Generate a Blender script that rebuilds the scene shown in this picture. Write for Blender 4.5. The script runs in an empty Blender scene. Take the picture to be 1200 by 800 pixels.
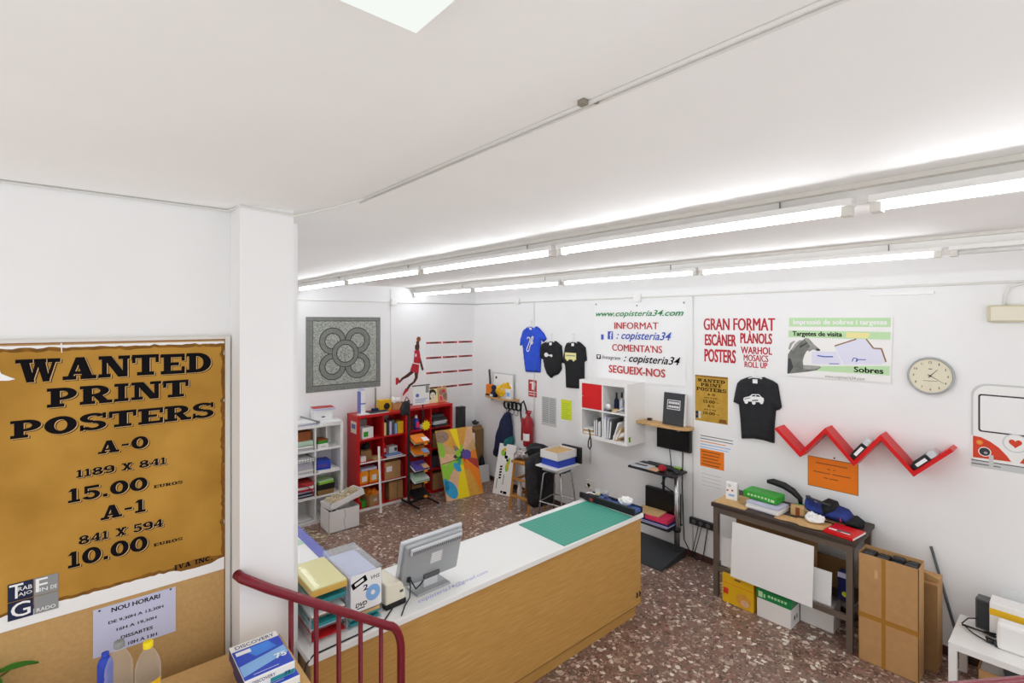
import bpy, bmesh, math, random
from mathutils import Vector, Matrix, noise as mnoise
random.seed(7)
SC = bpy.context.scene
COL = SC.collection
PI = math.pi

# ------------------------------------------------------------------ camera, world, exposure
EYE = 2.9                      # eye height (m)
FPX = 584.0                    # focal length in pixels of the 1200x800 frame
HORIZON = 376.0
YAW = math.radians(41.07)      # turned from +Y towards +X
cam_d = bpy.data.cameras.new('camera'); cam = bpy.data.objects.new('camera', cam_d); COL.objects.link(cam)
cam.location = (0, 0, EYE)
cam.rotation_euler = (PI/2, 0, -YAW)
cam_d.sensor_width = 36.0; cam_d.lens = 36.0*FPX/1200.0
cam_d.shift_y = -(400-HORIZON)/1200.0
cam_d.clip_start = 0.05
SC.camera = cam
world = bpy.data.worlds.new('world'); SC.world = world; world.use_nodes = True
bgn = world.node_tree.nodes['Background']
bgn.inputs[0].default_value = (0.99, 0.99, 1.0, 1); bgn.inputs[1].default_value = 1.05
SC.view_settings.view_transform = 'Standard'; SC.view_settings.look = 'None'
SC.view_settings.gamma = 1; SC.view_settings.use_curve_mapping = False
SC.view_settings.exposure = 0.17
TUBE_POWER = 30.0
SC.cycles.max_bounces = 8; SC.cycles.diffuse_bounces = 6; SC.cycles.transparent_max_bounces = 16
SC.cycles.caustics_reflective = False; SC.cycles.caustics_refractive = False
SC.cycles.sample_clamp_indirect = 6

WX, WY, WL, CEIL = 5.70, 7.63, 2.90, 3.475      # right wall, back wall, left (poster) wall, ceiling

def ray(px, py):
    u = (px-600)/FPX
    return Vector((math.sin(YAW)+u*math.cos(YAW), math.cos(YAW)-u*math.sin(YAW), (HORIZON-py)/FPX))
def hit(px, py, ax, val):
    d = ray(px, py); o = Vector((0, 0, EYE)); return o + d*((val-o[ax])/d[ax])
def flr(px, py, h=0.0): return hit(px, py, 2, h)

# ------------------------------------------------------------------ materials
def lin(h):
    if isinstance(h, tuple): return h
    h = h.lstrip('#'); v = [int(h[i:i+2], 16)/255 for i in (0, 2, 4)]
    return tuple(c/12.92 if c <= .04045 else ((c+.055)/1.055)**2.4 for c in v)
MATS = {}
def mat(key, col, rough=.55, metal=0.0, vary=.0, vscale=20, bump=0.0, bscale=60, col2=None, spec=.4, stretch=None):
    if key in MATS: return MATS[key]
    m = bpy.data.materials.new(key); m.use_nodes = True; nt = m.node_tree; b = nt.nodes['Principled BSDF']
    c = lin(col); b.inputs['Base Color'].default_value = (*c, 1)
    b.inputs['Roughness'].default_value = rough; b.inputs['Metallic'].default_value = metal
    b.inputs['Specular IOR Level'].default_value = spec
    if vary or bump or col2:
        tc = nt.nodes.new('ShaderNodeTexCoord'); mp = nt.nodes.new('ShaderNodeMapping'); nt.links.new(tc.outputs['Object'], mp.inputs[0])
        if stretch: mp.inputs['Scale'].default_value = stretch
    if vary or col2:
        n = nt.nodes.new('ShaderNodeTexNoise'); n.inputs['Scale'].default_value = vscale; n.inputs['Detail'].default_value = 6
        nt.links.new(mp.outputs[0], n.inputs['Vector'])
        r = nt.nodes.new('ShaderNodeValToRGB'); r.color_ramp.elements[0].position = .3; r.color_ramp.elements[1].position = .7
        c2 = lin(col2) if col2 else tuple(min(1, x*(1+vary)) for x in c)
        c1 = c if col2 else tuple(x*(1-vary) for x in c)
        r.color_ramp.elements[0].color = (*c1, 1); r.color_ramp.elements[1].color = (*c2, 1)
        nt.links.new(n.outputs['Fac'], r.inputs[0]); nt.links.new(r.outputs[0], b.inputs['Base Color'])
    if bump:
        n2 = nt.nodes.new('ShaderNodeTexNoise'); n2.inputs['Scale'].default_value = bscale; n2.inputs['Detail'].default_value = 4
        nt.links.new(mp.outputs[0], n2.inputs['Vector'])
        bp = nt.nodes.new('ShaderNodeBump'); bp.inputs['Strength'].default_value = bump; bp.inputs['Distance'].default_value = .01
        nt.links.new(n2.outputs['Fac'], bp.inputs['Height']); nt.links.new(bp.outputs[0], b.inputs['Normal'])
    MATS[key] = m; return m
def emit(key, col, s):
    m = bpy.data.materials.new(key); m.use_nodes = True; nt = m.node_tree; nt.nodes.clear()
    e = nt.nodes.new('ShaderNodeEmission'); e.inputs[0].default_value = (*lin(col), 1); e.inputs[1].default_value = s
    o = nt.nodes.new('ShaderNodeOutputMaterial'); nt.links.new(e.outputs[0], o.inputs[0]); MATS[key] = m; return m
def clear(key, tint, amount=.12, rough=.05):
    """thin clear plastic: mostly see-through, a little diffuse, a glossy skin"""
    m = bpy.data.materials.new(key); m.use_nodes = True; nt = m.node_tree; b = nt.nodes['Principled BSDF']
    b.inputs['Base Color'].default_value = (*lin(tint), 1); b.inputs['Roughness'].default_value = rough
    t = nt.nodes.new('ShaderNodeBsdfTransparent'); t.inputs[0].default_value = (*[.93+.07*x for x in lin(tint)], 1)
    lw = nt.nodes.new('ShaderNodeLayerWeight'); pw = nt.nodes.new('ShaderNodeMath'); pw.operation = 'POWER'; pw.inputs[1].default_value = 4; nt.links.new(lw.outputs['Facing'], pw.inputs[0])
    f = nt.nodes.new('ShaderNodeMath'); f.operation = 'MULTIPLY'; f.inputs[1].default_value = .45; nt.links.new(pw.outputs[0], f.inputs[0])
    a = nt.nodes.new('ShaderNodeMath'); a.operation = 'ADD'; a.inputs[1].default_value = amount; a.use_clamp = True
    nt.links.new(f.outputs[0], a.inputs[0])
    mx = nt.nodes.new('ShaderNodeMixShader'); nt.links.new(a.outputs[0], mx.inputs[0])
    nt.links.new(t.outputs[0], mx.inputs[1]); nt.links.new(b.outputs[0], mx.inputs[2])
    nt.links.new(mx.outputs[0], nt.nodes['Material Output'].inputs[0]); MATS[key] = m; return m

def terrazzo():
    m = bpy.data.materials.new('terrazzo'); m.use_nodes = True; nt = m.node_tree; b = nt.nodes['Principled BSDF']
    tc = nt.nodes.new('ShaderNodeTexCoord')
    wn = nt.nodes.new('ShaderNodeTexNoise'); wn.inputs['Scale'].default_value = 18; wn.inputs['Detail'].default_value = 3; nt.links.new(tc.outputs['Object'], wn.inputs['Vector'])
    ws = nt.nodes.new('ShaderNodeVectorMath'); ws.operation = 'SCALE'; ws.inputs['Scale'].default_value = .09; nt.links.new(wn.outputs['Color'], ws.inputs[0])
    wa = nt.nodes.new('ShaderNodeVectorMath'); wa.operation = 'ADD'; nt.links.new(tc.outputs['Object'], wa.inputs[0]); nt.links.new(ws.outputs[0], wa.inputs[1])
    n = nt.nodes.new('ShaderNodeTexNoise'); n.inputs['Scale'].default_value = 7; n.inputs['Detail'].default_value = 8
    def vor(scale):
        v = nt.nodes.new('ShaderNodeTexVoronoi'); v.inputs['Scale'].default_value = scale
        nt.links.new(wa.outputs[0], v.inputs['Vector']); return v
    nt.links.new(tc.outputs['Object'], n.inputs['Vector'])
    r0 = nt.nodes.new('ShaderNodeValToRGB'); e = r0.color_ramp.elements
    e[0].position = .3; e[0].color = (*lin('6c5448'), 1); e[1].position = .7; e[1].color = (*lin('937666'), 1)
    nt.links.new(n.outputs['Fac'], r0.inputs[0])
    prev = r0.outputs[0]
    for scale, lo, rad, stops in ((24, .35, .46, ['58423b', '95645a', 'a99184', '76695f', 'b39b8c', '7d524a']), (44, .35, .46, ['614a42', 'b8a395', '8d635a', 'a08a7d', '54433d']),
                                  (19, .66, .42, ['d3c7b5', 'e0d5c6', 'c2ac9b', 'b8a092', 'e8e0d4'])):
        v = vor(scale); sep = nt.nodes.new('ShaderNodeSeparateColor'); nt.links.new(v.outputs['Color'], sep.inputs[0])
        gt = nt.nodes.new('ShaderNodeMath'); gt.operation = 'GREATER_THAN'; gt.inputs[1].default_value = lo; nt.links.new(sep.outputs[0], gt.inputs[0])
        ls = nt.nodes.new('ShaderNodeMath'); ls.operation = 'LESS_THAN'; ls.inputs[1].default_value = rad; nt.links.new(v.outputs['Distance'], ls.inputs[0])
        mu = nt.nodes.new('ShaderNodeMath'); mu.operation = 'MULTIPLY'; nt.links.new(gt.outputs[0], mu.inputs[0]); nt.links.new(ls.outputs[0], mu.inputs[1])
        cr = nt.nodes.new('ShaderNodeValToRGB'); cr.color_ramp.interpolation = 'CONSTANT'
        el = cr.color_ramp.elements
        el[0].position = 0; el[0].color = (*lin(stops[0]), 1); el[1].position = 1/len(stops); el[1].color = (*lin(stops[1]), 1)
        for i in range(2, len(stops)): x = el.new(i/len(stops)); x.color = (*lin(stops[i]), 1)
        nt.links.new(sep.outputs[1], cr.inputs[0])
        mx = nt.nodes.new('ShaderNodeMix'); mx.data_type = 'RGBA'
        nt.links.new(mu.outputs[0], mx.inputs[0]); nt.links.new(prev, mx.inputs[6]); nt.links.new(cr.outputs[0], mx.inputs[7]); prev = mx.outputs[2]
    nt.links.new(prev, b.inputs['Base Color']); b.inputs['Roughness'].default_value = .28; b.inputs['Specular IOR Level'].default_value = .4
    MATS['terrazzo'] = m; return m
def grid_mat(key, base, line, step, lw=.03):
    m = bpy.data.materials.new(key); m.use_nodes = True; nt = m.node_tree; b = nt.nodes['Principled BSDF']
    tc = nt.nodes.new('ShaderNodeTexCoord'); sp = nt.nodes.new('ShaderNodeSeparateXYZ'); nt.links.new(tc.outputs['Object'], sp.inputs[0])
    outs = []
    for ax in (0, 1):
        d = nt.nodes.new('ShaderNodeMath'); d.operation = 'DIVIDE'; d.inputs[1].default_value = step; nt.links.new(sp.outputs[ax], d.inputs[0])
        fr = nt.nodes.new('ShaderNodeMath'); fr.operation = 'FRACT'; nt.links.new(d.outputs[0], fr.inputs[0])
        l = nt.nodes.new('ShaderNodeMath'); l.operation = 'LESS_THAN'; l.inputs[1].default_value = lw; nt.links.new(fr.outputs[0], l.inputs[0]); outs.append(l)
    mx_ = nt.nodes.new('ShaderNodeMath'); mx_.operation = 'MAXIMUM'; nt.links.new(outs[0].outputs[0], mx_.inputs[0]); nt.links.new(outs[1].outputs[0], mx_.inputs[1])
    mx = nt.nodes.new('ShaderNodeMix'); mx.data_type = 'RGBA'; mx.inputs[6].default_value = (*lin(base), 1); mx.inputs[7].default_value = (*lin(line), 1)
    nt.links.new(mx_.outputs[0], mx.inputs[0]); nt.links.new(mx.outputs[2], b.inputs['Base Color']); b.inputs['Roughness'].default_value = .5
    MATS[key] = m; return m

mat('wall_paint', 'efefef', .7, vary=.012, vscale=3, bump=.06, bscale=25)
mat('ceiling_paint', 'f8f7f5', .75, vary=.015, vscale=2)
mat('trim_white', 'dcd9d2', .5); mat('conduit', 'e6e5e1', .5); mat('conduit_dark', '8d8578', .6)
mat('skirting', '4d332d', .4, vary=.15, vscale=30)
terrazzo()
mat('white', 'efeeec', .45); mat('white_gloss', 'f0f0ee', .25); mat('cream', 'e6e0cc', .45); mat('paper', 'f1f1f1', .7); mat('paper_grey', 'c9ccc9', .7, vary=.08, vscale=80)
mat('black', '17181a', .45); mat('black_gloss', '0b0c0e', .15); mat('charcoal', '35373a', .6); mat('black_cloth', '1b1c1f', .9, vary=.25, vscale=18); mat('dark_cloth', '2c2a2c', .9, vary=.25, vscale=25)
mat('red', 'c4161c', .4); mat('red_gloss', 'd3141a', .3); mat('crimson', '9a1822', .35); mat('red_shelf', 'c0161a', .35); mat('red_bright', 'd00e13', .35); mat('rail_red', '7a1526', .28, vary=.08, vscale=6)
mat('print_red', 'b3202e', .6); mat('print_red2', 'b53a38', .6); mat('print_green', '2c8a4c', .6); mat('print_blue', '3d54b4', .6); mat('print_black', '151316', .9, spec=.08); mat('violet', '9a9ed2', .5)
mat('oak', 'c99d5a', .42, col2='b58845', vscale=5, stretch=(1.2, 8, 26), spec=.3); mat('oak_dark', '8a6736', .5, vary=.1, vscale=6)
mat('wood_light', 'c9a06a', .5, vary=.1, vscale=9, stretch=(1, 6, 6)); mat('wood_stool', 'bb8038', .45, vary=.12, vscale=10); mat('mdf', 'c19a62', .75, vary=.07, vscale=60, bump=.05, bscale=150)
mat('cardboard', 'b98f5e', .8, vary=.06, vscale=14); mat('cardboard_dark', '8d6a41', .8, vary=.06, vscale=14); mat('tape', 'a8762e', .35); mat('kraft', 'cda873', .8, vary=.1, vscale=20)
mat('steel', 'b9babb', .25, .9); mat('silver', 'a9acae', .4, .3); mat('silver_light', 'cfd2d6', .4, .1); mat('grey', '8d8f90', .5); mat('dark_grey', '55575a', .5); mat('light_grey', 'c9cbcb', .5)
mat('bench_steel', '6e6258', .45, .3); mat('bench_top', '3e332c', .55, vary=.2, vscale=12)
mat('blue', '2a49c0', .5); mat('shirt_blue', '2a4fc9', .85, vary=.12, vscale=14); mat('blue_box', '2746b8', .4); mat('navy', '1e2745', .85, vary=.2, vscale=20); mat('teal', '2b8f94', .5); mat('teal_cloth', '1f6a6c', .9, vary=.2, vscale=20)
mat('lilac', 'c9cbe6', .7); mat('purple', '5a4a9c', .5); mat('periwinkle', '6a6fb8', .45)
mat('yellow', 'e5b51a', .5); mat('yellow_paper', 'ecd94f', .6); mat('pale_yellow', 'ece3a0', .6); mat('sun_yellow', 'f2d90c', .5); mat('neon', 'dde833', .6); mat('orange', 'e88119', .5); mat('orange_card', 'ee7d12', .6); mat('orange_price', 'f29a1f', .5)
mat('green', '2f9a2c', .45); mat('green_box', '1d8a4a', .4); mat('lime', '8fc63a', .5); mat('pale_green', 'bfe0b0', .6); mat('leaf', '2f7a24', .5, vary=.25, vscale=15); mat('mint', 'b9d6bf', .5)
mat('brown', '8b4a20', .6); mat('skin_dark', '4a2a20', .7); mat('pink', 'd9355c', .5); mat('beige', 'd8c7a6', .7, vary=.15, vscale=60); mat('clockface', 'e3dcc4', .5); mat('deep_blue', '141c5e', .4)
mat('cable', '1a1a1b', .5); mat('socket', 'e8e4d6', .4); mat('emergency', 'cfc8a8', .45); mat('stone', '8f928c', .85, vary=.22, vscale=70); mat('stone_light', '9c9f97', .85, vary=.55, vscale=55); mat('stone_dark', '3a3d3a', .85); mat('stone_mid', '7b7d78', .85, vary=.18, vscale=30)
mat('mono_light', '9a9b95', .7, vary=.2, vscale=16); mat('lilac_pale', 'dfdff0', .7); mat('mono_hand', '6f716c', .7, vary=.3, vscale=14); mat('faded_photo', '96796a', .6, vary=.4, vscale=40)
mat('parchment', 'a07220', .8, col2='c2923c', vscale=3, bump=.0); mat('parchment_edge', '7d5312', .8, vary=.3, vscale=30)
mat('parchment_small', 'c09a3c', .75, col2='ad842a', vscale=10)
grid_mat('mat_green', '3c9480', '68b09e', .05, .035)
mat('bus_red', 'cf3d1f', .4); mat('orange_decal', 'e87f2a', .4)
clear('acrylic', 'e8f0f2', .11, .06); clear('bottle_plastic', 'eef4f6', .09, .04)
emit('panel_light', 'fbfffa', .85); emit('tube_light', 'f6fbff', TUBE_POWER)

# ------------------------------------------------------------------ mesh kit
_txt = {}
def text_polys(s, offset=0.0, shear=0.0):
    k = (s, offset, shear)
    if k not in _txt:
        c = bpy.data.curves.new('t', 'FONT'); c.body = s; c.size = 1; c.offset = offset; c.shear = shear; c.resolution_u = 3
        o = bpy.data.objects.new('t', c); COL.objects.link(o)
        dg = bpy.context.evaluated_depsgraph_get(); me = bpy.data.meshes.new_from_object(o.evaluated_get(dg))
        vs = [(v.co.x, v.co.y) for v in me.vertices]; fs = [tuple(p.vertices) for p in me.polygons]
        bpy.data.objects.remove(o); bpy.data.curves.remove(c); bpy.data.meshes.remove(me)
        x0 = min(v[0] for v in vs); x1 = max(v[0] for v in vs); y0 = min(v[1] for v in vs); y1 = max(v[1] for v in vs)
        _txt[k] = ([((x-x0)/(x1-x0), (y-y0)/(y1-y0)) for x, y in vs], fs)
    return _txt[k]

def _R(a, b, c, d): return [(a, b), (c, b), (c, d), (a, d)]
def _ring(cx, cz, rx, rz, ix, iz, a0=0, a1=360, n=14):
    out = []
    for i in range(n):
        t0 = math.radians(a0+(a1-a0)*i/n); t1 = math.radians(a0+(a1-a0)*(i+1)/n)
        out.append([(cx+ix*math.cos(t0), cz+iz*math.sin(t0)), (cx+rx*math.cos(t0), cz+rz*math.sin(t0)), (cx+rx*math.cos(t1), cz+rz*math.sin(t1)), (cx+ix*math.cos(t1), cz+iz*math.sin(t1))])
    return out
_s = .17
SLAB = {
 'I': (.55, [_R(.28, 0, .72, 1), _R(.05, 0, .95, _s), _R(.05, 1-_s, .95, 1)]),
 'T': (1, [_R(.35, 0, .65, 1), _R(0, 1-_s, 1, 1), _R(0, .6, .13, 1), _R(.87, .6, 1, 1), _R(.18, 0, .82, _s)]),
 'E': (.95, [_R(.12, 0, .42, 1), _R(0, 0, 1, _s), _R(0, 1-_s, 1, 1), _R(.4, .42, .75, .58), _R(.86, 0, 1, .36), _R(.86, .64, 1, 1)]),
 'P': (.95, [_R(.12, 0, .42, 1), _R(0, 0, .56, _s), _R(0, 1-_s, .55, 1), _R(.4, .36, .55, .5)] + _ring(.52, .68, .46, .32, .16, .15, -90, 90)),
 'R': (1.05, [_R(.1, 0, .38, 1), _R(0, 0, .48, _s), _R(0, 1-_s, .5, 1), _R(.38, .4, .52, .54), [(.4, .46), (.66, .0), (.98, 0), (.7, .46)], _R(.6, 0, 1.03, _s)] + _ring(.48, .7, .44, .3, .16, .14, -90, 90)),
 'N': (1.1, [_R(.1, 0, .26, 1), _R(.76, 0, .92, 1), [(.1, 1), (.62, 0), (.92, 0), (.4, 1)], _R(0, 0, .38, _s), _R(0, 1-_s, .36, 1), _R(.62, 1-_s, 1, 1)]),
 'A': (1.1, [[(.1, 0), (.26, 0), (.55, 1), (.38, 1)], [(.6, 0), (.92, 0), (.64, 1), (.38, 1)], _R(.25, .24, .7, .37), _R(0, 0, .4, _s), _R(.52, 0, 1, _s)]),
 'W': (1.35, [[(.08, 1), (.24, 0), (.42, 0), (.28, 1)], [(.3, 0), (.38, 0), (.56, 1), (.46, 1)], [(.44, 1), (.6, 0), (.76, 0), (.64, 1)], [(.66, 0), (.74, 0), (.92, 1), (.84, 1)], _R(0, 1-_s, .38, 1), _R(.7, 1-_s, 1, 1), _R(.4, 1-_s, .68, 1)]),
 'D': (1.05, [_R(.1, 0, .38, 1), _R(0, 0, .5, _s), _R(0, 1-_s, .5, 1)] + _ring(.44, .5, .54, .5, .22, .32, -90, 90)),
 'O': (1.05, _ring(.5, .5, .5, .52, .2, .33, 0, 360, 24)), '0': (.95, _ring(.5, .5, .5, .52, .19, .33, 0, 360, 24)),
 'S': (.95, _ring(.5, .73, .48, .29, .2, .13, 20, 270) + _ring(.5, .27, .48, .29, .2, .13, -160, 90) + [_R(.84, .66, .97, 1), _R(.03, 0, .16, .34)]),
 '1': (.62, [_R(.32, 0, .7, 1), _R(.05, 0, .97, _s), [(.02, .78), (.4, .78), (.7, 1), (.3, 1)]]),
 '5': (.9, [_R(.12, .45, .3, 1), _R(.12, 1-_s-.03, .92, 1)] + _ring(.47, .32, .5, .34, .2, .17, -160, 120)),
 '8': (.95, _ring(.5, .74, .44, .28, .17, .12, 0, 360, 20) + _ring(.5, .27, .5, .29, .2, .13, 0, 360, 20)),
 '9': (.95, _ring(.5, .68, .5, .34, .2, .17, 0, 360, 20) + [_R(.72, .3, 1, .7)] + _ring(.5, .32, .5, .34, .22, .17, -150, 0)),
 '4': (.95, [_R(.56, 0, .84, 1), [(.0, .27), (.2, .27), (.74, 1), (.56, 1)], _R(0, .24, 1, .4), _R(.42, 0, .98, .14)]),
 'X': (1, [[(.06, 0), (.34, 0), (.94, 1), (.66, 1)], [(.66, 0), (.94, 0), (.34, 1), (.06, 1)], _R(0, 0, .42, .15), _R(.58, 0, 1, .15), _R(0, .85, .42, 1), _R(.58, .85, 1, 1)]),
 'U': (1.05, [_R(.1, .3, .36, 1), _R(.68, .3, .9, 1), _R(0, 1-_s, .46, 1), _R(.58, 1-_s, 1, 1)] + _ring(.5, .34, .4, .36, .16, .16, 180, 360)),
 'V': (1.05, [[(.08, 1), (.38, 1), (.62, 0), (.42, 0)], [(.72, 1), (.9, 1), (.62, 0), (.5, 0)], _R(0, 1-_s, .46, 1), _R(.6, 1-_s, 1, 1)]), 'C': (.95, _ring(.5, .5, .5, .52, .2, .33, 40, 320, 20)),
 '-': (.5, [_R(.1, .4, .9, .56)]), '.': (.32, [_R(.15, 0, .85, .22)]), ' ': (.5, []),
}
class MB:
    def __init__(s): s.bm = bmesh.new(); s.mi = 0
    def _f(s, vs):
        try: f = s.bm.faces.new(vs); f.material_index = s.mi; return f
        except ValueError: return None
    def vv(s, pts): return [s.bm.verts.new(p) for p in pts]
    def box(s, x0, x1, y0, y1, z0, z1, M=None):
        if x0 > x1: x0, x1 = x1, x0
        if y0 > y1: y0, y1 = y1, y0
        if z0 > z1: z0, z1 = z1, z0
        p = [Vector((x, y, z)) for x in (x0, x1) for y in (y0, y1) for z in (z0, z1)]
        if M: p = [M @ q for q in p]
        v = s.vv(p)
        for a in ((0, 1, 3, 2), (4, 6, 7, 5), (0, 4, 5, 1), (2, 3, 7, 6), (0, 2, 6, 4), (1, 5, 7, 3)): s._f([v[i] for i in a])
        return s
    def obox(s, c, size, rot=(0, 0, 0)):
        M = Matrix.Translation(c) @ Matrix.Rotation(rot[2], 4, 'Z') @ Matrix.Rotation(rot[1], 4, 'Y') @ Matrix.Rotation(rot[0], 4, 'X')
        a, b, c_ = size; return s.box(-a/2, a/2, -b/2, b/2, -c_/2, c_/2, M)
    def poly(s, pts): s._f(s.vv(pts)); return s
    def tube(s, pts, r, n=10, caps=True, flat=1.0):
        pts = [Vector(p) for p in pts]; rs = r if isinstance(r, (list, tuple)) else [r]*len(pts)
        t = (pts[1]-pts[0]).normalized(); up = Vector((0, 0, 1)) if abs(t.z) < .9 else Vector((1, 0, 0)); a = t.cross(up).normalized(); rings = []
        for i, p in enumerate(pts):
            d = (pts[min(i+1, len(pts)-1)]-pts[max(i-1, 0)]).normalized(); a = (a-d*a.dot(d)).normalized(); b = d.cross(a)
            rings.append(s.vv([p+(a*math.cos(2*PI*k/n)+b*math.sin(2*PI*k/n)*flat)*rs[i] for k in range(n)]))
        for i in range(len(rings)-1):
            for k in range(n): s._f([rings[i][k], rings[i][(k+1) % n], rings[i+1][(k+1) % n], rings[i+1][k]])
        if caps: s._f(rings[0][::-1]); s._f(rings[-1])
        return s
    def cyl(s, p0, p1, r, n=20): return s.tube([p0, p1], r, n)
    def lathe(s, prof, c=(0, 0, 0), n=28, M=None, a0=0, a1=360):
        full = (a1-a0) >= 360; rings = []
        for k in range(n if full else n+1):
            t = math.radians(a0+(a1-a0)*k/n); q = [Vector((c[0]+r*math.cos(t), c[1]+r*math.sin(t), c[2]+z)) for r, z in prof]
            rings.append(s.vv([M @ x for x in q] if M else q))
        for k in range(len(rings) if full else len(rings)-1):
            A, B = rings[k], rings[(k+1) % len(rings)]
            for i in range(len(prof)-1): s._f([A[i], B[i], B[i+1], A[i+1]])
        bmesh.ops.remove_doubles(s.bm, verts=[v for r_ in rings for v in r_], dist=1e-5); return s
    def prism(s, pts, y0, y1, M=None):
        """polygon in XZ, extruded along Y"""
        def q(y):
            p = [Vector((x, y, z)) for x, z in pts]; return s.vv([M @ v for v in p] if M else p)
        A, B = q(y0), q(y1); n = len(pts); s._f(A); s._f(B[::-1])
        for i in range(n): s._f([A[i], B[i], B[(i+1) % n], A[(i+1) % n]])
        return s
    def prismz(s, pts, z0, z1):
        A = s.vv([(x, y, z0) for x, y in pts]); B = s.vv([(x, y, z1) for x, y in pts]); n = len(pts); s._f(A[::-1]); s._f(B)
        for i in range(n): s._f([A[i], A[(i+1) % n], B[(i+1) % n], B[i]])
        return s
    def flat(s, pts, y): return s.poly([(x, y, z) for x, z in pts])
    def disc(s, cx, cz, rx, rz, y, n=28, a0=0, a1=360):
        full = a1-a0 >= 360
        p = [(cx+rx*math.cos(math.radians(a0+(a1-a0)*k/n)), cz+rz*math.sin(math.radians(a0+(a1-a0)*k/n))) for k in range(n if full else n+1)]
        return s.flat(p, y)
    def ringf(s, cx, cz, r, ri, y, a0=0, a1=360, n=32, asp=1.0):
        for q in _ring(cx, cz, r*asp, r, ri*asp, ri, a0, a1, n): s.flat(q, y)
    def ribbon(s, pts, w, y):
        """flat stroke through 2D points"""
        for a, b in zip(pts, pts[1:]):
            d = Vector((b[0]-a[0], b[1]-a[1])); L = d.length or 1; nx, nz = -d.y/L*w/2, d.x/L*w/2
            s.flat([(a[0]+nx, a[1]+nz), (a[0]-nx, a[1]-nz), (b[0]-nx, b[1]-nz), (b[0]+nx, b[1]+nz)], y)
    def ball(s, c, r, n=12):
        rx, ry, rz = r if isinstance(r, (tuple, list)) else (r, r, r)
        M = Matrix.Translation(c) @ Matrix.Diagonal((rx, ry, rz, 1))
        g = bmesh.ops.create_uvsphere(s.bm, u_segments=n*2, v_segments=n, radius=1, matrix=M)
        for v in g['verts']:
            for f in v.link_faces: f.material_index = s.mi
        return s
    def text(s, st, x0, x1, z0, z1, y, offset=0.0, shear=0.0, M=None):
        vs, fs = text_polys(st, 0.0 if 'M' in st else min(offset, .016), shear); e = (z1-z0)*(.03 if 'M' in st else .018) if offset >= .02 else 0
        for k, dx in enumerate((-e, 0, e) if e else (0,)):
            p = [Vector((x0+e+(x1-x0-2*e)*a+dx, y-k*4e-5, z0+(z1-z0)*b)) for a, b in vs]
            v = s.vv([M @ q for q in p] if M else p)
            for f in fs: s._f([v[i] for i in f])
        return s
    def textz(s, st, o, ux, uy, offset=0.0, shear=0.0):
        vs, fs = text_polys(st, offset, shear); o, ux, uy = Vector(o), Vector(ux), Vector(uy)
        v = s.vv([o+ux*a+uy*b for a, b in vs])
        for f in fs: s._f([v[i] for i in f])
        return s
    def slab(s, st, x0, x1, z0, z1, y, rise=0.0, rnd=0.0):
        tot = sum(SLAB[c][0]+.07 for c in st)-.07; x = 0; k = (x1-x0)/tot
        for i, c in enumerate(st):
            w, ps = SLAB[c]; j = rnd*((i*37 % 7)/7-.4)
            for ip, p in enumerate(ps): s.flat([(x0+(x+a*w)*k, z0+rise*(x/tot)+(b+j)*(z1-z0)) for a, b in p], y-(ip % 5)*3e-5)
            x += w+.07
        return s
    def puff(s, poly, depth, res=.02, wr=.006, soft=.07, seed=0.0, back=0.0, M=None):
        """soft body: an outline in XZ filled with a grid that swells towards -Y"""
        n = len(poly); segs = [(Vector(poly[i]), Vector(poly[(i+1) % n])) for i in range(n)]
        def near(p):
            best = None
            for a, b in segs:
                ab = b-a; t = max(0, min(1, (p-a).dot(ab)/max(ab.dot(ab), 1e-9))); q = a+ab*t; d = (p-q).length
                if best is None or d < best[0]: best = (d, q)
            return best
        def inside(x, z):
            c = False
            for a, b in segs:
                if (a.y > z) != (b.y > z) and x < (b.x-a.x)*(z-a.y)/(b.y-a.y)+a.x: c = not c
            return c
        x0 = min(p[0] for p in poly)-res; x1 = max(p[0] for p in poly)+res; z0 = min(p[1] for p in poly)-res; z1 = max(p[1] for p in poly)+res
        nx = int((x1-x0)/res)+1; nz = int((z1-z0)/res)+1
        keep = {(i, j) for i in range(nx) for j in range(nz) if inside(x0+(i+.5)*res, z0+(j+.5)*res)}
        cnt = {}
        for i, j in keep:
            for c in ((i, j), (i+1, j), (i+1, j+1), (i, j+1)): cnt[c] = cnt.get(c, 0)+1
        F, Bk = {}, {}
        for c, k in cnt.items():
            p = Vector((x0+c[0]*res, z0+c[1]*res)); d, q = near(p)
            if k < 4: p = q; d = 0
            h = depth*math.sqrt(min(1, d/soft)) if d > 0 else 0
            w = mnoise.noise(Vector((p.x*9+seed, seed*3, p.y*4)))*wr*min(1, d/.03)
            a = Vector((p.x, -h+w-back, p.y)); b = Vector((p.x, h*.25-back, p.y))
            if M: a = M @ a; b = M @ b
            F[c] = s.bm.verts.new(a); Bk[c] = F[c] if k < 4 else s.bm.verts.new(b)
        for i, j in keep:
            cs = ((i, j), (i+1, j), (i+1, j+1), (i, j+1))
            s._f([F[c] for c in cs]); s._f([Bk[c] for c in cs][::-1])
        return s
    def build(s, name, mats, parent=None, bevel=0.0, smooth=False, seg=2, keepn=False, loc=None):
        if not keepn: bmesh.ops.recalc_face_normals(s.bm, faces=s.bm.faces)
        me = bpy.data.meshes.new(name); s.bm.to_mesh(me); s.bm.free()
        for m in (mats if isinstance(mats, (list, tuple)) else [mats]): me.materials.append(MATS[m])
        if smooth:
            for p in me.polygons: p.use_smooth = True
        o = bpy.data.objects.new(name, me); COL.objects.link(o)
        if loc is not None: o.location = loc
        if parent is not None: o.parent = parent
        if bevel:
            b = o.modifiers.new('bevel', 'BEVEL'); b.width = bevel; b.segments = seg; b.limit_method = 'ANGLE'; b.angle_limit = math.radians(40)
        return o

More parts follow.
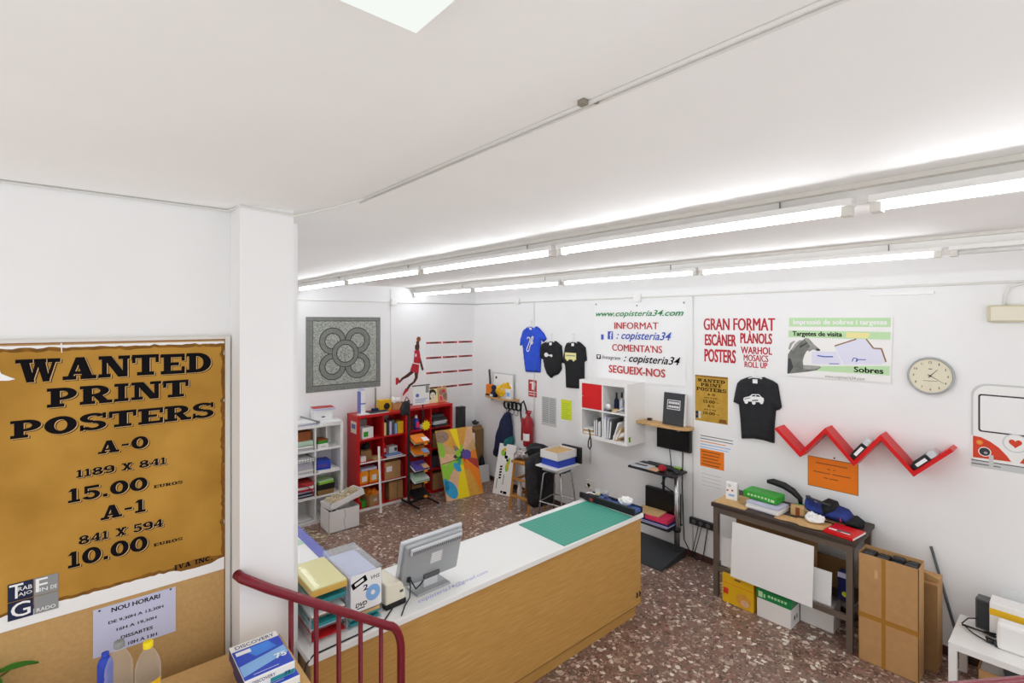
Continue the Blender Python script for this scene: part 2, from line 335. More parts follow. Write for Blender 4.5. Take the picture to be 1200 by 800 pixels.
def tag(o, label, cat, group=None, kind=None):
    if label: o['label'] = label
    if cat: o['category'] = cat
    if group: o['group'] = group
    if kind: o['kind'] = kind
    return o
def thing(name, label, cat, loc=(0, 0, 0), rz=0.0, group=None, rot=None):
    o = bpy.data.objects.new(name, None); COL.objects.link(o); o.empty_display_size = .05
    o.location = loc; o.rotation_euler = rot if rot else (0, 0, rz)
    return tag(o, label, cat, group)
def struct(o): o['kind'] = 'structure'; return o
def copy_tree(o, parent=None):
    c = o.copy(); COL.objects.link(c)
    if parent: c.parent = parent
    for ch in list(o.children): copy_tree(ch, c)
    return c
WALLF = {}
def wthing(wall, name, label, cat, px, py, group=None, off=0.0):
    """a thing hung on a wall: local X to the right as seen, Z up, -Y out of the wall"""
    ax, val = {'R': (0, WX-off), 'B': (1, WY-off), 'L': (1, WL-off)}[wall]
    p = hit(px, py, ax, val)
    base = Vector(p)
    if wall == 'R': base.x = WX
    elif wall == 'B': base.y = WY
    else: base.y = WL
    o = thing(name, label, cat, base, -PI/2 if wall == 'R' else 0, group); WALLF[o.name] = (wall, base); return o
def L(o, px, py, off=0.0):
    wall, b = WALLF[o.name]
    p = hit(px, py, *{'R': (0, WX-off), 'B': (1, WY-off), 'L': (1, WL-off)}[wall])
    return ((b.y-p.y) if wall == 'R' else (p.x-b.x), p.z-b.z)
def part(o, name, mats, fn, **k):
    m = MB(); fn(m); return m.build(name, mats, o, **k)
def B(o, name, mats, *a, bevel=.003, **k): return MB().box(*a).build(name, mats, o, bevel=bevel, **k)

# ------------------------------------------------------------------ the room
def slabm(name, m, *a): return struct(MB().box(*a).build(name, m))
slabm('floor', 'terrazzo', -1.1, WX+.2, -1.2, WY+.2, -.1, 0)
slabm('ceiling', 'ceiling_paint', -2, WX+.2, -1.9, WY+.2, CEIL, CEIL+.12)
slabm('wall_right', 'wall_paint', WX, WX+.15, -1.9, WY, 0, CEIL)
slabm('wall_back', 'wall_paint', .98, WX+.15, WY, WY+.15, 0, CEIL)
slabm('wall_left', 'wall_paint', -2, .60, WL, WL+.15, 0, CEIL)
slabm('column', 'wall_paint', .598, .851, 2.715, 3.05, 0, CEIL)
slabm('wall_side', 'wall_paint', .83, .98, 3.05, 3.75, 0, CEIL); slabm('wall_side_cut_low', 'wall_paint', .83, .98, 3.75, WY, 0, .9)  # unseen wall, left open above the low part to admit fill light
slabm('baseboard_right', 'skirting', WX-.015, WX, -1.5, WY, 0, .075)
slabm('baseboard_back', 'skirting', .98, WX-.015, WY-.015, WY, 0, .075)
slabm('landing', 'white', -1.1, .45, -.6, WL, 0, .70)  # unseen landing and treads, white to bounce light up onto the ceiling
for i in range(3): slabm('stair_tread', 'white', .45+i*.3, .45+(i+1)*.3, .6, 2.6, 0, .70-.175*(i+1))
slabm('trim_ledge', 'mdf', -.6, .78, 2.15, 2.712, .70 if 0 else 0, 1.296)
# boxed beams that carry the tube rows
for s0, w in ((2.45, .26), (4.40, .24)):
    slabm('trim_beam', 'ceiling_paint', s0+.02, s0+w, -1.9, WY, CEIL-.085, CEIL)
    slabm('trim_raceway', 'trim_white', s0-.02, s0+.02, -1.9, WY, CEIL-.024, CEIL-.001)
m = MB(); m.tube([(1.005, 2.2, CEIL-.006), (1.005, -1.9, CEIL-.006)], .006, 8); m.tube([(1.03, 2.3, CEIL-.004), (1.03, -1.9, CEIL-.004)], .004, 8)
m.tube([(1.005, 2.2, CEIL-.006), (.96, 2.5, CEIL-.008), (.86, 2.708, CEIL-.025), (.60, 2.708, CEIL-.012), (.585, 2.89, CEIL-.008), (-2, 2.89, CEIL-.006)], .006, 8)
struct(m.build('trim_conduit', 'conduit', smooth=True))
m = MB()
p = hit(683, 117, 2, CEIL); m.obox((p.x, p.y, CEIL-.007), (.018, .022, .014)); m.obox((p.x+.03, p.y-.02, CEIL-.004), (.008, .01, .008))
struct(m.build('trim_junction', ['conduit_dark']))
zc = 3.215
m = MB(); m.tube([(WX-.012, WY-.02, zc), (WX-.012, -1.9, zc)], .010, 8); m.tube([(.98, WY-.012, zc), (WX-.02, WY-.012, zc)], .010, 8)
for (x, y) in ((626, 352), (812, 350), (555, 357)): p = hit(x, y, 0, WX-.012); m.tube([(WX-.012, p.y, zc), (WX-.012, p.y, .1 if x == 812 else (1.1 if x == 626 else 2.4))], .006, 8)
p = hit(458, 352, 1, WY-.012); m.tube([(p.x, WY-.012, CEIL-.05), (p.x, WY-.012, 1.6)], .006, 8)
p = hit(692, 520, 0, WX-.012); m.tube([(WX-.012, p.y, 1.4), (WX-.012, p.y, .80)], .008, 8)
struct(m.build('trim_wall_conduit', 'conduit', smooth=True))
m = MB()
for (x, y) in ((607, 353), (748, 349)): p = hit(x, y, 0, WX); m.box(WX-.05, WX, p.y-.055, p.y+.055, p.z-.055, p.z+.055)
p = hit(461, 354, 1, WY); m.box(p.x-.05, p.x+.05, WY-.05, WY, p.z-.05, p.z+.05)
struct(m.build('trim_junction_boxes', 'white', bevel=.006))
p, q = hit(1020, 345, 0, WX), hit(1095, 342, 0, WX)
slabm('trim_cover_strip', 'white_gloss', WX-.02, WX, q.y, p.y, p.z-.012, p.z+.012)

# ------------------------------------------------------------------ fluorescent tubes
def tube_lamp(x, y0, y1, z, label, lit=True):
    y0, y1 = min(y0, y1), max(y0, y1); Ln = y1-y0
    t = thing('fluorescent_lamp', label, 'ceiling light', (x, y0, z), 0, 'fluorescent lamps along the ceiling beams')
    MB().box(-.030, .042, .0, Ln, .019, .05).build('batten', 'white', t, bevel=.004)
    for e in (.025, Ln-.025): MB().box(-.016, .034, e-.02, e+.02, -.022, .03).build('end_cap', 'trim_white', t, bevel=.004)
    MB().cyl((0, .05, 0), (0, Ln-.05, 0), .014, 14).build('tube', 'tube_light' if lit else 'white_gloss', t, smooth=True)
    MB().tube([(.03, .3, .045), (.03, .3, CEIL-z)], .004, 6).build('hanger', 'grey', t)
pos = ('farthest left', 'second from the left', 'third from the left', 'fourth from the left', 'nearest, cut by the frame')
for i, (a, b) in enumerate(((353, 409), (411, 497), (499, 653), (658, 1003), (1021, 1500))):
    ya = hit(a, 330, 0, 2.46).y; yb = hit(b, 330, 0, 2.46).y if b < 1400 else hit(1021, 300, 0, 2.46).y-1.68
    tube_lamp(2.43, ya, yb, 3.36, 'lit fluorescent tube on the front ceiling beam, ' + pos[i])
for i, (a, b) in enumerate(((485, 553.5), (555.5, 657), (659, 817), (819.5, 1104), (1112, 1500))):
    ya = hit(a, 330, 0, 4.38).y; yb = hit(b, 330, 0, 4.38).y if b < 1400 else hit(1112, 300, 0, 4.38).y-1.7
    tube_lamp(4.385, ya, yb, 3.35, ('lit fluorescent tube on the rear ceiling beam, '+pos[i]) if i < 4 else 'unlit fluorescent tube at the right end of the rear ceiling beam', i < 4)
pc = hit(488, 40, 2, CEIL-.03); t = thing('ceiling_panel', 'square white ceiling panel light at the top edge of the photo', 'ceiling light', (pc.x-.3, pc.y-.3, CEIL-.03))
MB().box(-.3, .3, -.3, .3, .004, .03).build('frame', 'white_gloss', t, bevel=.002)
MB().box(-.298, .298, -.298, .298, 0, .006).build('diffuser', 'panel_light', t)
t = wthing('R', 'emergency_light', 'beige emergency light box high on the right wall', 'lamp', 1158, 377)
x1, z1 = L(t, 1158, 358); zt = z1
part(t, 'housing', 'emergency', lambda m: m.box(0, .36, -.06, 0, .0, zt), bevel=.008)
part(t, 'lens', 'cream', lambda m: m.box(.02, .34, -.066, -.058, .012, zt-.012), bevel=.004)
part(t, 'cable', 'conduit', lambda m: m.tube([(.10, -.02, zt), (.10, -.02, zt+.08), (.13, -.02, zt+.15), (.2, -.02, zt+.17), (.4, -.02, zt+.175)], .009, 8), smooth=True)

# ------------------------------------------------------------------ left wall: board, posters, notices
t = thing('notice_board', 'large tan fibreboard notice board on the left wall behind the brown poster', 'notice board', (0, WL, 0))
zt = hit(200, 396.5, 1, WL-.02).z
MB().box(-.9, .578, -.02, 0, 1.0, zt).build('board', 'mdf', t)
m = MB(); m.box(.566, .590, -.024, 0, 1.0, zt+.008); m.box(-.9, .566, -.024, 0, zt-.008, zt+.008); m.build('frame', 'trim_white', t, bevel=.002)
m = MB(); m.box(.563, .566, -.0245, -.0195, 1.0, zt-.008); m.box(-.9, .563, -.0245, -.0195, zt-.011, zt-.008); m.build('frame_edge', 'brown', t)

def ragged(x0, x1, z0, z1, amp, step, rnd):
    pts = []
    def jag(n): return [rnd.uniform(-1, 1)*amp*(.4+rnd.random()) for _ in range(n)]
    nx, nz = int((x1-x0)/step), int((z1-z0)/step)
    for i, j in enumerate(jag(nx)): pts.append((x0+(x1-x0)*i/nx, z0+j))
    for i, j in enumerate(jag(nz)): pts.append((x1+j, z0+(z1-z0)*i/nz))
    for i, j in enumerate(jag(nx)): pts.append((x1-(x1-x0)*i/nx, z1+j))
    for i, j in enumerate(jag(nz)): pts.append((x0+j, z1-(z1-z0)*i/nz))
    return pts
t = wthing('L', 'poster', 'big brown WANTED PRINT POSTERS price poster on the left wall', 'poster', 267, 667, off=.022)
def P(px, py): return L(t, px, py, .022)
xr, zb = P(266.5, 665); _, ztp = P(266.5, 399.5); xl = xr-.90
part(t, 'sheet', 'paper', lambda m: m.box(xl, xr, -.0225, -.021, zb, ztp))
rn = random.Random(3)
xr2 = P(263, 500)[0]; zb2 = P(262, 652)[1]; zt2 = P(262, 402)[1]
edge = ragged(xl+.012, xr2, zb2, zt2, .004, .018, rn)
part(t, 'print', 'parchment', lambda m: m.flat(edge, -.0229))
rn = random.Random(3)
def burn(m):
    n = len(edge); cx, cz = (xl+xr2)/2, (zb2+zt2)/2; r2 = random.Random(5)
    inn = []
    for i, (x, z) in enumerate(edge):
        d = .006+.012*(0.5+0.5*mnoise.noise(Vector((x*14, z*14, 2))))+.004*r2.random()
        inn.append((x+(d if x < cx-.3 else (-d if x > cx+.36 else 0)), z+(d if z < zb2+.05 else (-d if z > zt2-.05 else 0))))
    for i in range(n): m.flat([edge[i], edge[(i+1) % n], inn[(i+1) % n], inn[i]], -.0231)
part(t, 'burnt_border', 'parchment_edge', burn)
def wline(root, S, st, a, b, zr_, rnd, y):
    """one heavy slab line: black drop edge, pale gap, black face"""
    x0, z0 = S(*a); x1, z1 = S(*b); zr = S(b[0], zr_)[1]; zm = (z0+zr)/2; h = z1-zr
    m = MB()
    for i, dx in enumerate((.0065, .0035, 0)):
        m.mi = i; m.slab(st, x0+dx, x1+dx, zm-dx*.8, zm-dx*.8+h, y-i*.0002, 0, rnd)
    m.build('lettering', ['print_black', 'kraft', 'print_black'], root)
for a_ in (('WANTED', (18, 447), (248, 414), 436.5, .03), ('PRINT', (55, 475.5), (221, 446), 465.5, .03), ('POSTERS', (12, 513), (251, 472), 489, .03), ('A-0', (115, 531), (174, 511), 525, .02), ('1189 X 841', (89, 559), (195, 536), 544, .02), ('15.00', (79, 588), (173, 559), 574, .02),
           ('A-1', (118, 607), (171, 586), 601, .02), ('841 X 594', (92, 636.5), (191, 609), 618, .02), ('10.00', (79, 663), (173, 629), 646, .02)): wline(t, P, *a_, -.0234)
for st, a, b in (('EUROS', (180, 571.5), (214, 563)), ('EUROS', (180, 640), (214, 629)), ('IVA INC.', (204, 667), (249, 651))):
    x0, z0 = P(*a); x1, z1 = P(*b); zz = (z0+z1)/2; h = .014 if st == 'EUROS' else .022
    MB().slab(st, x0, x1, zz-h/2, zz+h/2, -.0238).build('lettering', 'print_black', t)
def stain(m):
    x0, z0 = P(200, 670); x1, z1 = P(258, 650); pts = []
    for k in range(26):
        a = 2*PI*k/26; r = 1+.22*mnoise.noise(Vector((math.cos(a)*2, math.sin(a)*2, 4)))
        pts.append(((x0+x1)/2+(x1-x0)/2*r*math.cos(a), (z0+z1)/2+.022*r*math.sin(a)))
    m.flat(pts, -.0234)
part(t, 'stain', 'parchment_edge', stain)
for pts in (((-2, 432), (2, 438), (18, 444), (10, 446), (-4, 446)), ((70.5, 401), (73, 401), (72.8, 413), (71.8, 413))): MB().flat([P(*q) for q in pts], -.0236).build('tear', 'paper', t)
t2 = wthing('L', 'sticker', 'four-square navy and grey TRABAJO FIN DE GRADO sticker at the brown poster corner', 'sticker', 9, 725, off=.024)
x0, z0 = L(t2, 9, 725, .024); x1, z1 = L(t2, 68.5, 673, .024); hm = .098
q = lambda u, v: (x0+(x1-x0)*u, z0-.012+(z1-z0+.02)*v)
for (u0, u1, v0, v1, mm, nm) in ((0, .49, .51, 1, 'navy', 'square'), (.51, 1, .51, 1, 'grey', 'square'), (0, .49, 0, .49, 'navy', 'square'), (.51, 1, 0, .49, 'grey', 'square')):
    a, b = q(u0, v0), q(u1, v1); part(t2, nm, mm, lambda m: m.box(a[0], b[0], -.0252, -.0242, a[1], b[1]))
for st, u0, u1, v0, v1 in (('T', .03, .30, .58, .97), ('RAB', .20, .47, .76, .87), ('AJO', .20, .47, .6, .71), ('F', .54, .78, .6, .97), ('IN', .62, .78, .6, .7), ('DE', .84, .97, .6, .7), ('G', .06, .44, .06, .46), ('RADO', .56, .94, .05, .15)):
    a, b = q(u0, v0), q(u1, v1); MB().text(st, a[0], b[0], a[1], b[1], -.0256, .005).build('lettering', 'paper', t2)
t = wthing('L', 'notice_sheet', 'lilac opening-hours sheet headed NOU HORARI pinned under the brown poster', 'notice', 109, 771, off=.022)
P1 = lambda x, y: L(t, x, y, .022)
x0, z0 = P1(109, 771); x1, z1 = P1(206, 687)
zt_ = P1(109, 715)[1]; zt_ = (zt_+z1)/2; zb_ = (P1(109, 771)[1]+P1(206, 740)[1])/2
part(t, 'sheet', 'lilac', lambda m: m.box(x0, x1, -.0225, -.021, zb_, zt_))
for st, a, b, f in (('NOU HORARI', (130.5, 717), (187.5, 695.5), .02), ('DE 9,30H A 13,30H', (127, 732), (191.5, 708), .02), ('16H A 19,30H', (136.5, 739.5), (183.5, 721), .02), ('DISSABTES', (141.5, 748), (179, 733.5), .02), ('DE 10H A 13H', (137, 759), (184, 741), .02)):
    xa, za = P1(*a); xb, zb = P1(*b); h = .021 if st[0] == 'N' else .0155; zc_ = (za+zb)/2
    MB().text(st, xa, xb, zc_-h/2, zc_+h/2, -.0229, f).build('lettering', 'print_black', t)
for px, py in ((116.5, 715.5), (200, 690)): a = P1(px, py); MB().ball((a[0], -.024, a[1]), (.004, .003, .004), 6).build('pin', 'black', t)

# ------------------------------------------------------------------ ledge items
LZ = 1.296
def bottle(px, cap, label, tall, r, capm):
    p = flr(px, 753, LZ+tall-.01)
    t = thing('water_bottle', label, 'bottle', (p.x, p.y, LZ)); h = tall
    prof = [(0, 0.003), (r*.8, 0.002), (r, .012)]
    for k in range(9): z = .03+(h*.62-.03)*k/9; prof += [(r, z), (r*.95, z+h*.03)]
    prof += [(r, h*.64), (r*.96, h*.70), (r*.8, h*.78), (r*.52, h*.86), (r*.34, h*.90), (r*.33, h*.945), (0.0, h*.945)]
    MB().lathe(prof, n=28).build('body', 'bottle_plastic', t, smooth=True)
    MB().lathe([(r*.36, 0), (r*.38, .003), (r*.38, .022), (r*.34, .025), (0, .025)], c=(0, 0, h-.028), n=20).build('cap', capm, t, smooth=True)
    return t, r, h
t, r, h = bottle(139.5, 752, 'clear plastic bottle with grey cap under the opening-hours sheet', .335, .046, 'grey')
t, r, h = bottle(173.5, 750, 'clear ribbed plastic bottle with yellow cap', .33, .044, 'sun_yellow')
MB().lathe([(r+.001, h*.36), (r+.001, h*.56)], n=24, a0=200, a1=330).build('label', 'yellow', t, smooth=True)
MB().lathe([(r+.002, h*.36), (r+.002, h*.46)], n=24, a0=225, a1=300).build('label_band', 'deep_blue', t, smooth=True)
p = flr(127.5, 783, LZ+.15)
t = thing('bottle', 'blue plastic bottle standing behind the grey-capped clear bottle', 'bottle', (p.x-.01, p.y+.05, LZ))
MB().lathe([(0, .002), (.024, .002), (.027, .01), (.027, .15), (.022, .168), (.012, .18), (0, .18)], n=22).build('body', 'blue', t, smooth=True)
MB().lathe([(.013, 0), (.013, .016), (0, .016)], c=(0, 0, .18), n=16).build('cap', 'blue', t, smooth=True)
# potted plant at the left frame edge
p = flr(-16, 800, LZ+.16)
t = thing('potted_plant', 'green leafy plant at the lower left corner of the photo', 'plant', (p.x, p.y, LZ))
MB().lathe([(0, .004), (.05, .004), (.065, .09), (.07, .10), (.062, .10), (.058, .085), (0, .085)], n=24).build('pot', 'brown', t, smooth=True)
m = MB(); m.tube([(0, 0, .08), (.005, 0, .16), (0, .0, .22)], .004, 6); m.build('stem', 'leaf', t, smooth=True)
def leaf(m, ang, tilt, ln, w, z):
    M = Matrix.Translation((0, 0, z)) @ Matrix.Rotation(ang, 4, 'Z') @ Matrix.Rotation(-tilt, 4, 'Y'); ps = []
    rows = []
    for i in range(7):
        u = i/6; ww = w*math.sin(PI*min(.97, u*.92+.06))**.8; zz = -.5*ln*u*u*.5
        rows.append(m.vv([M @ Vector((ln*u, -ww, zz+.004)), M @ Vector((ln*u, 0, zz-.003)), M @ Vector((ln*u, ww, zz+.004))]))
    for a, b in zip(rows, rows[1:]): m._f([a[0], a[1], b[1], b[0]]); m._f([a[1], a[2], b[2], b[1]])
for i in range(13):
    m = MB(); leaf(m, -.7+i*2.4, .35+.1*(i % 4), .13+.015*(i % 3), .026, .12+.008*i); m.build('leaf', 'leaf', t, smooth=True)
# reams
def ream(x0, x1, y0, y1, z, label, top):
    cx, cy = (x0+x1)/2, (y0+y1)/2; w, d, h = x1-x0, y1-y0, .052
    t = thing('paper_ream', label, 'paper ream', (cx, cy, z), 0, 'reams of paper beside the column')
    MB().box(-w/2, w/2, -d/2, d/2, 0, h).build('wrapper', 'white_gloss', t, bevel=.003)
    MB().box(-w/2-.0005, -w/2+.001, -d/2+.002, d/2-.01, .003, h-.003).build('side_band', 'deep_blue', t)
    m = MB(); m.textz('DISCOVERY', (-w*.35, -d/2-.0007, h*.5), (w*.45, 0, 0), (0, 0, h*.26), .01); m.textz('75', (w*.28, -d/2-.0007, h*.15), (w*.12, 0, 0), (0, 0, h*.3), .02); m.build('front_lettering', 'deep_blue', t)
    m = MB(); m.box(w*.0, w*.5-.002, -d/2-.0005, -d/2+.001, .003, h*.4); m.build('front_band', 'teal', t)
    zt = h+.0006
    m = MB(); m.box(-w/2+.002, w/2-.002, -d/2+.004, d/2-.052, h-.001, zt); m.build('cover', 'blue', t)
    m = MB(); m.poly([(-w*.48, -d*.12, zt+.0003), (w*.48, d*.02, zt+.0003), (w*.48, -d*.2, zt+.0003), (-w*.48, -d*.4, zt+.0003)]); m.build('pale_wave', 'sky', t)
    m = MB(); m.poly([(-w*.1, d*.0, zt+.0003), (w*.35, d*.06, zt+.0003), (w*.25, d*.29, zt+.0003), (-w*.3, d*.27, zt+.0003)]); m.build('bright_wave', 'azure', t)
    m = MB(); m.textz('DISCOVERY', (-w*.40, d/2-.040, zt), (w*.82, 0, 0), (0, .026, 0), .01); m.build('lettering', 'deep_blue', t)
    m = MB(); m.textz('75', (w*.2, -d*.27, zt+.0008), (w*.24, 0, 0), (0, .036, 0), .03)
    m.poly([(-w*.44, d*.17, zt+.0006), (-w*.14, d*.17, zt+.0006), (-w*.14, d*.27, zt+.0006), (-w*.44, d*.27, zt+.0006)]); m.poly([(-w*.3, -d*.43, zt+.0006), (w*.2, -d*.43, zt+.0006), (w*.2, -d*.42, zt+.0006), (-w*.3, -d*.42, zt+.0006)]); m.build('white_print', 'paper', t)
mat('sky', '86b6ea', .4); mat('azure', '3f86e6', .4, vary=.2, vscale=12)
ream(.522, .724, 2.29, 2.577, LZ+.0525, 'blue ream pack of paper by the column, on top of its stack', True)
ream(.533, .736, 2.26, 2.55, LZ, 'blue ream pack of paper by the column, under the top pack', False)

# ------------------------------------------------------------------ stair handrail (left) and gallery rail (lower right)
t = thing('stair_handrail', 'dark red tubular stair railing rising to the white column', 'handrail', (.6, 2.66, 0))
def R3(px, py): q = hit(px, py, 1, 2.66); return (q.x-.6, 0, q.z)
a, b, c = R3(281, 679), R3(455, 733), R3(470, 757)
pts = [(a[0]-.0, .052, a[2]+.005), (a[0]+.01, .012, a[2])] + [tuple(a[i]+(b[i]-a[i])*k/6 for i in range(3)) for k in range(1, 7)]
xe = c[0]
for k in range(1, 7): u = k/6*PI/2; pts.append((b[0]+(xe-b[0])*math.sin(u), 0, b[2]-(b[2]-c[2])*(1-math.cos(u))*1.0-.02*math.sin(u)))
pts.append((xe, 0, .9)); pts.append((xe, 0, .012))
MB().tube(pts, .0235, 16).build('rail', 'rail_red', t, smooth=True)
for px in (341, 370.5, 397, 422.5, 446.5):
    x = R3(px, 740)[0]; zt_ = a[2]+(b[2]-a[2])*(x-a[0])/(b[0]-a[0]); base = max(0, .70-.175*math.ceil(max(0, (x+.6-.45)/.3)))
    MB().tube([(x, 0, .012 if x+.6 > 1.35 else base), (x, 0, zt_)], .0125, 10).build('baluster', 'rail_red', t, smooth=True)
t = thing('gallery_rail', 'dark red handrail crossing the lower right corner of the photo', 'handrail', (1.25, .35, .70))
p0, p1 = hit(1060, 818.5, 2, 2.06), hit(1260, 802, 2, 2.10)
d = Vector((p1.x-p0.x, p1.y-p0.y, p1.z-p0.z)); e0 = p0-d*1.2; e1 = p1+d*.6
tt = t.location
MB().tube([tuple(e0-tt), tuple(p0-tt), tuple(p1-tt), tuple(e1-tt)], .024, 14).build('rail', 'rail_red', t, smooth=True)
for u in (.03, .97): q = e0+(e1-e0)*u-tt; MB().tube([(q.x, q.y, -.70), (q.x, q.y, q.z)], .014, 10).build('post', 'rail_red', t, smooth=True)

# ------------------------------------------------------------------ service counter
t = thing('service_counter', 'long oak-fronted service counter with white top', 'counter', (.97, 2.84, 0))
CW, CD, CH = 3.22, .66, 1.015
B(t, 'countertop', 'white_gloss', 0, CW, 0, CD, CH-.042, CH, bevel=.004)
B(t, 'front_panel', 'oak', .02, CW-.02, .02, .04, .135, CH-.042, bevel=.001)
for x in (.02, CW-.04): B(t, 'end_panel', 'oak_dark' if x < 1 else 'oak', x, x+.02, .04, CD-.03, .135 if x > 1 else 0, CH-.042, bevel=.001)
B(t, 'shadow_gap_strip', 'oak_dark', .02, CW-.02, .018, .042, .127, .136, bevel=.001); B(t, 'plinth', 'oak', .03, CW-.045, .065, .085, 0, .135, bevel=.001); B(t, 'side_plinth', 'oak', CW-.062, CW-.045, .085, CD-.05, 0, .135, bevel=.001)  # dark strip added as the shadow line between front panel and plinth
for z in (.14, .52): B(t, 'shelf', 'white', .04, CW-.04, .05, CD-.04, z, z+.02, bevel=.001)
for x in (1.05, 2.1): B(t, 'divider', 'white', x, x+.02, .05, CD-.04, .16, CH-.042, bevel=.001)
m = MB(); q = hit(747.5, 696, 1, 2.86)
for dx in (-.022, .022): m.tube([(q.x-.97+dx, .018, q.z+.025), (q.x-.97+dx, .008, q.z+.012), (q.x-.97+dx-.008, .008, q.z-.02)], .006, 8)
m.build('hook', 'black', t, smooth=True)
a, b_ = flr(492, 708, CH), flr(573, 671, CH)
m = MB(); m.textz('copisteria34@gmail.com', (a.x-.97, a.y-2.84+.005, CH+.0006), (b_.x-a.x, 0.015, 0), (.014, .055, 0), .004, .25); m.build('lettering', 'violet', t)
CT = CH+.0005
t = tag(MB().box(-.475, .475, -.29, .29, 0, .004).build('cutting_mat', 'mat_green', loc=(3.545, 3.14, CT), bevel=.001), 'green gridded cutting mat on the counter', 'cutting mat')
t.rotation_euler = (0, 0, -.012)
# rotary trimmer
t = thing('paper_trimmer', 'black-railed paper trimmer with blue bed at the counter end', 'paper trimmer', (4.115, 3.165, CT), .02)
B(t, 'bed', 'blue_gray' if 'blue_gray' in MATS else mat('blue_gray', '3f5f9c', .45).name, -.06, .075, -.30, .30, .004, .042, bevel=.004)
B(t, 'base', 'black', -.075, .075, -.31, .30, 0, .012, bevel=.003)
B(t, 'rail', 'black', -.088, -.062, -.32, .36, .012, .07, bevel=.004)
B(t, 'blade_head', 'black', -.096, -.05, .14, .26, .01, .078, bevel=.006); B(t, 'blade_knob', 'print_red2', -.105, -.094, .17, .21, .02, .045, bevel=.003)
B(t, 'ruler', 'navy', .06, .078, -.31, .30, .012, .055, bevel=.003)
def cup(x, y, z, label, inner, r=.032, h=.075):
    t = thing('cup', label, 'cup', (x, y, z))
    MB().lathe([(0, .0), (r*.8, 0), (r, h), (r*.93, h), (r*.75, .004), (0, .004)], n=22).build('body', 'acrylic', t, smooth=True)
    MB().lathe([(0, .005), (r*.74, .005), (r*.82, h*.45), (0, h*.45)], n=20).build('contents', inner, t, smooth=True)
tz = CT+.0425
cup(4.125, 3.36, tz, 'small clear cup with yellow contents on the paper trimmer', 'pale_yellow'); cup(4.15, 3.27, tz, 'small clear cup with purple contents on the paper trimmer', 'purple')
def crumple(name, label, cat, loc, r, m_, seed, sq=.6):
    m = MB(); m.ball((0, 0, r*sq), (r, r, r*sq), 14)
    for v in m.bm.verts:
        n = mnoise.noise(v.co*(3.2/r)*.5+Vector((seed, 0, 0))); n += .5*mnoise.noise(v.co*(8/r)*.5+Vector((0, seed, 0))); k = 1+.45*n; v.co.x *= k; v.co.y *= k; v.co.z = max(.0, v.co.z*(1+.5*n))
    return tag(m.build(name, m_, loc=loc), label, cat)
crumple('tissue', 'crumpled white tissue lying on the trimmer bed', 'tissue', (4.135, 3.01, tz), .06, 'paper', 2)
t = tag(MB().tube([(0, 0, .006), (.02, -.13, .006)], .006, 10).build('pen', 'black', loc=(4.145, 3.2, tz), smooth=True), 'black marker pen lying on the trimmer bed', 'pen')
t = tag(MB().box(-.04, .04, -.05, .05, 0, .012).build('eraser_pad', 'white', loc=(4.10, 3.44, tz), bevel=.004), 'small white pad at the far end of the trimmer', 'pad')
# monitor seen from behind
t = thing('computer_monitor', 'silver computer monitor on the counter seen from behind', 'monitor', (1.885, 3.07, CT), .02)
B(t, 'base', 'silver', -.14, .13, -.085, .085, 0, .016, bevel=.004)
MB().box(-.06, .06, -.03, .0, .012, .15).build('stand', 'silver_light', t, bevel=.006)
TM = Matrix.Translation((0, .015, .07)) @ Matrix.Rotation(.26, 4, 'X')
def mon(name, m_, *a, bevel=.004): return MB().box(*a, M=TM).build(name, m_, t, bevel=bevel)
mon('back_shell', 'silver', -.235, .235, -.035, .0, .0, .32, bevel=.012)
mon('bezel', 'silver_light', -.25, .25, 0, .03, -.01, .335, bevel=.008)
mon('display', 'black_gloss', -.225, .225, .0302, .031, .02, .31, bevel=0)
m = MB(); m.box(-.205, .22, -.055, -.035, .255, .305, M=TM); m.build('vent_hood', 'silver_light', t, bevel=.01)
m = MB()
for k in range(30): m.box(-.19+k*.0135, -.182+k*.0135, -.0565, -.054, .262, .285, M=TM)
m.build('vent', 'dark_grey', t)
mon('rating_label', 'light_grey', -.02, .075, -.0365, -.035, .12, .21, bevel=0)
m = MB()
for k in range(5): m.box(-.012, .066, -.0368, -.0364, .13+k*.016, .136+k*.016, M=TM)
m.build('label_print', 'paper', t)
mon('hinge_cover', 'dark_grey', -.06, .07, -.05, -.03, .015, .05, bevel=.006)
mon('port_plug', 'black', -.195, -.17, -.05, -.03, .045, .08, bevel=.004)
m = MB(); m.tube([(-.18, -.045, .13), (-.185, -.065, .08), (-.20, -.08, .02), (-.26, -.12, .005), (-.33, -.2, .004)], .0045, 8); m.tube([(-.18, -.05, .13), (-.14, -.06, .05), (-.1, -.05, .06), (-.06, -.03, .07)], .0045, 8); m.build('cable', 'cable', t, smooth=True)
# cream card device
t = thing('label_printer', 'small cream desktop printer with black foot behind the clear trays', 'printer', (1.575, 3.10, CT), .05)
m = MB(); m.prism([(-.075, .03), (.075, .03), (.075, .09), (.05, .15), (-.075, .17)], -.12, .12); m.build('body', 'cream', t, bevel=.012)
B(t, 'foot', 'black', -.072, .078, -.122, .115, 0, .035, bevel=.004); B(t, 'slot', 'dark_grey', .03, .055, -.1225, -.119, .085, .10, bevel=0)
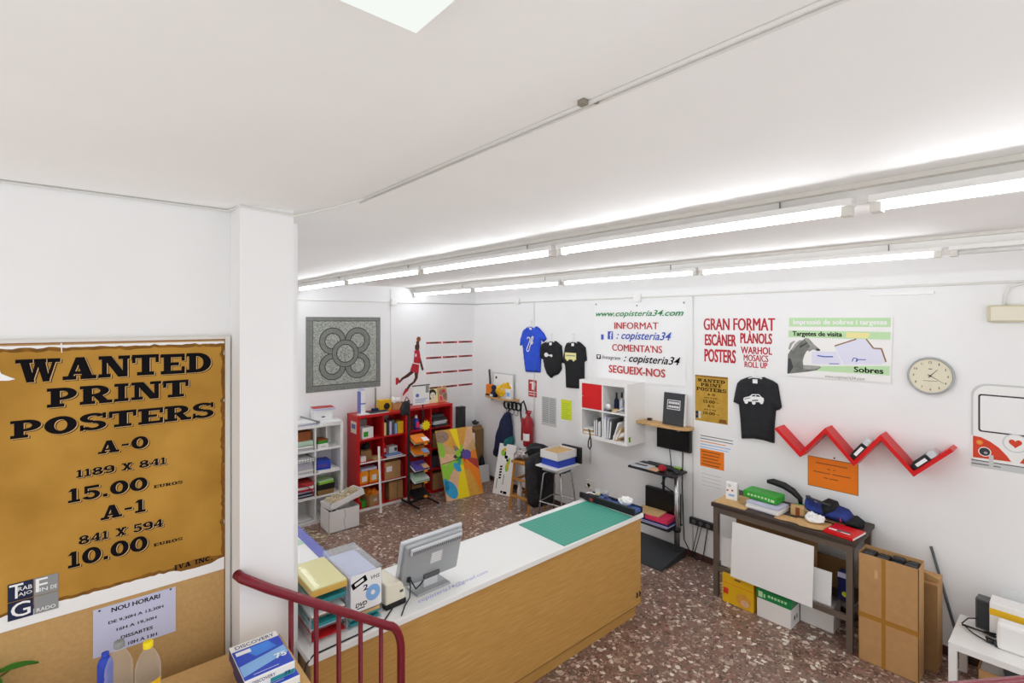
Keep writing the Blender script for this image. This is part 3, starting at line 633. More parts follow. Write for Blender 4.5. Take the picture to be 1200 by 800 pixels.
# clear letter trays (left stack)
def tray_stack():
    t = thing('letter_tray_stack', 'stack of clear letter trays topped with yellow paper on the counter', 'letter trays', (1.125, 3.14, CT))
    w, d = .108, .20
    for k in range(4):
        z = .012+k*.068; o = MB(); o.box(-w, w, -d, d, z, z+.003); o.box(-w, -w+.003, -d, d, z, z+.055); o.box(w-.003, w, -d, d, z, z+.055); o.box(-w, w, d-.003, d, z, z+.055); o.build('tray', 'acrylic', t)
        m = MB(); cols = ['red', 'teal', 'kraft', 'teal'][k]
        m.box(-w+.008, w-.008, -d+.01, d-.02, z+.004, z+.012); m.build('paper_sheets', ['red', 'lilac', 'kraft', 'teal'][k], t)
        if k in (1, 3): MB().box(-w+.006, w-.006, -d+.004, d-.03, z+.013, z+.03).build('folder', 'teal', t)
        if k == 2: MB().box(-w+.006, w-.012, -d+.004, d-.03, z+.013, z+.022).build('folder', 'paper', t)
    for sx in (-1, 1):
        for sy in (-1, 1): o = MB(); o.box(sx*w-.004, sx*w+.004, sy*d-.004, sy*d+.004, 0, .28); o.build('corner_post', 'acrylic', t)
    return t
tray_stack()
t = thing('paper_pack', 'pack of yellow paper in clear film on top of the left letter trays', 'paper pack', (1.125, 3.12, CT+.281))
MB().box(-.106, .106, -.19, .19, 0, .036).build('paper', 'yellow', t, bevel=.004)
MB().box(-.104, .104, -.188, .188, .0362, .045).build('top_sheets', 'pale_yellow', t, bevel=.002)
m = MB(); m.box(-.108, .108, -.192, .192, -.0005, .047); m.build('film', 'acrylic', t, bevel=.006)
# clear display box (right) with the VHS to DVD card
t = thing('acrylic_display_box', 'clear acrylic display box with a VHS to DVD card on the counter', 'display box', (1.352, 3.15, CT))
w, d, h = .108, .215, .335
m = MB(); th = .004
for a in ((-w, -w+th, -d, d, 0, h), (w-th, w, -d, d, 0, h), (-w, w, d-th, d, 0, h), (-w, w, -d, d, h-th, h), (-w, w, -d, d, .085, .089), (-w, w, -d, d, 0, th)): m.box(*a)
m.build('box', 'acrylic', t)
m = MB()
for z in (.012, .045): m.box(-w+.012, w-.012, -d+.012, d-.03, z, z+.012)
m.build('lower_papers', 'teal', t); MB().box(-w+.01, w-.01, -d+.01, d-.03, .060, .078).build('kraft_envelopes', 'kraft', t)
MB().box(-w+.012, w-.012, -d+.03, d-.03, .092, .30).build('paper_block', 'lilac', t, bevel=.004)
c0 = -w+.008; c1 = w-.006
o = MB(); rr = .012
pts = []
for cx_, cz_, a0 in ((c1-rr, .095+rr, -90), (c1-rr, .325-rr, 0), (c0+rr, .325-rr, 90), (c0+rr, .095+rr, 180)):
    for k in range(5): an = math.radians(a0+90*k/4); pts.append((cx_+rr*math.cos(an), cz_+rr*math.sin(an)))
o.prism(pts, -d-.004, -d-.002); o.build('card', 'paper', t)
yy = -d-.0045
m = MB(); M2 = Matrix.Translation((-.045, yy, .275)) @ Matrix.Rotation(-.35, 4, 'Y'); m.prism([(-.05, -.02), (.05, -.02), (.05, .02), (-.05, .02)], 0, .0004, M=M2); m.build('cassette_print', 'print_black', t)
m = MB(); m.prism([(-.03, -.008), (.03, -.008), (.03, .010), (-.03, .010)], -.0006, -.0003, M=M2); m.build('cassette_label', 'paper', t)
m = MB(); m.disc(.045, .185, .048, .05, yy-.0002); m.build('disc_print', 'sky', t)
m = MB(); m.disc(.045, .185, .014, .015, yy-.0005); m.build('disc_hole', 'paper', t)
m = MB(); m.text('2', -.02, .012, .215, .25, yy-.0008, .02); m.build('digit', 'deep_blue', t)
m = MB(); m.text('VHS', .03, .09, .268, .292, yy-.0006, .0, .2); m.text('DVD', -.07, .005, .125, .15, yy-.0006, .02, .2); m.box(-.06, -.01, yy-.0006, yy-.0002, .112, .118); m.build('lettering', 'print_black', t)
# loose cable on the counter end
m = MB(); m.tube([(1.55, 2.97, CT+.005), (1.45, 2.885, CT+.005), (1.3, 2.862, CT+.005), (1.12, 2.855, CT+.005), (1.0, 2.845, CT+.008), (.955, 2.84, .99), (.95, 2.87, .9), (.95, 2.95, .5)], .0045, 8)
tag(m.build('power_cable', 'cable', smooth=True), 'black cable lying along the counter front edge by the clear trays', 'cable')
# desk behind the column
t = thing('side_desk', 'side desk with a periwinkle edge behind the white column', 'desk', (1.0, 3.6, 0))
B(t, 'top', 'white', 0, .56, 0, 2.3, .91, .95, bevel=.003); B(t, 'edge_strip', 'periwinkle', .50, .585, 0, 2.3, .905, .957, bevel=.006)
for y in (.03, 2.2): B(t, 'side_panel', 'white', .02, .56, y, y+.03, 0, .91, bevel=.002)
def sheet(name, label, cat, x, y, z, sx, sy, rz, m_, h=.002, parent=None):
    o = MB().box(-sx/2, sx/2, -sy/2, sy/2, 0, h).build(name, m_, loc=(x, y, z)); o.rotation_euler = (0, 0, rz); return tag(o, label, cat)
sheet('printed_sheet', 'pale green printed sheet farthest on the side desk', 'sheet', 1.37, 4.62, .951, .22, .30, .2, 'mint')
sheet('printed_sheet', 'pale sheet with an oval mark on the side desk', 'sheet', 1.36, 4.25, .951, .24, .30, -.1, 'paper')
o = thing('bird_card', 'white card with a dark red bird on the side desk', 'card', (1.38, 3.93, .954), .15)
MB().box(-.11, .11, -.13, .13, 0, .002).build('card', 'paper', o)
m = MB(); m.poly([(-.06, .0, .0026), (-.01, .01, .0026), (.05, .06, .0026), (.02, .0, .0026), (.06, -.03, .0026), (.0, -.02, .0026), (-.02, -.06, .0026), (-.03, -.01, .0026)]); m.build('bird_print', 'print_red', o)

# ------------------------------------------------------------------ back wall decorations
t = wthing('B', 'tile_poster', 'grey stone flower-tile poster on the back wall', 'poster', 358.5, 459.5); t.location.y -= .002
W_, Hh = L(t, 445.4, 455)[0], L(t, 400, 371.5)[1]; H0 = L(t, 400, 456.5)[1]
part(t, 'sheet', 'stone_dark', lambda m: m.box(0, W_, -.006, 0, H0, Hh))
part(t, 'border_print', 'stone_mid', lambda m: [m.flat(q, -.0064) for q in ([(.004, H0+.004), (W_-.004, H0+.004), (W_-.004, H0+.085), (.004, H0+.085)], [(.004, Hh-.055), (W_-.004, Hh-.055), (W_-.004, Hh-.004), (.004, Hh-.004)], [(.004, H0+.09), (.095, H0+.09), (.095, Hh-.06), (.004, Hh-.06)], [(W_-.065, H0+.09), (W_-.004, H0+.09), (W_-.004, Hh-.06), (W_-.065, Hh-.06)])])
part(t, 'field_print', 'stone_light', lambda m: m.flat([(.103, H0+.096), (W_-.072, H0+.096), (W_-.072, Hh-.066), (.103, Hh-.066)], -.0066))
cx, cz = L(t, 404.5, 413.8); sc = L(t, 414, 413)[0]-L(t, 395, 413)[0]
def fl_(m, R, r, y):
    for k in range(4):
        a = math.radians(45+90*k); m.ringf(cx+.285*math.cos(a), cz+.285*math.sin(a)*.98, R, r, y, asp=1.0)
part(t, 'petal_outline', 'stone_dark', lambda m: fl_(m, .210, .112, -.0070))
part(t, 'petal_print', 'stone_mid', lambda m: fl_(m, .196, .126, -.0074))
part(t, 'core_outline', 'stone_dark', lambda m: m.disc(cx, cz, .218, .218, -.0078, 40))
part(t, 'core_print', 'stone_mid', lambda m: m.disc(cx, cz, .206, .206, -.0082, 40))
part(t, 'core_field_outline', 'stone_dark', lambda m: m.disc(cx, cz, .147, .147, -.0086, 40))
part(t, 'core_field', 'stone_light', lambda m: m.disc(cx, cz, .133, .133, -.009, 40))

t = wthing('B', 'wall_decal', 'wall decal of a leaping basketball player in red kit', 'wall decal', 485, 460)
J = lambda x, y: L(t, x, y)
# pixel outlines
def pxpoly(m, pts, y): m.flat([J(330+a/5, 340+b/5) for a, b in pts], y)
m = MB()
pxpoly(m, [(782, 322), (790, 314), (803, 314), (808, 325), (806, 345), (798, 356), (786, 352), (780, 340)], -.003)          # head
pxpoly(m, [(790, 330), (788, 300), (797, 296), (806, 300), (804, 330)], -.0034)                                                # raised arm
pxpoly(m, [(796, 362), (808, 372), (818, 410), (826, 440), (832, 462), (826, 472), (820, 466), (812, 436), (800, 400)], -.0034) # lowered arm
pxpoly(m, [(758, 470), (775, 482), (742, 508), (712, 522), (690, 545), (682, 540), (704, 512), (730, 494)], -.003)            # rear leg
pxpoly(m, [(778, 480), (800, 484), (797, 515), (782, 540), (756, 560), (740, 585), (728, 580), (745, 552), (770, 535), (780, 510)], -.003)
m.build('figure', 'skin_dark', t)
m = MB()
pxpoly(m, [(778, 352), (806, 350), (812, 380), (812, 410), (806, 432), (772, 426), (776, 390)], -.004)
pxpoly(m, [(768, 424), (806, 432), (804, 460), (802, 486), (778, 482), (752, 470)], -.0044); m.build('kit', 'print_red', t)
m = MB(); pxpoly(m, [(768, 423), (807, 431), (806, 436), (767, 428)], -.005); pxpoly(m, [(782, 372), (790, 370), (790, 388), (782, 390)], -.005); m.build('kit_trim', 'paper', t)
a = J(330+802/5, 340+286/5); part(t, 'ball', 'brown', lambda m: m.disc(a[0], a[1], .042, .044, -.0045, 18))
m = MB(); pxpoly(m, [(668, 514), (680, 510), (694, 530), (676, 555), (668, 552)], -.0038); pxpoly(m, [(726, 572), (744, 584), (722, 606), (712, 620), (708, 610)], -.0038); m.build('shoe', 'print_red', t)

t = wthing('B', 'wall_calendar', 'white year calendar with red month headings on the back wall', 'calendar', 497, 474)
x1, zt = L(t, 556.2, 397); zb = L(t, 520, 472.5)[1]
part(t, 'sheet', 'paper', lambda m: m.box(0, x1, -.004, 0, zb, zt))
wc = (x1-.07)/3
def cal(m, kind):
    for r in range(4):
        z1_ = zt-.03-r*.268
        for c in range(3):
            x0 = .04+c*wc
            if kind == 0: m.box(x0, x0+wc-.03, -.005, -.0035, z1_-.034, z1_)
            elif kind == 1: m.box(x0+.07, x0+wc-.1, -.0056, -.0045, z1_-.03, z1_-.006)
            else:
                for k in range(6): m.box(x0, x0+wc-.03, -.0044, -.0035, z1_-.07-k*.03, z1_-.068-k*.03)
                for k in range(8): m.box(x0+k*(wc-.03)/7, x0+k*(wc-.03)/7+.002, -.0044, -.0035, z1_-.225, z1_-.05)
for r in range(4):
    for c in range(3):
        x0 = .04+c*wc; z1_ = zt-.03-r*.268; o = MB().box(x0, x0+wc-.03, -.005, -.0035, z1_-.034, z1_).build('month_heading', 'print_red2', t); MB().box(x0+.07, x0+wc-.1, -.0056, -.0045, z1_-.03, z1_-.006).build('heading_print', 'skin_dark', o)
part(t, 'date_grid', 'light_grey', lambda m: cal(m, 2))

# ------------------------------------------------------------------ generic small goods
def carton(name, label, cat, x, y, z, sx, sy, sz, rz=0.0, m_='white', lid=None, spot=None, group=None, open_top=False, rot=None):
    """box standing with its base centre at x, y, z; front is -Y"""
    t = thing(name, label, cat, (x, y, z), rz, group, rot)
    if open_top:
        o = MB(); th = .006
        for a in ((-sx/2, sx/2, -sy/2, -sy/2+th, 0, sz), (-sx/2, sx/2, sy/2-th, sy/2, 0, sz), (-sx/2, -sx/2+th, -sy/2, sy/2, 0, sz), (sx/2-th, sx/2, -sy/2, sy/2, 0, sz), (-sx/2, sx/2, -sy/2, sy/2, 0, th)): o.box(*a)
        o.build('body', m_, t)
    else: B(t, 'body', m_, -sx/2, sx/2, -sy/2, sy/2, 0, sz, bevel=min(.004, sz*.2))
    if lid: B(t, 'lid', lid, -sx/2-.003, sx/2+.003, -sy/2-.003, sy/2+.003, sz*.72, sz+.003, bevel=.003)
    if spot:
        mm, u0, u1, v0, v1 = spot; MB().box(-sx/2+sx*u0, -sx/2+sx*u1, -sy/2-.0035-(.003 if lid else 0), -sy/2+.001, sz*v0, sz*v1).build('front_label', mm, t)
    return t
def pile(name, label, cat, x, y, z, sx, sy, n, h, cols, rz=0.0, jit=.012, seed=1):
    """uneven pile of sheets or magazines, each a leaf of one stack"""
    r = random.Random(seed); t = thing(name, label, cat, (x, y, z), rz)
    o = [MB() for _ in cols]; zz = 0.0
    for k in range(n):
        hh = h/n*(.7+.6*r.random()); i = r.randrange(len(cols)); M = Matrix.Translation((r.uniform(-jit, jit), r.uniform(-jit, jit), zz+hh/2)) @ Matrix.Rotation(r.uniform(-.05, .05), 4, 'Z')
        o[i].box(-sx/2, sx/2, -sy/2, sy/2, -hh/2, hh/2-.0006, M=M); zz += hh
    for i, m in enumerate(o):
        if len(m.bm.verts): m.build('sheets', cols[i], t)
        else: m.bm.free()
    return t

def cube_shelf(name, label, cat, x0, x1, y0, y1, ztop, cols, rows, m_, edges=None, th=.04, tin=.02, z0=0.0, extra=None):
    t = thing(name, label, cat, (x0, y0, z0)); w, d, h = x1-x0, y1-y0, ztop-z0
    B(t, 'top_board', m_, 0, w, 0, d, h-th, h, bevel=.002); B(t, 'bottom_board', edges or m_, 0, w, 0, d, 0, th, bevel=.002)
    for x in (0, w-th): B(t, 'side_board', m_, x, x+th, 0, d, th, h-th, bevel=.002)
    cw = (w-2*th-(cols-1)*tin)/cols; rh = (h-2*th-(rows-1)*tin)/rows
    for c in range(1, cols): B(t, 'upright', m_, th+c*cw+(c-1)*tin, th+c*cw+c*tin, .002, d-.005, th, h-th, bevel=.001)
    for r in range(1, rows):
        z = th+r*rh+(r-1)*tin
        for c in range(cols):
            x = th+c*(cw+tin); B(t, 'shelf', (edges if (edges and r < 3) else m_), x, x+cw, .002, d-.005, z, z+tin, bevel=.001)
    MB().box(th, w-th, d-.006, d-.002, th, h-th).build('back_panel', 'wall_paint' if m_ == 'white' else m_, t)
    def cell(c, r):     # r counted from the top: world x0, x1 and floor z of a cell
        rr = rows-1-r; return x0+th+c*(cw+tin), x0+th+c*(cw+tin)+cw, z0+th+rr*(rh+tin)
    return t, cell, cw, rh
YS = 7.22
t, wc_, cw, rh = cube_shelf('cube_shelf', 'white cube shelf crammed with papers left of the red shelves', 'shelf', 2.16, 2.97, YS, WY-.03, 1.41, 2, 4, 'white')
a0, a1, z = wc_(1, 0); MB().box(a0+(a1-a0)*.5-2.16, a0+(a1-a0)*.5+.015-2.16, .1, .36, z, z+rh).build('inner_upright', 'white', t)
def in_cell(cellf, c, r): a0, a1, z = cellf(c, r); return (a0+a1)/2, z, a1-a0
x, z, w = in_cell(wc_, 0, 0)
pile('paper_stack', 'white paper stack under the mint tray in the white shelf top row', 'paper stack', x, YS+.13, z, w*.92, .25, 7, .07, ['paper', 'light_grey', 'white'], .03, seed=2)
carton('letter_tray', 'mint green tray in the top left cell of the white shelf', 'tray', x, YS+.15, z+.082, w*.9, .28, .06, .0, 'mint', None)
carton('carton', 'rust brown carton on the mint tray in the white shelf', 'box', x+.02, YS+.17, z+.1425, w*.72, .24, .13, .03, 'brown', None)
t = thing('wire_tray', 'grey wire tray jutting out of the white shelf', 'tray', (x, YS+.02, wc_(0, 1)[2]+rh-.03)); m = MB()
zz = wc_(0, 1)[2]; t.location.z = zz+.20
for k in range(9): m.tube([(-.15+k*.0375, -.10, .06), (-.15+k*.0375, -.09, .0), (-.15+k*.0375, .24, .0), (-.15+k*.0375, .25, .06)], .003, 6)
for zq, yq in ((.06, -.10), (.03, -.095), (.0, .05), (.0, .15)): m.tube([(-.155, yq, zq), (.155, yq, zq)], .003, 6)
m.build('basket', 'grey', t); MB().box(-.145, .145, -.085, .235, .004, .03).build('papers', 'paper', t)
pile('paper_stack', 'pale paper stack filling the second row left cell of the white shelf', 'paper stack', x, YS+.15, zz, w*.9, .27, 10, .185, ['paper', 'lilac', 'light_grey', 'pale_green'], -.04, seed=4)
x, zz, w = in_cell(wc_, 0, 2)
pile('paper_stack', 'paper stack with red-edged sheets low in the white shelf left column', 'paper stack', x, YS+.14, zz, w*.92, .28, 9, .10, ['paper', 'charcoal', 'paper', 'lilac'], .05, seed=5)
pile('red_folders', 'dark red folders slumped in the third row left cell of the white shelf', 'folders', x, YS+.13, zz+.125, w*.88, .29, 5, .10, ['print_red', 'paper', 'print_red2'], -.08, seed=6)
t = thing('red_strap', 'dark red strap hanging over the folders in the white shelf', 'strap', (x, YS-.02, zz+.02)); m = MB(); m.tube([(-.15, .0, .26), (-.06, -.012, .23), (.05, -.014, .19), (.13, -.012, .10), (.15, .0, .02)], .022, 10, flat=.25); m.build('band', 'print_red', t, smooth=True)
x, zz, w = in_cell(wc_, 0, 3)
carton('carton', 'small black box in the bottom left cell of the white shelf', 'box', x-.12, YS+.12, zz, .08, .16, .16, 0, 'black'); pile('paper_stack', 'flat grey sheets on the floor of the bottom left cell of the white shelf', 'paper stack', x+.05, YS+.18, zz, .2, .25, 4, .025, ['light_grey', 'paper'], .1, seed=8)
x, z, w = in_cell(wc_, 1, 0)
carton('carton', 'white carton in the top right cell of the white shelf', 'box', x-.075, YS+.12, z, .155, .2, .07, .05, 'white', spot=('paper_grey', .3, .7, .3, .6)); carton('carton', 'green carton with brown lid on the white carton in the white shelf', 'box', x-.08, YS+.12, z+.0715, .15, .19, .055, .12, 'green', 'brown')
x, z, w = in_cell(wc_, 1, 1)
carton('carton', 'royal blue carton in the second row right cell of the white shelf', 'box', x-.05, YS+.14, z+.032, .2, .24, .12, -.12, 'blue_box', spot=('purple', .1, .8, .3, .7)); pile('paper_stack', 'white sheets under the royal blue carton in the white shelf', 'paper stack', x, YS+.15, z, w*.86, .27, 4, .03, ['paper', 'white'], .02, seed=9)
x, z, w = in_cell(wc_, 1, 2)
carton('carton', 'tan tray box under the black tray in the white shelf', 'box', x-.03, YS+.14, z, .24, .22, .07, .02, 'cardboard_dark'); t = carton('tray', 'black tray on the tan box in the white shelf', 'tray', x-.02, YS+.15, z+.0715, .25, .24, .08, -.05, 'black'); pile('paper_stack', 'light green papers over the black tray in the white shelf', 'paper stack', x-.03, YS+.16, z+.153, .22, .22, 4, .05, ['pale_green', 'lime', 'paper'], .1, seed=10)
# top of the white shelf
pile('magazine_pile', 'untidy pile of magazines on the left of the white shelf top', 'magazines', 2.42, 7.38, 1.411, .36, .26, 6, .045, ['paper', 'light_grey', 'dark_grey', 'lilac'], .1, .02, seed=11)
pile('magazine_pile', 'white papers lying in front of the lidded box on the white shelf', 'papers', 2.79, 7.34, 1.411, .32, .22, 4, .025, ['paper', 'white'], -.06, .015, seed=12)
t = carton('storage_box', 'white lidded storage box on top of the white shelf', 'box', 2.75, 7.49, 1.437, .27, .19, .15, -.12, 'white', None, ('black', .42, .6, .25, .36))
pile('magazine_pile', 'magazines on the lidded box above the white shelf', 'magazines', 2.76, 7.46, 1.588, .30, .2, 5, .03, ['paper', 'print_red2', 'lilac', 'paper'], -.15, .012, seed=17)
t = thing('paper_tube', 'thin grey tube lying across the white shelf top', 'tube', (2.50, 7.25, 1.50)); MB().tube([(-.1, .12, .03), (.13, -.02, -.055)], .012, 10).build('tube', 'grey', t, smooth=True)
# floor box in front of the white shelf
t = thing('floor_carton', 'white carton on the floor in front of the white shelf', 'box', (2.79, 6.90, 0), .0)
bx = MB()
for a in ((-.215, .215, -.165, -.16, 0, .3), (-.215, .215, .16, .165, 0, .3), (-.215, -.21, -.165, .165, 0, .3), (.21, .215, -.165, .165, 0, .3), (-.215, .215, -.165, .165, 0, .01)): bx.box(*a)
bx.build('body', 'white', t)
m = MB(); m.tube([(-.0, -.1665, .29), (.015, -.1665, .2), (-.01, -.1665, .15), (.01, -.1665, .02)], .0018, 6); m.build('crack', 'dark_grey', t)
t = thing('white_lid_tray', 'tilted white tray full of beige scraps lying on the floor carton', 'tray', (2.84, 6.90, .305), .08, None, (-.06, -.22, .08)); m = MB()
for a in ((-.26, .26, -.15, -.14, 0, .08), (-.26, .26, .14, .15, 0, .08), (-.26, -.25, -.15, .15, 0, .08), (.25, .26, -.15, .15, 0, .08), (-.26, .26, -.15, .15, 0, .01)): m.box(*a)
m.build('tray', 'white', t)
t.location.z = .36
sc_ = MB(); rr = random.Random(4)
for k in range(130): sc_.obox((rr.uniform(-.2, .2), rr.uniform(-.11, .11), .05+rr.uniform(0, .055)), (.035, .02, .012), (rr.random()*3, rr.random()*3, rr.random()*3))
o = sc_.build('paper_scraps', 'beige', t); o['kind'] = 'stuff'
t = thing('black_bag', 'black crumpled bag poking out of the floor carton at the left', 'bag', (2.645, 6.83, .012)); MB().puff([(-.045, 0), (.05, 0), (.07, .2), (.03, .33), (-.02, .37), (-.045, .25)], .05, .02, .01).build('bag', 'black_cloth', t, smooth=True)
m = MB(); rr = random.Random(9)
for k in range(7):
    p = [(2.36+rr.uniform(-.1, .25), 6.80+rr.uniform(-.28, .2), .008)]
    for j in range(5): p.append((p[-1][0]+rr.uniform(-.07, .07), p[-1][1]+rr.uniform(-.07, .07), .008+rr.uniform(0, .015)))
    m.tube(p, .006, 6)
o = m.build('cable_scraps', 'beige', smooth=True); tag(o, 'tangle of beige cable scraps on the floor by the white shelf', 'cable scraps', None, 'stuff')

# red shelves
YR = 7.22
t, ra, cwr, rhr = cube_shelf('cube_shelf', 'red cube shelf in the middle, directly right of the white shelf', 'shelf', 3.19, 4.05, YR, WY-.03, 1.455, 2, 4, 'red_shelf', None)
m = MB(); m.box(-.0015, .001, .04, .24, 1.18, 1.36); m.build('side_sticker', 'cream', t); m = MB(); m.box(-.0022, -.0010, .07, .21, 1.25, 1.32); m.build('sticker_print', 'periwinkle', t)
m = MB()
for z in ra(0, 1)[2], ra(0, 2)[2], .04: m.box(.04, .82, -.004, .003, z-.02, z-.001) if z > .05 else m.box(.0, .86, -.006, .003, .0, .038)
m.build('edge_strip', 'white', t)
t, rb, _, _ = cube_shelf('cube_shelf', 'red cube shelf behind the black display stand', 'shelf', 4.055, 4.92, YR, WY-.03, 1.47, 2, 4, 'red_shelf', None)
x, z, w = in_cell(ra, 0, 0)
carton('panel', 'grey board leaning inside the top left cell of the middle red shelf', 'board', x-.05, YR+.3, z, .2, .03, .26, 0, 'grey'); carton('carton', 'white carton with a green label in the top left cell of the middle red shelf', 'box', x-.06, YR+.14, z, .2, .2, .17, .2, 'white', None, ('green', .1, .5, .2, .65))
x, z, w = in_cell(ra, 1, 0)
carton('panel', 'grey board leaning inside the top right cell of the middle red shelf', 'board', x-.06, YR+.32, z, .2, .03, .28, 0, 'grey')
for k, (mm, hh, ll) in enumerate((('pale_yellow', .2, 'cream'), ('charcoal', .22, 'charcoal'), ('lilac', .21, 'lilac'), ('dark_grey', .23, 'dark grey'), ('sky', .17, 'pale blue'))):
    t = thing('book', ll+' upright book in the top right cell of the middle red shelf', 'book', (x-.15+k*.048, YR+.14, z), 0, 'upright books in the middle red shelf'); B(t, 'cover', mm, -.02, .02, -.09, .09, 0, hh, bevel=.002); MB().box(-.017, .017, -.085, .0915, .003, hh-.003).build('pages', 'paper', t)
carton('carton', 'yellow carton beside the books in the middle red shelf', 'box', x+.125, YR+.14, z, .1, .18, .19, 0, 'yellow')
x, z, w = in_cell(ra, 0, 1)
carton('carton', 'small white carton in the second row left cell of the middle red shelf', 'box', x-.12, YR+.1, z, .09, .12, .08, .1, 'white'); carton('carton', 'brown carton in the second row left cell of the middle red shelf', 'box', x-.03, YR+.18, z, .16, .18, .15, -.2, 'cardboard_dark'); crumple('pouch', 'small dark pouch on the brown carton in the middle red shelf', 'pouch', (x-.02, YR+.18, z+.152), .07, 'black_cloth', 3)
carton('carton', 'flat tan carton in the second row left cell of the middle red shelf', 'box', x+.11, YR+.12, z, .14, .2, .03, .1, 'kraft')
x, z, w = in_cell(ra, 1, 1)
carton('carton', 'small red carton in the second row right cell of the middle red shelf', 'box', x-.11, YR+.2, z, .07, .1, .2, 0, 'red', None, ('white', .2, .8, .3, .6)); carton('carton', 'white printed carton in the second row right cell of the middle red shelf', 'box', x+.04, YR+.22, z, .16, .14, .13, .1, 'white', None, ('dark_grey', .6, .9, .4, .8)); pile('leaflet_pile', 'blue leaflets fanned in the second row right cell of the middle red shelf', 'leaflets', x, YR+.07, z, .28, .11, 4, .035, ['sky', 'paper', 'dark_grey', 'periwinkle'], .03, .02, seed=21)
x, z, w = in_cell(ra, 0, 2)
for k in (0, 1):
    t = thing('paper_sack', ('left' if k == 0 else 'right')+' of two orange and white packs in the third row of the middle red shelf', 'pack', (x-.1+k*.16, YR+.12, z), .05)
    m = MB(); m.prism([(-.07, 0), (.07, 0), (.075, .17), (.055, .20), (-.055, .20), (-.075, .17)], -.07, .07); m.build('sack', 'orange_price', t, bevel=.012); MB().box(-.04, .04, -.073, -.06, .04, .12).build('front_label', 'paper', t)
carton('carton', 'flat lilac carton on the orange packs in the middle red shelf', 'box', x-.02, YR+.12, z+.201, .26, .14, .035, .02, 'lilac')
x, z, w = in_cell(ra, 1, 2)
carton('carton', 'kraft carton with a torn white label in the middle red shelf', 'box', x-.03, YR+.16, z, .28, .27, .27, 0, 'cardboard', None, ('paper', .1, .45, .45, .75)); t = thing('folder', 'dark red folder leaning beside the kraft carton in the middle red shelf', 'folder', (x+.15, YR+.12, z), 0); MB().box(-.004, .004, -.11, .11, 0, .26, M=Matrix.Rotation(-.15, 4, 'Y')).build('cover', 'print_red', t)
x, z, w = in_cell(ra, 0, 3)
carton('carton', 'open kraft carton in the bottom left cell of the middle red shelf', 'box', x+.05, YR+.15, z, .24, .25, .17, .25, 'cardboard', None, ('light_grey', .35, .6, .35, .6), open_top=True); crumple('bag', 'orange bag spilling from the kraft carton in the middle red shelf', 'bag', (x+.06, YR+.12, z+.10), .10, 'orange', 5); carton('carton', 'bright green carton in the bottom left cell of the middle red shelf', 'box', x-.13, YR+.12, z, .1, .18, .1, 0, 'green', None, ('red', 0, .3, 0, 1))
x, z, w = in_cell(ra, 1, 3)
carton('carton', 'tall kraft carton in the bottom right cell of the middle red shelf', 'box', x+.04, YR+.17, z, .24, .26, .29, 0, 'cardboard', None, ('cardboard_dark', .55, .6, .02, .98))
# right red shelf content
x, z, w = in_cell(rb, 0, 0)
t = thing('glue_bottle', 'blue bottle with white cap in the right red shelf behind the stand', 'bottle', (x-.02, YR+.12, z)); MB().lathe([(0, 0), (.05, 0), (.05, .14), (.025, .18), (0, .18)], n=20).build('body', 'blue', t, smooth=True); MB().lathe([(.024, 0), (.022, .05), (0, .05)], c=(0, 0, .18), n=16).build('cap', 'white', t, smooth=True); MB().box(-.03, .03, -.053, -.04, .03, .12).build('front_label', 'pink', t)
carton('carton', 'charcoal carton beside the blue bottle in the right red shelf', 'box', x-.12, YR+.2, z, .1, .2, .2, 0, 'charcoal')
carton('carton', 'small white carton in front of the blue bottle in the right red shelf', 'box', x+.1, YR+.1, z, .08, .1, .06, .3, 'white')
x, z, w = in_cell(rb, 1, 0)
pile('tray_pile', 'stack of grey trays in the top right cell of the right red shelf', 'trays', x-.02, YR+.14, z, .27, .27, 4, .14, ['light_grey', 'charcoal', 'silver_light'], .1, .015, seed=23); carton('tray', 'dark tray with a white sheet on top of the grey tray stack', 'tray', x-.03, YR+.15, z+.151, .25, .22, .05, -.15, 'charcoal')
x, z, w = in_cell(rb, 1, 1)
carton('carton', 'dark brown carton in the second row right cell of the right red shelf', 'box', x, YR+.17, z, .3, .27, .24, 0, 'cardboard_dark'); 
x, z, w = in_cell(rb, 1, 2)
carton('carton', 'grey carton in the third row right cell of the right red shelf', 'box', x, YR+.2, z, .26, .25, .2, 0, 'dark_grey')
x, z, w = in_cell(rb, 1, 3)
carton('carton', 'kraft carton low on the right of the right red shelf', 'box', x-.01, YR+.13, z, .30, .26, .27, 0, 'cardboard')
x, z, w = in_cell(rb, 0, 3)
carton('carton', 'brown carton in the bottom row behind the display stand', 'box', x, YR+.2, z, .26, .25, .2, 0, 'cardboard_dark')
# on top of the red shelves
ZA, ZB = 1.456, 1.471
t = thing('carton', 'tall white and blue carton standing on the middle red shelf', 'box', (3.335, 7.40, ZA)); B(t, 'body', 'white', -.045, .045, -.045, .045, 0, .36, bevel=.003); m = MB(); m.prism([(-.045, .36), (.045, .36), (.02, .39), (-.02, .39)], -.045, .045); m.build('gable', 'lilac', t); MB().box(-.0465, -.03, -.0465, .0465, .01, .35).build('side_band', 'periwinkle', t); MB().box(-.03, .046, -.0465, -.04, .15, .17).build('front_band', 'periwinkle', t)
carton('paper_pad', 'white pad lying at the left end of the middle red shelf', 'pad', 3.33, 7.30, ZA, .2, .1, .012, .02, 'white')
t = thing('laptop', 'dark tray with white rim lying on the middle red shelf', 'tray', (3.56, 7.32, ZA), .03); B(t, 'base', 'light_grey', -.16, .16, -.09, .09, 0, .014); B(t, 'lid', 'charcoal', -.15, .16, -.085, .095, .014, .024)
carton('hole_punch', 'small navy hole punch on the dark tray', 'punch', 3.53, 7.34, ZA+.0245, .1, .06, .045, .2, 'navy')
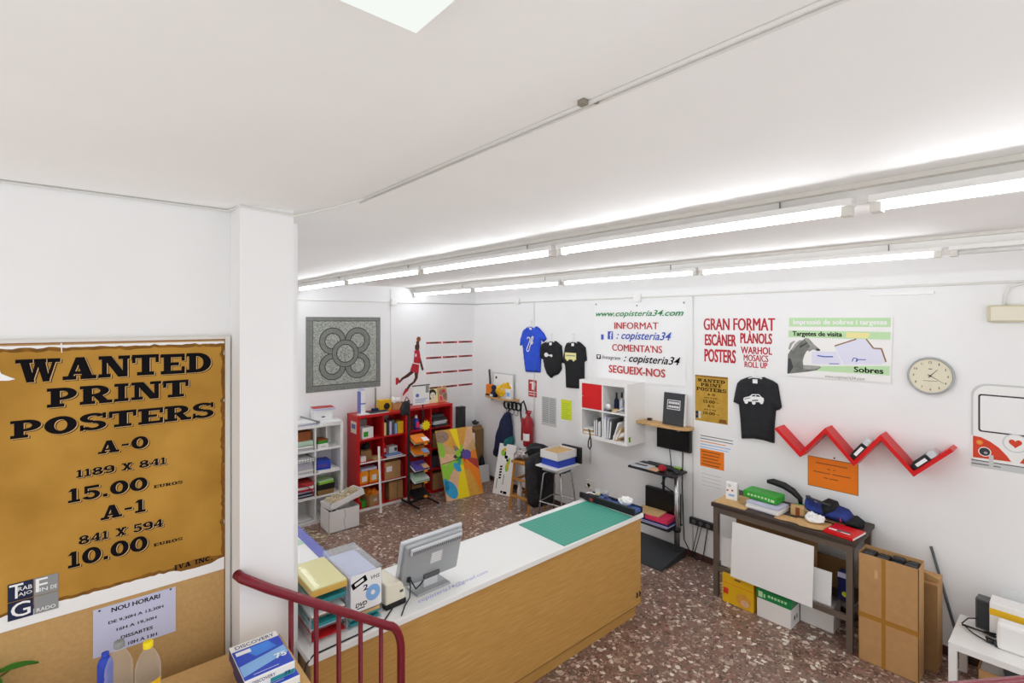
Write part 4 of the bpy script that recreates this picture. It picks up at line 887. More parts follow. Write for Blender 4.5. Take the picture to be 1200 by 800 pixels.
t = thing('tape_box', 'yellow box with a black round opening on the middle red shelf', 'box', (3.74, 7.45, ZA), .0); B(t, 'body', 'yellow', -.10, .10, -.06, .06, 0, .17, bevel=.004); MB().disc(.02, .07, .055, .055, -.0608).build('opening', 'black', t)
t = thing('ruler', 'grey-green upright stick behind the yellow box', 'stick', (3.66, 7.585, ZA)); MB().box(-.012, .012, -.006, .006, 0, .36).build('stick', 'stone', t)
carton('carton', 'low open kraft carton on the middle red shelf by the stand', 'box', 3.95, 7.44, ZA, .22, .18, .11, .04, 'cardboard', open_top=True); crumple('bag', 'white plastic bag stuffed in the low kraft carton', 'bag', (3.95, 7.44, ZA+.08), .085, 'white', 7)
def picture(label, px, w, h, mbase, draw, rz, lean=.12):
    t = thing('picture', label, 'picture', (hit(px, 470, 1, 7.46).x, 7.46, ZB), 0, None, (-lean, 0, rz)); B(t, 'panel', mbase, -w/2, w/2, -.008, .008, 0, h, bevel=.002); draw(t); return t
def lady(t):
    m = MB(); m.disc(-.005, .165, .075, .075, -.0088); m.disc(-.05, .12, .04, .06, -.0089); m.build('hair_print', 'black', t); m = MB(); m.disc(.005, .125, .05, .06, -.0094); m.flat([(-.02, 0.01), (.04, .01), (.03, .08), (-.01, .08)], -.0095); m.build('face_print', 'cream', t); m = MB(); m.disc(.012, .095, .012, .006, -.01); m.build('mouth_print', 'red', t); m = MB(); m.disc(-.012, .135, .009, .005, -.01); m.disc(.026, .135, .009, .005, -.01); m.build('eye_print', 'black', t)
picture('picture of a black-haired face on the right red shelf', 507, .19, .245, 'pale_yellow', lady, -.15)
def pat(t):
    m = MB(); m.disc(-.03, .17, .045, .05, -.0088); m.disc(.05, .1, .05, .07, -.0089); m.build('brown_print', 'faded_photo', t); m = MB(); m.disc(.03, .19, .04, .03, -.0089); m.flat([(-.08, .02), (.0, .02), (-.02, .1), (-.07, .11)], -.0089); m.build('rose_print', 'pink', t)
picture('brown and rose picture panel beside the black-haired face', 519, .2, .26, 'kraft', pat, .12)

# white stick leaning on the red shelves
a, b_ = flr(446.5, 602), hit(444, 523, 1, 7.19)
t = thing('white_stick', 'white stick leaning against the middle red shelf', 'stick', (a.x, a.y, 0)); d = b_-a; d.z -= 0
m = MB(); m.tube([(0, 0, .012), (d.x, d.y, b_.z)], .020, 4); m.build('stick', 'white', t)

# black display stand
SX, SY = 3.87, 6.88
t = thing('display_stand', 'black wheeled display stand of tilted booklet shelves before the red shelf', 'display stand', (SX, SY, 0))
m = MB(); m.tube([(0, 0, .07), (0, 0, 1.64)], .022, 10); m.build('post', 'black', t); m = MB(); m.tube([(.31, .1, .07), (.31, .1, 1.60)], .012, 8); m.build('rear_post', 'black', t)
for dx in (0, .35):
    MB().tube([(dx, .22, .075), (dx, -.30, .075)], .016, 8).build('foot', 'black', t)
    for dy in (.2, -.28):
        w = MB(); w.cyl((dx-.012, dy, .028), (dx+.012, dy, .028), .027, 16); w.build('caster', 'grey', t, smooth=True)
MB().tube([(0, 0, .085), (.35, 0, .085)], .014, 8).build('crossbar', 'black', t)
LV = [(1.02, 'orange', 'kraft', 'paper'), (.84, 'orange', 'light_grey', 'sky'), (.60, 'purple', 'paper', 'kraft'), (.42, 'mint', 'paper', 'light_grey'), (.20, None, None, None)]
trays = []
for z, *_ in LV:
    M = Matrix.Translation((.17, -.02, z)) @ Matrix.Rotation(.35, 4, 'X'); m = MB(); m.box(-.15, .15, -.12, .12, -.006, 0, M=M); m.box(-.15, .15, -.124, -.118, 0, .02, M=M); m.build('tray', 'black', t)
    for sx in (.02, .31): pass
    MB().obox((.22, -.142, z-.03), (.06, .004, .035)).build('price_tag', 'orange_price', t)
MB().tube([(0, 0, 1.6), (.31, .1, 1.6)], .010, 8).build('top_bar', 'black', t)
m = MB(); st = []
for k in range(20): a = 2*PI*k/20; r = .085 if k % 2 == 0 else .058; st.append((r*math.cos(a), r*math.sin(a)))
m.prism(st, -.006, 0, M=Matrix.Translation((.235, -.12, 1.27))); m.build('sun_sign', 'sun_yellow', t)
MB().tube([(.235, -.115, 1.3), (.28, .08, 1.58)], .004, 6).build('sign_wire', 'black', t)
lev = ('top', 'second', 'third', 'fourth')
for k, (z, c1_, c2_, c3_) in enumerate(LV[:4]):
    q = thing('booklet_pile', lev[k]+' tier pile of '+('orange booklets', 'orange and grey booklets', 'purple booklets', 'mint and white booklets')[k]+' on the black display stand', 'booklets', (SX+.17, SY-.02, z+.002), 0, 'booklet piles on the display stand', (.35, 0, .0))
    hh = .05 if k != 3 else .06
    MB().box(-.13, .13, -.105, .12, 0, hh*.5).build('lower_booklets', c2_, q, bevel=.002); MB().box(-.125, .12, -.11, .115, hh*.5, hh).build('upper_booklets', c1_, q, bevel=.002)
    MB().box(.02, .12, -.108, .0, hh, hh+.004).build('top_sheet', c3_, q)
q = thing('sign_panel', 'white clip sign with small print on top of the black display stand', 'sign', (SX+.20, SY+.0, 1.58), 0)
B(q, 'panel', 'white', -.13, .17, -.006, .006, 0, .30, bevel=.002); MB().box(-.135, .175, -.012, .012, .295, .312).build('clip_rail', 'dark_grey', q); MB().box(.10, .16, -.0075, -.005, .18, .29).build('photo_print', 'grey', q)
m = MB(); m.disc(-.05, .15, .03, .03, -.0068)
for k in range(3): m.box(-.0-.09+.0, .13-.03*k, -.0072, -.0066, .085-k*.025, .093-k*.025)
m.build('small_print', 'periwinkle', q)
q = thing('handbag', 'dark grey bag hanging at the top of the display stand post', 'bag', (SX-.07, SY-.03, 1.46))
MB().puff([(-.08, .0), (.06, -.02), (.08, .12), (.05, .22), (-.05, .2), (-.1, .1)], .05, .02, .015, .05, 3).build('body', 'dark_cloth', q, smooth=True); MB().tube([(-.04, -.02, .19), (0, -.03, .28), (.06, -.02, .2)], .008, 8).build('strap', 'charcoal', q, smooth=True)

# pencil picture board leaning at the right of the red shelves
a, b_ = flr(523.6, 588.4), flr(567, 578)
v = Vector((b_.x-a.x, b_.y-a.y)); wd = v.length; rz = math.atan2(v.y, v.x)
t = thing('picture_board', 'large colourful pencil-fan picture board leaning by the red shelf', 'picture board', (a.x, a.y, 0), rz)
ht = 1.14; lean = .36
TMb = Matrix.Rotation(-lean, 4, 'X')
B(t, 'panel', 'cardboard', 0, wd, 0, .02, 0, ht, bevel=0, ) if 0 else MB().box(0, wd, 0, .02, .003, ht, M=TMb).build('panel', 'cardboard', t)
cxp, czp = .58*wd, .60*ht
def clipfan(a0, a1):
    """wedge from the fan centre to the board edge"""
    def edge(a):
        dx, dz = math.cos(a), math.sin(a); ts = []
        if dx > 1e-6: ts.append((wd-.004-cxp)/dx)
        if dx < -1e-6: ts.append((.004-cxp)/dx)
        if dz > 1e-6: ts.append((ht-.004-czp)/dz)
        if dz < -1e-6: ts.append((.008-czp)/dz)
        k = min(ts); return (cxp+dx*k, czp+dz*k)
    pts = [(cxp, czp)]; n = 8
    cor = [math.atan2(z-czp, x-cxp) % (2*PI) for x, z in ((wd-.004, .008), (wd-.004, ht-.004), (.004, ht-.004), (.004, .008))]
    aa = sorted([a0, a1]+[c+2*PI*k for c in cor for k in (-1, 0, 1) if a0 < c+2*PI*k < a1])
    return pts+[edge(q) for q in aa]
fan = [(-20, 12, 'orange', 'purple'), (12, 40, 'kraft', 'purple'), (40, 66, 'pinkish', 'navy'), (66, 90, 'pencil_orange', 'lime'), (90, 108, 'sun_yellow', 'lime'), (108, 140, 'pencil_orange', 'faded_photo'), (140, 168, 'kraft', 'faded_photo'), (168, 200, 'pinkish', 'charcoal'), (200, 228, 'lime', 'green'), (228, 252, 'pinkish', 'teal'), (252, 272, 'sun_yellow', 'lime'), (272, 292, 'pencil_orange', 'orange'), (292, 316, 'orange', 'red'), (316, 340, 'print_red2', 'brown')]
mat('pinkish', 'e2b58f', .5, vary=.08); mat('pencil_orange', 'dba03c', .5, vary=.1); mat('cyan', '2f9fd0', .5)
def fanpart(colr, sel):
    for i, (f0, f1, c1, c2) in enumerate(fan):
        m = MB()
        w = clipfan(math.radians(f0), math.radians(f1))
        if sel == 0 and c1 == colr: m.poly([TMb @ Vector((x, -.0008, z)) for x, z in w])
        if sel == 1 and c2 == colr:
            k = .30 if i % 2 else .20; ps = [(cxp+(x-cxp)*k, czp+(z-czp)*k) for x, z in w]; mid = math.radians((f0+f1)/2); kk = .42 if i % 2 else .33
            r_ = max(math.hypot(x-cxp, z-czp) for x, z in ps[1:])
            ps.insert(2, (cxp+r_*1.25*math.cos(mid), czp+r_*1.25*math.sin(mid))); m.poly([TMb @ Vector((x, -.0014, z)) for x, z in ps])
        if len(m.bm.verts): m.build('pencil_print', colr, t)
        else: m.bm.free()
for c in sorted({f[2] for f in fan}): fanpart(c, 0)
for c in sorted({f[3] for f in fan}): fanpart(c, 1)
m = MB(); pts = [(cxp+.05*math.cos(2*PI*k/20), czp+.06*math.sin(2*PI*k/20)) for k in range(20)]; m.poly([TMb @ Vector((x, -.002, z)) for x, z in pts]); m.build('centre_print', 'charcoal', t)
for cn, blobs in (('cyan', ((.16, .17, .10, .16, .5), (.05, .26, .06, .1, 0), (.42, .5, .05, .09, .6))), ('lime', ((.09, .46, .06, .14, .2), (.06, .82, .07, .13, .2), (.5, .72, .05, .06, 0))), ('faded_photo', ((.13, 1.03, .14, .10, 0),)), ('purple', ((.72, .68, .09, .08, 0),))):
    for bx_, bz, rx_, rz_, an in blobs:
        m = MB()
        pts = [(bx_*wd/.72*.72+rx_*math.cos(q)*math.cos(an)-rz_*math.sin(q)*math.sin(an), bz+rx_*math.cos(q)*math.sin(an)+rz_*math.sin(q)*math.cos(an)) for q in [2*PI*k/18 for k in range(18)]]
        m.poly([TMb @ Vector((min(max(x, .004), wd-.004), -.0024, min(max(z, .01), ht-.004))) for x, z in pts])
        m.build('patch_print', cn, t)
m = MB(); m.poly([TMb @ Vector(p) for p in ((0.004, -.0027, czp-.10), (cxp, -.0027, czp-.055), (cxp, -.0027, czp-.047), (.004, -.0027, czp-.09))]); m.build('seam', 'charcoal', t)

# rolls and boards in the corner
p = hit(556, 500, 1, 7.52)
t = thing('black_case', 'tall charcoal case standing behind the pencil board', 'case', (5.33, 7.56, 0)); h = hit(556, 475, 1, 7.5).z; B(t, 'body', 'charcoal', -.075, .075, -.055, .055, 0, h, bevel=.008); B(t, 'cap', 'black', -.078, .078, -.058, .058, h-.02, h+.004, bevel=.006)
t = thing('cardboard_tube_box', 'tall narrow brown cardboard box in the room corner', 'box', (5.585, 7.42, 0)); h = hit(568, 501, 1, 7.35).z; B(t, 'body', 'cardboard_dark', -.10, .10, -.09, .09, 0, h, bevel=.004); MB().obox((0, -.05, h+.02), (.2, .1, .006), (.8, 0, 0)).build('flap', 'cardboard_dark', t)
crumple('black_bundle', 'small dark bundle on top of the tall brown cardboard box', 'bundle', (5.58, 7.44, h+.06), .06, 'charcoal', 4)
t = thing('white_roll', 'white roll standing before the tall brown box', 'roll', (5.40, 7.28, 0)); h = hit(562, 506, 1, 7.28).z; MB().lathe([(0, 0), (.038, 0), (.038, h), (.022, h), (.022, h-.03), (0, h-.03)], n=20).build('roll', 'paper', t, smooth=True)
t = thing('foam_board', 'low white board standing on the floor in the room corner', 'board', (5.48, 7.10, 0), .0, None, (-.1, 0, -.1)); MB().box(-.16, .16, 0, .012, .0, .30).build('panel', 'white', t)
t = thing('cloth', 'black cloth slumped behind the low white corner board', 'cloth', (5.55, 7.22, 0)); MB().puff([(-.1, 0), (.1, 0), (.06, .4), (.02, .48), (-.05, .4)], .07, .03, .01).build('cloth', 'black_cloth', t, smooth=True)
# white poster board with black vertical print
a, b_ = flr(577, 577.5), flr(595, 581.5); v = Vector((b_.x-a.x, b_.y-a.y)); wd2 = v.length; rz = math.atan2(v.y, v.x)
t = thing('poster_board', 'white poster board with yellow-green figure leaning under the jacket', 'poster board', (a.x, a.y, 0), rz); tp = .83; M = Matrix.Rotation(-.28, 4, 'X'); wd2 = max(.34, wd2)
MB().box(0, wd2, 0, .012, .003, tp, M=M).build('panel', 'white', t)
def pb(nm, mm, pl_, y):
    for ps in pl_: MB().poly([M @ Vector((u*wd2, y, w*tp)) for u, w in ps]).build(nm, mm, t)
circ = lambda cx, cz, rx, rz_: [(cx+rx*math.cos(2*PI*k/14), cz+rz_*math.sin(2*PI*k/14)) for k in range(14)]
pb('green_print', 'lime', [circ(.3, .82, .14, .07), circ(.62, .55, .1, .1), circ(.68, .66, .07, .08)], -.001)
pb('yellow_print', 'yellow', [circ(.64, .58, .07, .06), circ(.36, .88, .08, .04)], -.0014)
pb('dark_print', 'print_black', [circ(.5, .74, .1, .035), circ(.42, .80, .04, .05), circ(.58, .68, .05, .03)], -.0018)
pb('letter_print', 'print_black', [[(.22, .30+k*.055), (.36, .31+k*.055), (.36, .345+k*.055), (.22, .335+k*.055)] for k in range(5)]+[[(.14+k*.0, .1), (.17, .1), (.17, .3), (.14, .3)], [(.45, .04), (.56, .04), (.56, .08), (.45, .08)], [(.6, .03), (.8, .03), (.8, .08), (.6, .08)], [(.5, .2), (.53, .2), (.53, .4), (.5, .4)]], -.0014)

# hook rack, jacket, corner shelf
t = wthing('R', 'hook_rack', 'black hook rack of four rings beside the room corner', 'hook rack', 592, 472)
x1 = L(t, 611, 478)[0]; z0 = L(t, 601, 475)[1]
m = MB()
for k in range(4):
    xx = .06+(x1-.12)*k/3; m.lathe([(.055, -.012), (.075, -.012), (.075, .012), (.055, .012), (.055, -.012)], n=20, M=Matrix.Translation((xx, -.02, z0)) @ Matrix.Rotation(PI/2, 4, 'X'))
m.build('ring_plate', 'black', t)
for k in range(4):
    xx = .06+(x1-.12)*k/3; MB().tube([(xx, -.02, z0-.06), (xx, -.03, z0-.14), (xx, -.06, z0-.155), (xx, -.075, z0-.12)], .008, 8).build('hook', 'steel', t, smooth=True)
t = wthing('R', 'jacket', 'navy jacket with teal lining hanging from the hook rack', 'jacket', 590, 535, off=.06)
G = lambda pts: [L(t, x, y, .06) for x, y in pts]
MB().puff(G([(594, 482), (598, 484), (600, 500), (601, 520), (600, 530), (596, 526), (592, 528), (588, 532), (580, 536), (579, 528), (583, 508), (587, 492), (591, 484)]), .13, .03, .03, .1, 0, .045).build('body', 'navy', t, smooth=True)
MB().puff(G([(596, 512), (600, 508), (602, 515), (601, 525), (596, 524), (593.5, 519)]), .15, .03, .01, .06, 2, .05).build('lining', 'teal_cloth', t, smooth=True)
MB().tube([(L(t, 596, 480, .06)[0], -.05, L(t, 596, 480, .06)[1]), (L(t, 597, 486, .06)[0], -.10, L(t, 597, 486, .06)[1])], .015, 8).build('collar_loop', 'navy', t, smooth=True)
# corner shelf
a, b_ = hit(573, 463, 0, WX), hit(609, 467.5, 0, WX)
zs = (hit(575, 464, 0, WX-.12).z+hit(600, 469, 0, WX-.2).z)/2
t = thing('corner_shelf', 'pale wooden bow-front shelf near the room corner', 'shelf', (WX, (a.y+b_.y)/2, zs), -PI/2); hw = (a.y-b_.y)/2
pts = [(-hw, 0)]+[(-hw*math.cos(PI*k/14), -.05-.17*math.sin(PI*k/14)) for k in range(15)]+[(hw, 0)]
m = MB(); m.prismz(pts, -.028, 0); m.build('board', 'wood_light', t, bevel=.003)
for s_ in (-.5, .5): MB().box(hw*s_-.01, hw*s_+.01, -.12, 0, -.07, -.028).build('bracket', 'grey', t)
SHX = lambda u, d: (WX-d, (a.y+b_.y)/2-u*hw, zs+.0005)
t = thing('photo_frame', 'pale framed picture standing on the corner shelf', 'picture', SHX(.1, .06), -PI/2, None, (-.06, 0, -PI/2)); B(t, 'frame', 'light_grey', -.27, .27, -.01, .01, 0, .42, bevel=.003); MB().box(-.25, .25, -.0115, -.009, .02, .40).build('picture_print', 'paper', t); m = MB(); m.disc(-.19, .33, .025, .025, -.0122); m.build('dot_print', 'black', t); m = MB(); m.disc(-.02, .14, .16, .05, -.0122); m.disc(.14, .17, .1, .05, -.0123); m.build('yellow_print', 'yellow', t)
t = thing('spray_bottle', 'orange bottle with a tall dark nozzle on the corner shelf', 'bottle', SHX(-.68, .08), -PI/2); B(t, 'body', 'orange', -.07, .07, -.05, .05, 0, .2, bevel=.02); MB().tube([(0, 0, .19), (0, 0, .26), (-.05, .02, .46)], .017, 8).build('nozzle', 'charcoal', t, smooth=True); MB().box(-.071, .071, -.051, .051, .0, .03).build('base_band', 'black', t)
t = thing('figurine', 'dark little figure on the corner shelf beside the orange bottle', 'figurine', SHX(-.25, .14), -PI/2); MB().lathe([(0, 0), (.06, 0), (.065, .06), (.03, .12), (.045, .16), (.03, .2), (0, .21)], n=16).build('body', 'navy', t, smooth=True); MB().box(-.03, .03, -.07, -.05, .01, .05).build('white_patch', 'white', t)
crumple('yellow_flowers', 'bunch of yellow paper flowers on the corner shelf', 'flowers', SHX(.25, .10), .12, 'yellow', 5, .9)
for u, c, ll in ((.38, 'silver_light', 'grey'), (.72, 'white', 'white')):
    carton('carton', ll+' small carton on the right half of the corner shelf', 'box', *SHX(u, .13), .13, .06, .17, -PI/2, c, None, ('sky', .2, .8, .3, .7))
# fire sign, extinguisher, notes
t = wthing('R', 'fire_sign', 'red fire extinguisher sign below the blue shirt', 'sign', 619.5, 464); x1, z1 = L(t, 629, 445.5); z1 = L(t, 624, 445)[1]
part(t, 'plate', 'print_red2', lambda m: m.box(0, x1, -.006, 0, 0, z1), bevel=.001)
m = MB(); m.flat([(x1*.42, z1*.42), (x1*.66, z1*.42), (x1*.66, z1*.85), (x1*.42, z1*.85)], -.0066); m.flat([(x1*.2, z1*.78), (x1*.66, z1*.86), (x1*.66, z1*.92), (x1*.2, z1*.86)], -.0067); m.flat([(x1*.04, z1*.26), (x1*.96, z1*.26), (x1*.96, z1*.31), (x1*.04, z1*.31)], -.0066); m.flat([(x1*.72, z1*.5), (x1*.8, z1*.5), (x1*.86, z1*.85), (x1*.78, z1*.85)], -.0066); m.flat([(x1*.1, z1*.12), (x1*.9, z1*.12), (x1*.9, z1*.16), (x1*.1, z1*.16)], -.0066); m.build('pictogram', 'pale_pinkw' if 0 else 'paper', t)
t = wthing('R', 'fire_extinguisher', 'red fire extinguisher with black hose hung on the right wall', 'fire extinguisher', 619, 523, off=.1); z1 = L(t, 619, 485, .1)[1]
MB().lathe([(0, 0), (.075, .004), (.085, .03), (.085, z1*.72), (.07, z1*.84), (.035, z1*.92), (.03, z1), (0, z1)], c=(0, -.1, 0), n=24).build('cylinder', 'crimson', t, smooth=True)
m = MB(); m.box(-.05, .05, -.12, -.08, z1, z1+.03); m.box(-.02, .08, -.11, -.09, z1+.04, z1+.06); m.box(-.03, -.01, -.11, -.09, z1+.02, z1+.05); m.build('valve', 'crimson', t, bevel=.004)
MB().lathe([(.0862, z1*.2), (.0862, z1*.42)], c=(0, -.1, 0), n=16, a0=200, a1=330).build('label', 'paper', t, smooth=True)
hx, hz = L(t, 614, 470, .1)
MB().tube([(-.03, -.1, z1+.02), (-.07, -.1, z1+.12), (-.115, -.1, z1+.2), (-.17, -.1, z1+.15), (-.185, -.1, z1), (-.16, -.1, z1-.15), (-.14, -.1, z1-.22)], .014, 10).build('hose', 'black', t, smooth=True)
MB().tube([(-.14, -.1, z1-.08), (-.13, -.1, z1-.45)], [.022, .036], 12).build('horn', 'crimson', t, smooth=True)
MB().box(-.04, .04, -.03, 0, z1*.6, z1*.7).build('bracket', 'grey', t)
def wsheet(name, label, cat, a, b, mm, prints=(), th=.002):
    t = wthing('R', name, label, cat, a[0], b[1]); p0 = L(t, a[0], a[1]); p1 = L(t, b[0], b[1])
    return t, p0, p1
def wquad(t, TL, TR, BR, BL, mm, y=-.002, nm='sheet'):
    q = [L(t, *p) for p in (TL, TR, BR, BL)]; x0 = (q[0][0]+q[3][0])/2; x1 = (q[1][0]+q[2][0])/2; z1 = (q[0][1]+q[1][1])/2; z0 = (q[2][1]+q[3][1])/2
    MB().box(x0, x1, y, 0, z0, z1).build(nm, mm, t); return x0, x1, z0, z1
t = wthing('R', 'notice_sheet', 'grey printed notice on the wall right of the extinguisher', 'notice', 635, 500); x0, x1, z0, z1 = wquad(t, (635, 464.5), (652, 466), (652, 501), (635, 497), 'paper_grey')
part(t, 'small_print', 'grey', lambda m: [m.box(x0+.02, x0+(x1-x0)*(.48 if c == 0 else .97)-.0, -.0026, -.0021, z1-.03-k*.025, z1-.018-k*.025) if c == 0 else m.box(x0+(x1-x0)*.53, x1-.02, -.0026, -.0021, z1-.03-k*.025, z1-.018-k*.025) for c in (0, 1) for k in range(16)])
t = wthing('R', 'notice_sheet', 'bright yellow notice on the wall left of the cube shelf', 'notice', 657, 492); x0, x1, z0, z1 = wquad(t, (657.5, 468), (670, 469), (670, 493), (658, 490.5), 'neon')
part(t, 'small_print', 'lime', lambda m: [m.box(x0+.02, x1-.03-.03*(k % 3), -.0026, -.0021, z1-.06-k*.03, z1-.052-k*.03) for k in range(9)])

# ------------------------------------------------------------------ T-shirts on hangers
def tshirt(label, px, mm, off, hook, print_fn=None, group='T-shirts on hangers along the right wall', seed=0):
    t = wthing('R', 'tshirt', label, 't-shirt', *hook, group=group, off=.02)
    pts = [L(t, x, y, .03) for x, y in px]
    MB().puff(pts, off, .016, .012, .05, seed, .012).build('shirt', mm, t, smooth=True)
    hx, hz = L(t, *hook, .03); m = MB(); cz_ = max(p[1] for p in pts)
    m.tube([(hx-.02, -.03, hz-.005), (hx-.015, -.03, hz+.015), (hx+.01, -.03, hz+.02), (hx+.022, -.03, hz), (hx+.005, -.03, hz-.03), (hx, -.03, cz_-.02)], .005, 8)
    m.tube([(hx-.16, -.02, cz_-.075), (hx-.06, -.03, cz_-.02), (hx, -.03, cz_-.005), (hx+.06, -.03, cz_-.02), (hx+.16, -.02, cz_-.075)], .006, 8); m.build('hanger', 'white', t, smooth=True)
    lx = hx; MB().box(lx-.025, lx+.025, -off-.014, -off-.008, cz_-.075, cz_-.03).build('neck_label', 'paper', t)
    if print_fn: print_fn(t, lambda x, y: L(t, x, y, .03), -off-.022)
    return t
def pr1(t, Q, y):
    m = MB(); pa = [(619, 397), (620, 395), (622, 395.5), (622.5, 398), (620.5, 404), (618.5, 409), (619, 411.5), (621, 411), (622.5, 405), (625, 399), (626.5, 395), (625.5, 394), (624, 396), (623, 402), (625, 403), (626, 400)]
    m.ribbon([Q(*p) for p in pa], .018, y); m.build('white_print', 'paper', t)
tshirt('royal blue T-shirt with white scribble print hanging highest', [(617, 383), (620, 382), (624, 384), (628, 382), (631, 384), (637, 391), (640, 397), (636, 401), (633, 398), (633.5, 415), (632.5, 436.5), (624, 436), (615, 435.5), (613, 420), (611.5, 404), (608.5, 405), (609, 397), (612, 387)], 'shirt_blue', .035, (622.5, 377), pr1, seed=1)
def pr2(t, Q, y):
    m = MB(); a = Q(641.5, 415.5); m.disc(a[0], a[1], .045, .035, y); b = Q(647.5, 416.5); m.disc(b[0], b[1], .025, .022, y); m.ribbon([a, b], .022, y-.0005); m.build('white_print', 'paper', t)
tshirt('black T-shirt with a small white key-like print and knotted hem', [(641, 400), (644, 399), (647, 400.5), (650, 399), (653, 401), (657.5, 405), (659, 424), (657, 426), (657.5, 432), (654, 438), (648, 440.5), (646, 443), (644, 442.5), (640, 438), (637, 430), (635.5, 421), (631, 419), (632.5, 405), (635, 402)], 'black_cloth', .035, (646, 392), pr2, seed=2)
def pr3(t, Q, y):
    m = MB(); a, b = Q(663.5, 420.5), Q(676.5, 413.5); m.flat([(a[0], a[1]), (b[0], a[1]), (b[0], b[1]), (a[0], b[1])], y); m.disc(a[0]+.05, a[1], .025, .025, y-.0003); m.disc(b[0]-.05, a[1], .025, .025, y-.0003); m.build('yellow_print', 'pale_yellow', t)
    m = MB(); m.flat([(a[0]+.02, (a[1]+b[1])/2), (b[0]-.02, (a[1]+b[1])/2), (b[0]-.02, (a[1]+b[1])/2+.015), (a[0]+.02, (a[1]+b[1])/2+.015)], y-.0008); m.build('print_line', 'stone', t)
tshirt('black T-shirt with a pale yellow van-shaped print above the cube shelf', [(667, 400.5), (670, 399.5), (673, 401), (677, 400), (680, 401.5), (685.5, 407), (687, 422), (684, 424), (684, 431), (684, 455.5), (672, 455), (662.5, 454), (661.5, 430), (660.5, 426), (658.5, 425), (661, 406), (663, 402)], 'black_cloth', .035, (672, 392), pr3, seed=3)
def pr4(t, Q, y):
    m = MB(); q = lambda u, w: Q(810+u/8, 420+w/8)
    m.flat([q(*p) for p in ((503, 372), (510, 362), (560, 350), (585, 330), (650, 332), (672, 355), (694, 370), (694, 400), (680, 408), (505, 395))], y)
    for u, w in ((530, 402), (600, 410), (672, 405)): c = q(u, w); m.disc(c[0], c[1], .020, .022, y-.0004)
    m.build('white_print', 'paper', t)
    m = MB(); m.flat([q(*p) for p in ((575, 350), (592, 338), (615, 338), (615, 352))], y-.0008); m.flat([q(*p) for p in ((622, 338), (648, 340), (662, 356), (622, 353))], y-.0008); m.flat([q(*p) for p in ((512, 372), (570, 362), (572, 366), (514, 378))], y-.0008); m.flat([q(*p) for p in ((585, 385), (640, 382), (640, 392), (585, 395))], y-.0008); m.build('dark_print', 'black', t)
tshirt('black T-shirt with a white car print beside the small brown poster', [(875, 442), (880, 441), (884, 443.5), (890, 443), (894, 441.5), (905, 446), (911, 450), (913, 462), (915.5, 477), (913, 480), (909, 481), (909, 478), (907, 500), (907, 520), (894, 516), (882, 514), (868, 514), (867, 495), (865, 474), (858.5, 471), (860, 462), (863, 449), (867, 445)], 'charcoal_cloth' if 'charcoal_cloth' in MATS else mat('charcoal_cloth', '222326', .9, vary=.2, vscale=18).name, .045, (886, 436), pr4, group='T-shirts on hangers along the right wall', seed=4)

# ------------------------------------------------------------------ banner and wall lettering
t = wthing('R', 'wall_banner', 'white cloth banner with green, red and blue shop lettering', 'banner', 697, 443)
x1 = L(t, 804, 400)[0]; zt = (L(t, 697, 356)[1]+L(t, 804, 354)[1])/2; zb = (L(t, 697, 443)[1]+L(t, 803, 452)[1])/2
m = MB(); rows = []
for i in range(25):
    u = i/24; rows.append(m.vv([(x1*u, -.006-.004*math.sin(u*9+w*3), zb+(zt-zb)*w-(.025*math.sin(PI*u*2.0)**2 if w == 1 else 0)) for w in [k/10 for k in range(11)]]))
for r0, r1 in zip(rows, rows[1:]):
    for k in range(10): m._f([r0[k], r1[k], r1[k+1], r0[k+1]])
m.build('cloth', 'paper', t, smooth=True)
def bt(nm, mm, lines_):
    for st, a, b, off, sh in lines_:
        m = MB()
        c = lambda p: L(t, 690+p[0]/6.67, 340+p[1]/6.67)
        p0, p1 = c(a), c(b); m.text(st, p0[0], p1[0], p0[1], p1[1], -.0125, off, sh)
        m.build(nm, mm, t)
bt('green_lettering', 'print_green', [('www.copisteria34.com', (60, 218), (745, 150), .012, .35)])
bt('red_lettering', 'print_red2', [('INFORMAT', (203, 301), (548, 251), .03, 0), ("COMENTA'NS", (186, 471), (578, 434), .03, 0), ('SEGUEIX-NOS', (160, 641), (603, 618), .03, 0)])
bt('blue_lettering', 'print_blue', [(': copisteria34', (220, 398), (650, 328), .012, .35)])
bt('black_lettering', 'print_black', [(': copisteria34', (278, 573), (720, 524), .012, .35), ('Instagram', (108, 543), (250, 516), 0, .3)])
c = lambda x, y: L(t, 690+x/6.67, 340+y/6.67)
m = MB(); a, b = c(152, 382), c(192, 322); m.flat([(a[0], a[1]), (b[0], a[1]), (b[0], b[1]), (a[0], b[1])], -.0125); a, b = c(100, 385), c(120, 345); m.flat([(a[0], a[1]), (b[0], a[1]), (b[0], b[1]), (a[0], b[1])], -.0125); m.build('logo_square', 'print_blue', t)
m = MB(); a, b = c(168, 380), c(186, 328); m.text('f', a[0], b[0], a[1], b[1], -.0130, .03); m.build('logo_letter', 'paper', t)
m = MB(); a, b = c(65, 535), c(98, 502); m.flat([(a[0], a[1]), (b[0], a[1]), (b[0], b[1]), (a[0], b[1])], -.0125); m.build('camera_icon', 'print_black', t); m = MB(); m.disc((a[0]+b[0])/2, (a[1]+b[1])/2, .02, .02, -.0130, 16); m.flat([(a[0]+.01, b[1]-.018), (b[0]-.01, b[1]-.018), (b[0]-.01, b[1]-.01), (a[0]+.01, b[1]-.01)], -.013); m.build('icon_lens', 'paper', t)
for px, py in ((699, 356.5), (747, 358), (802, 354.5)): q = L(t, px, py); MB().ball((q[0], -.012, q[1]), (.012, .008, .012), 6).build('pin', 'grey', t)
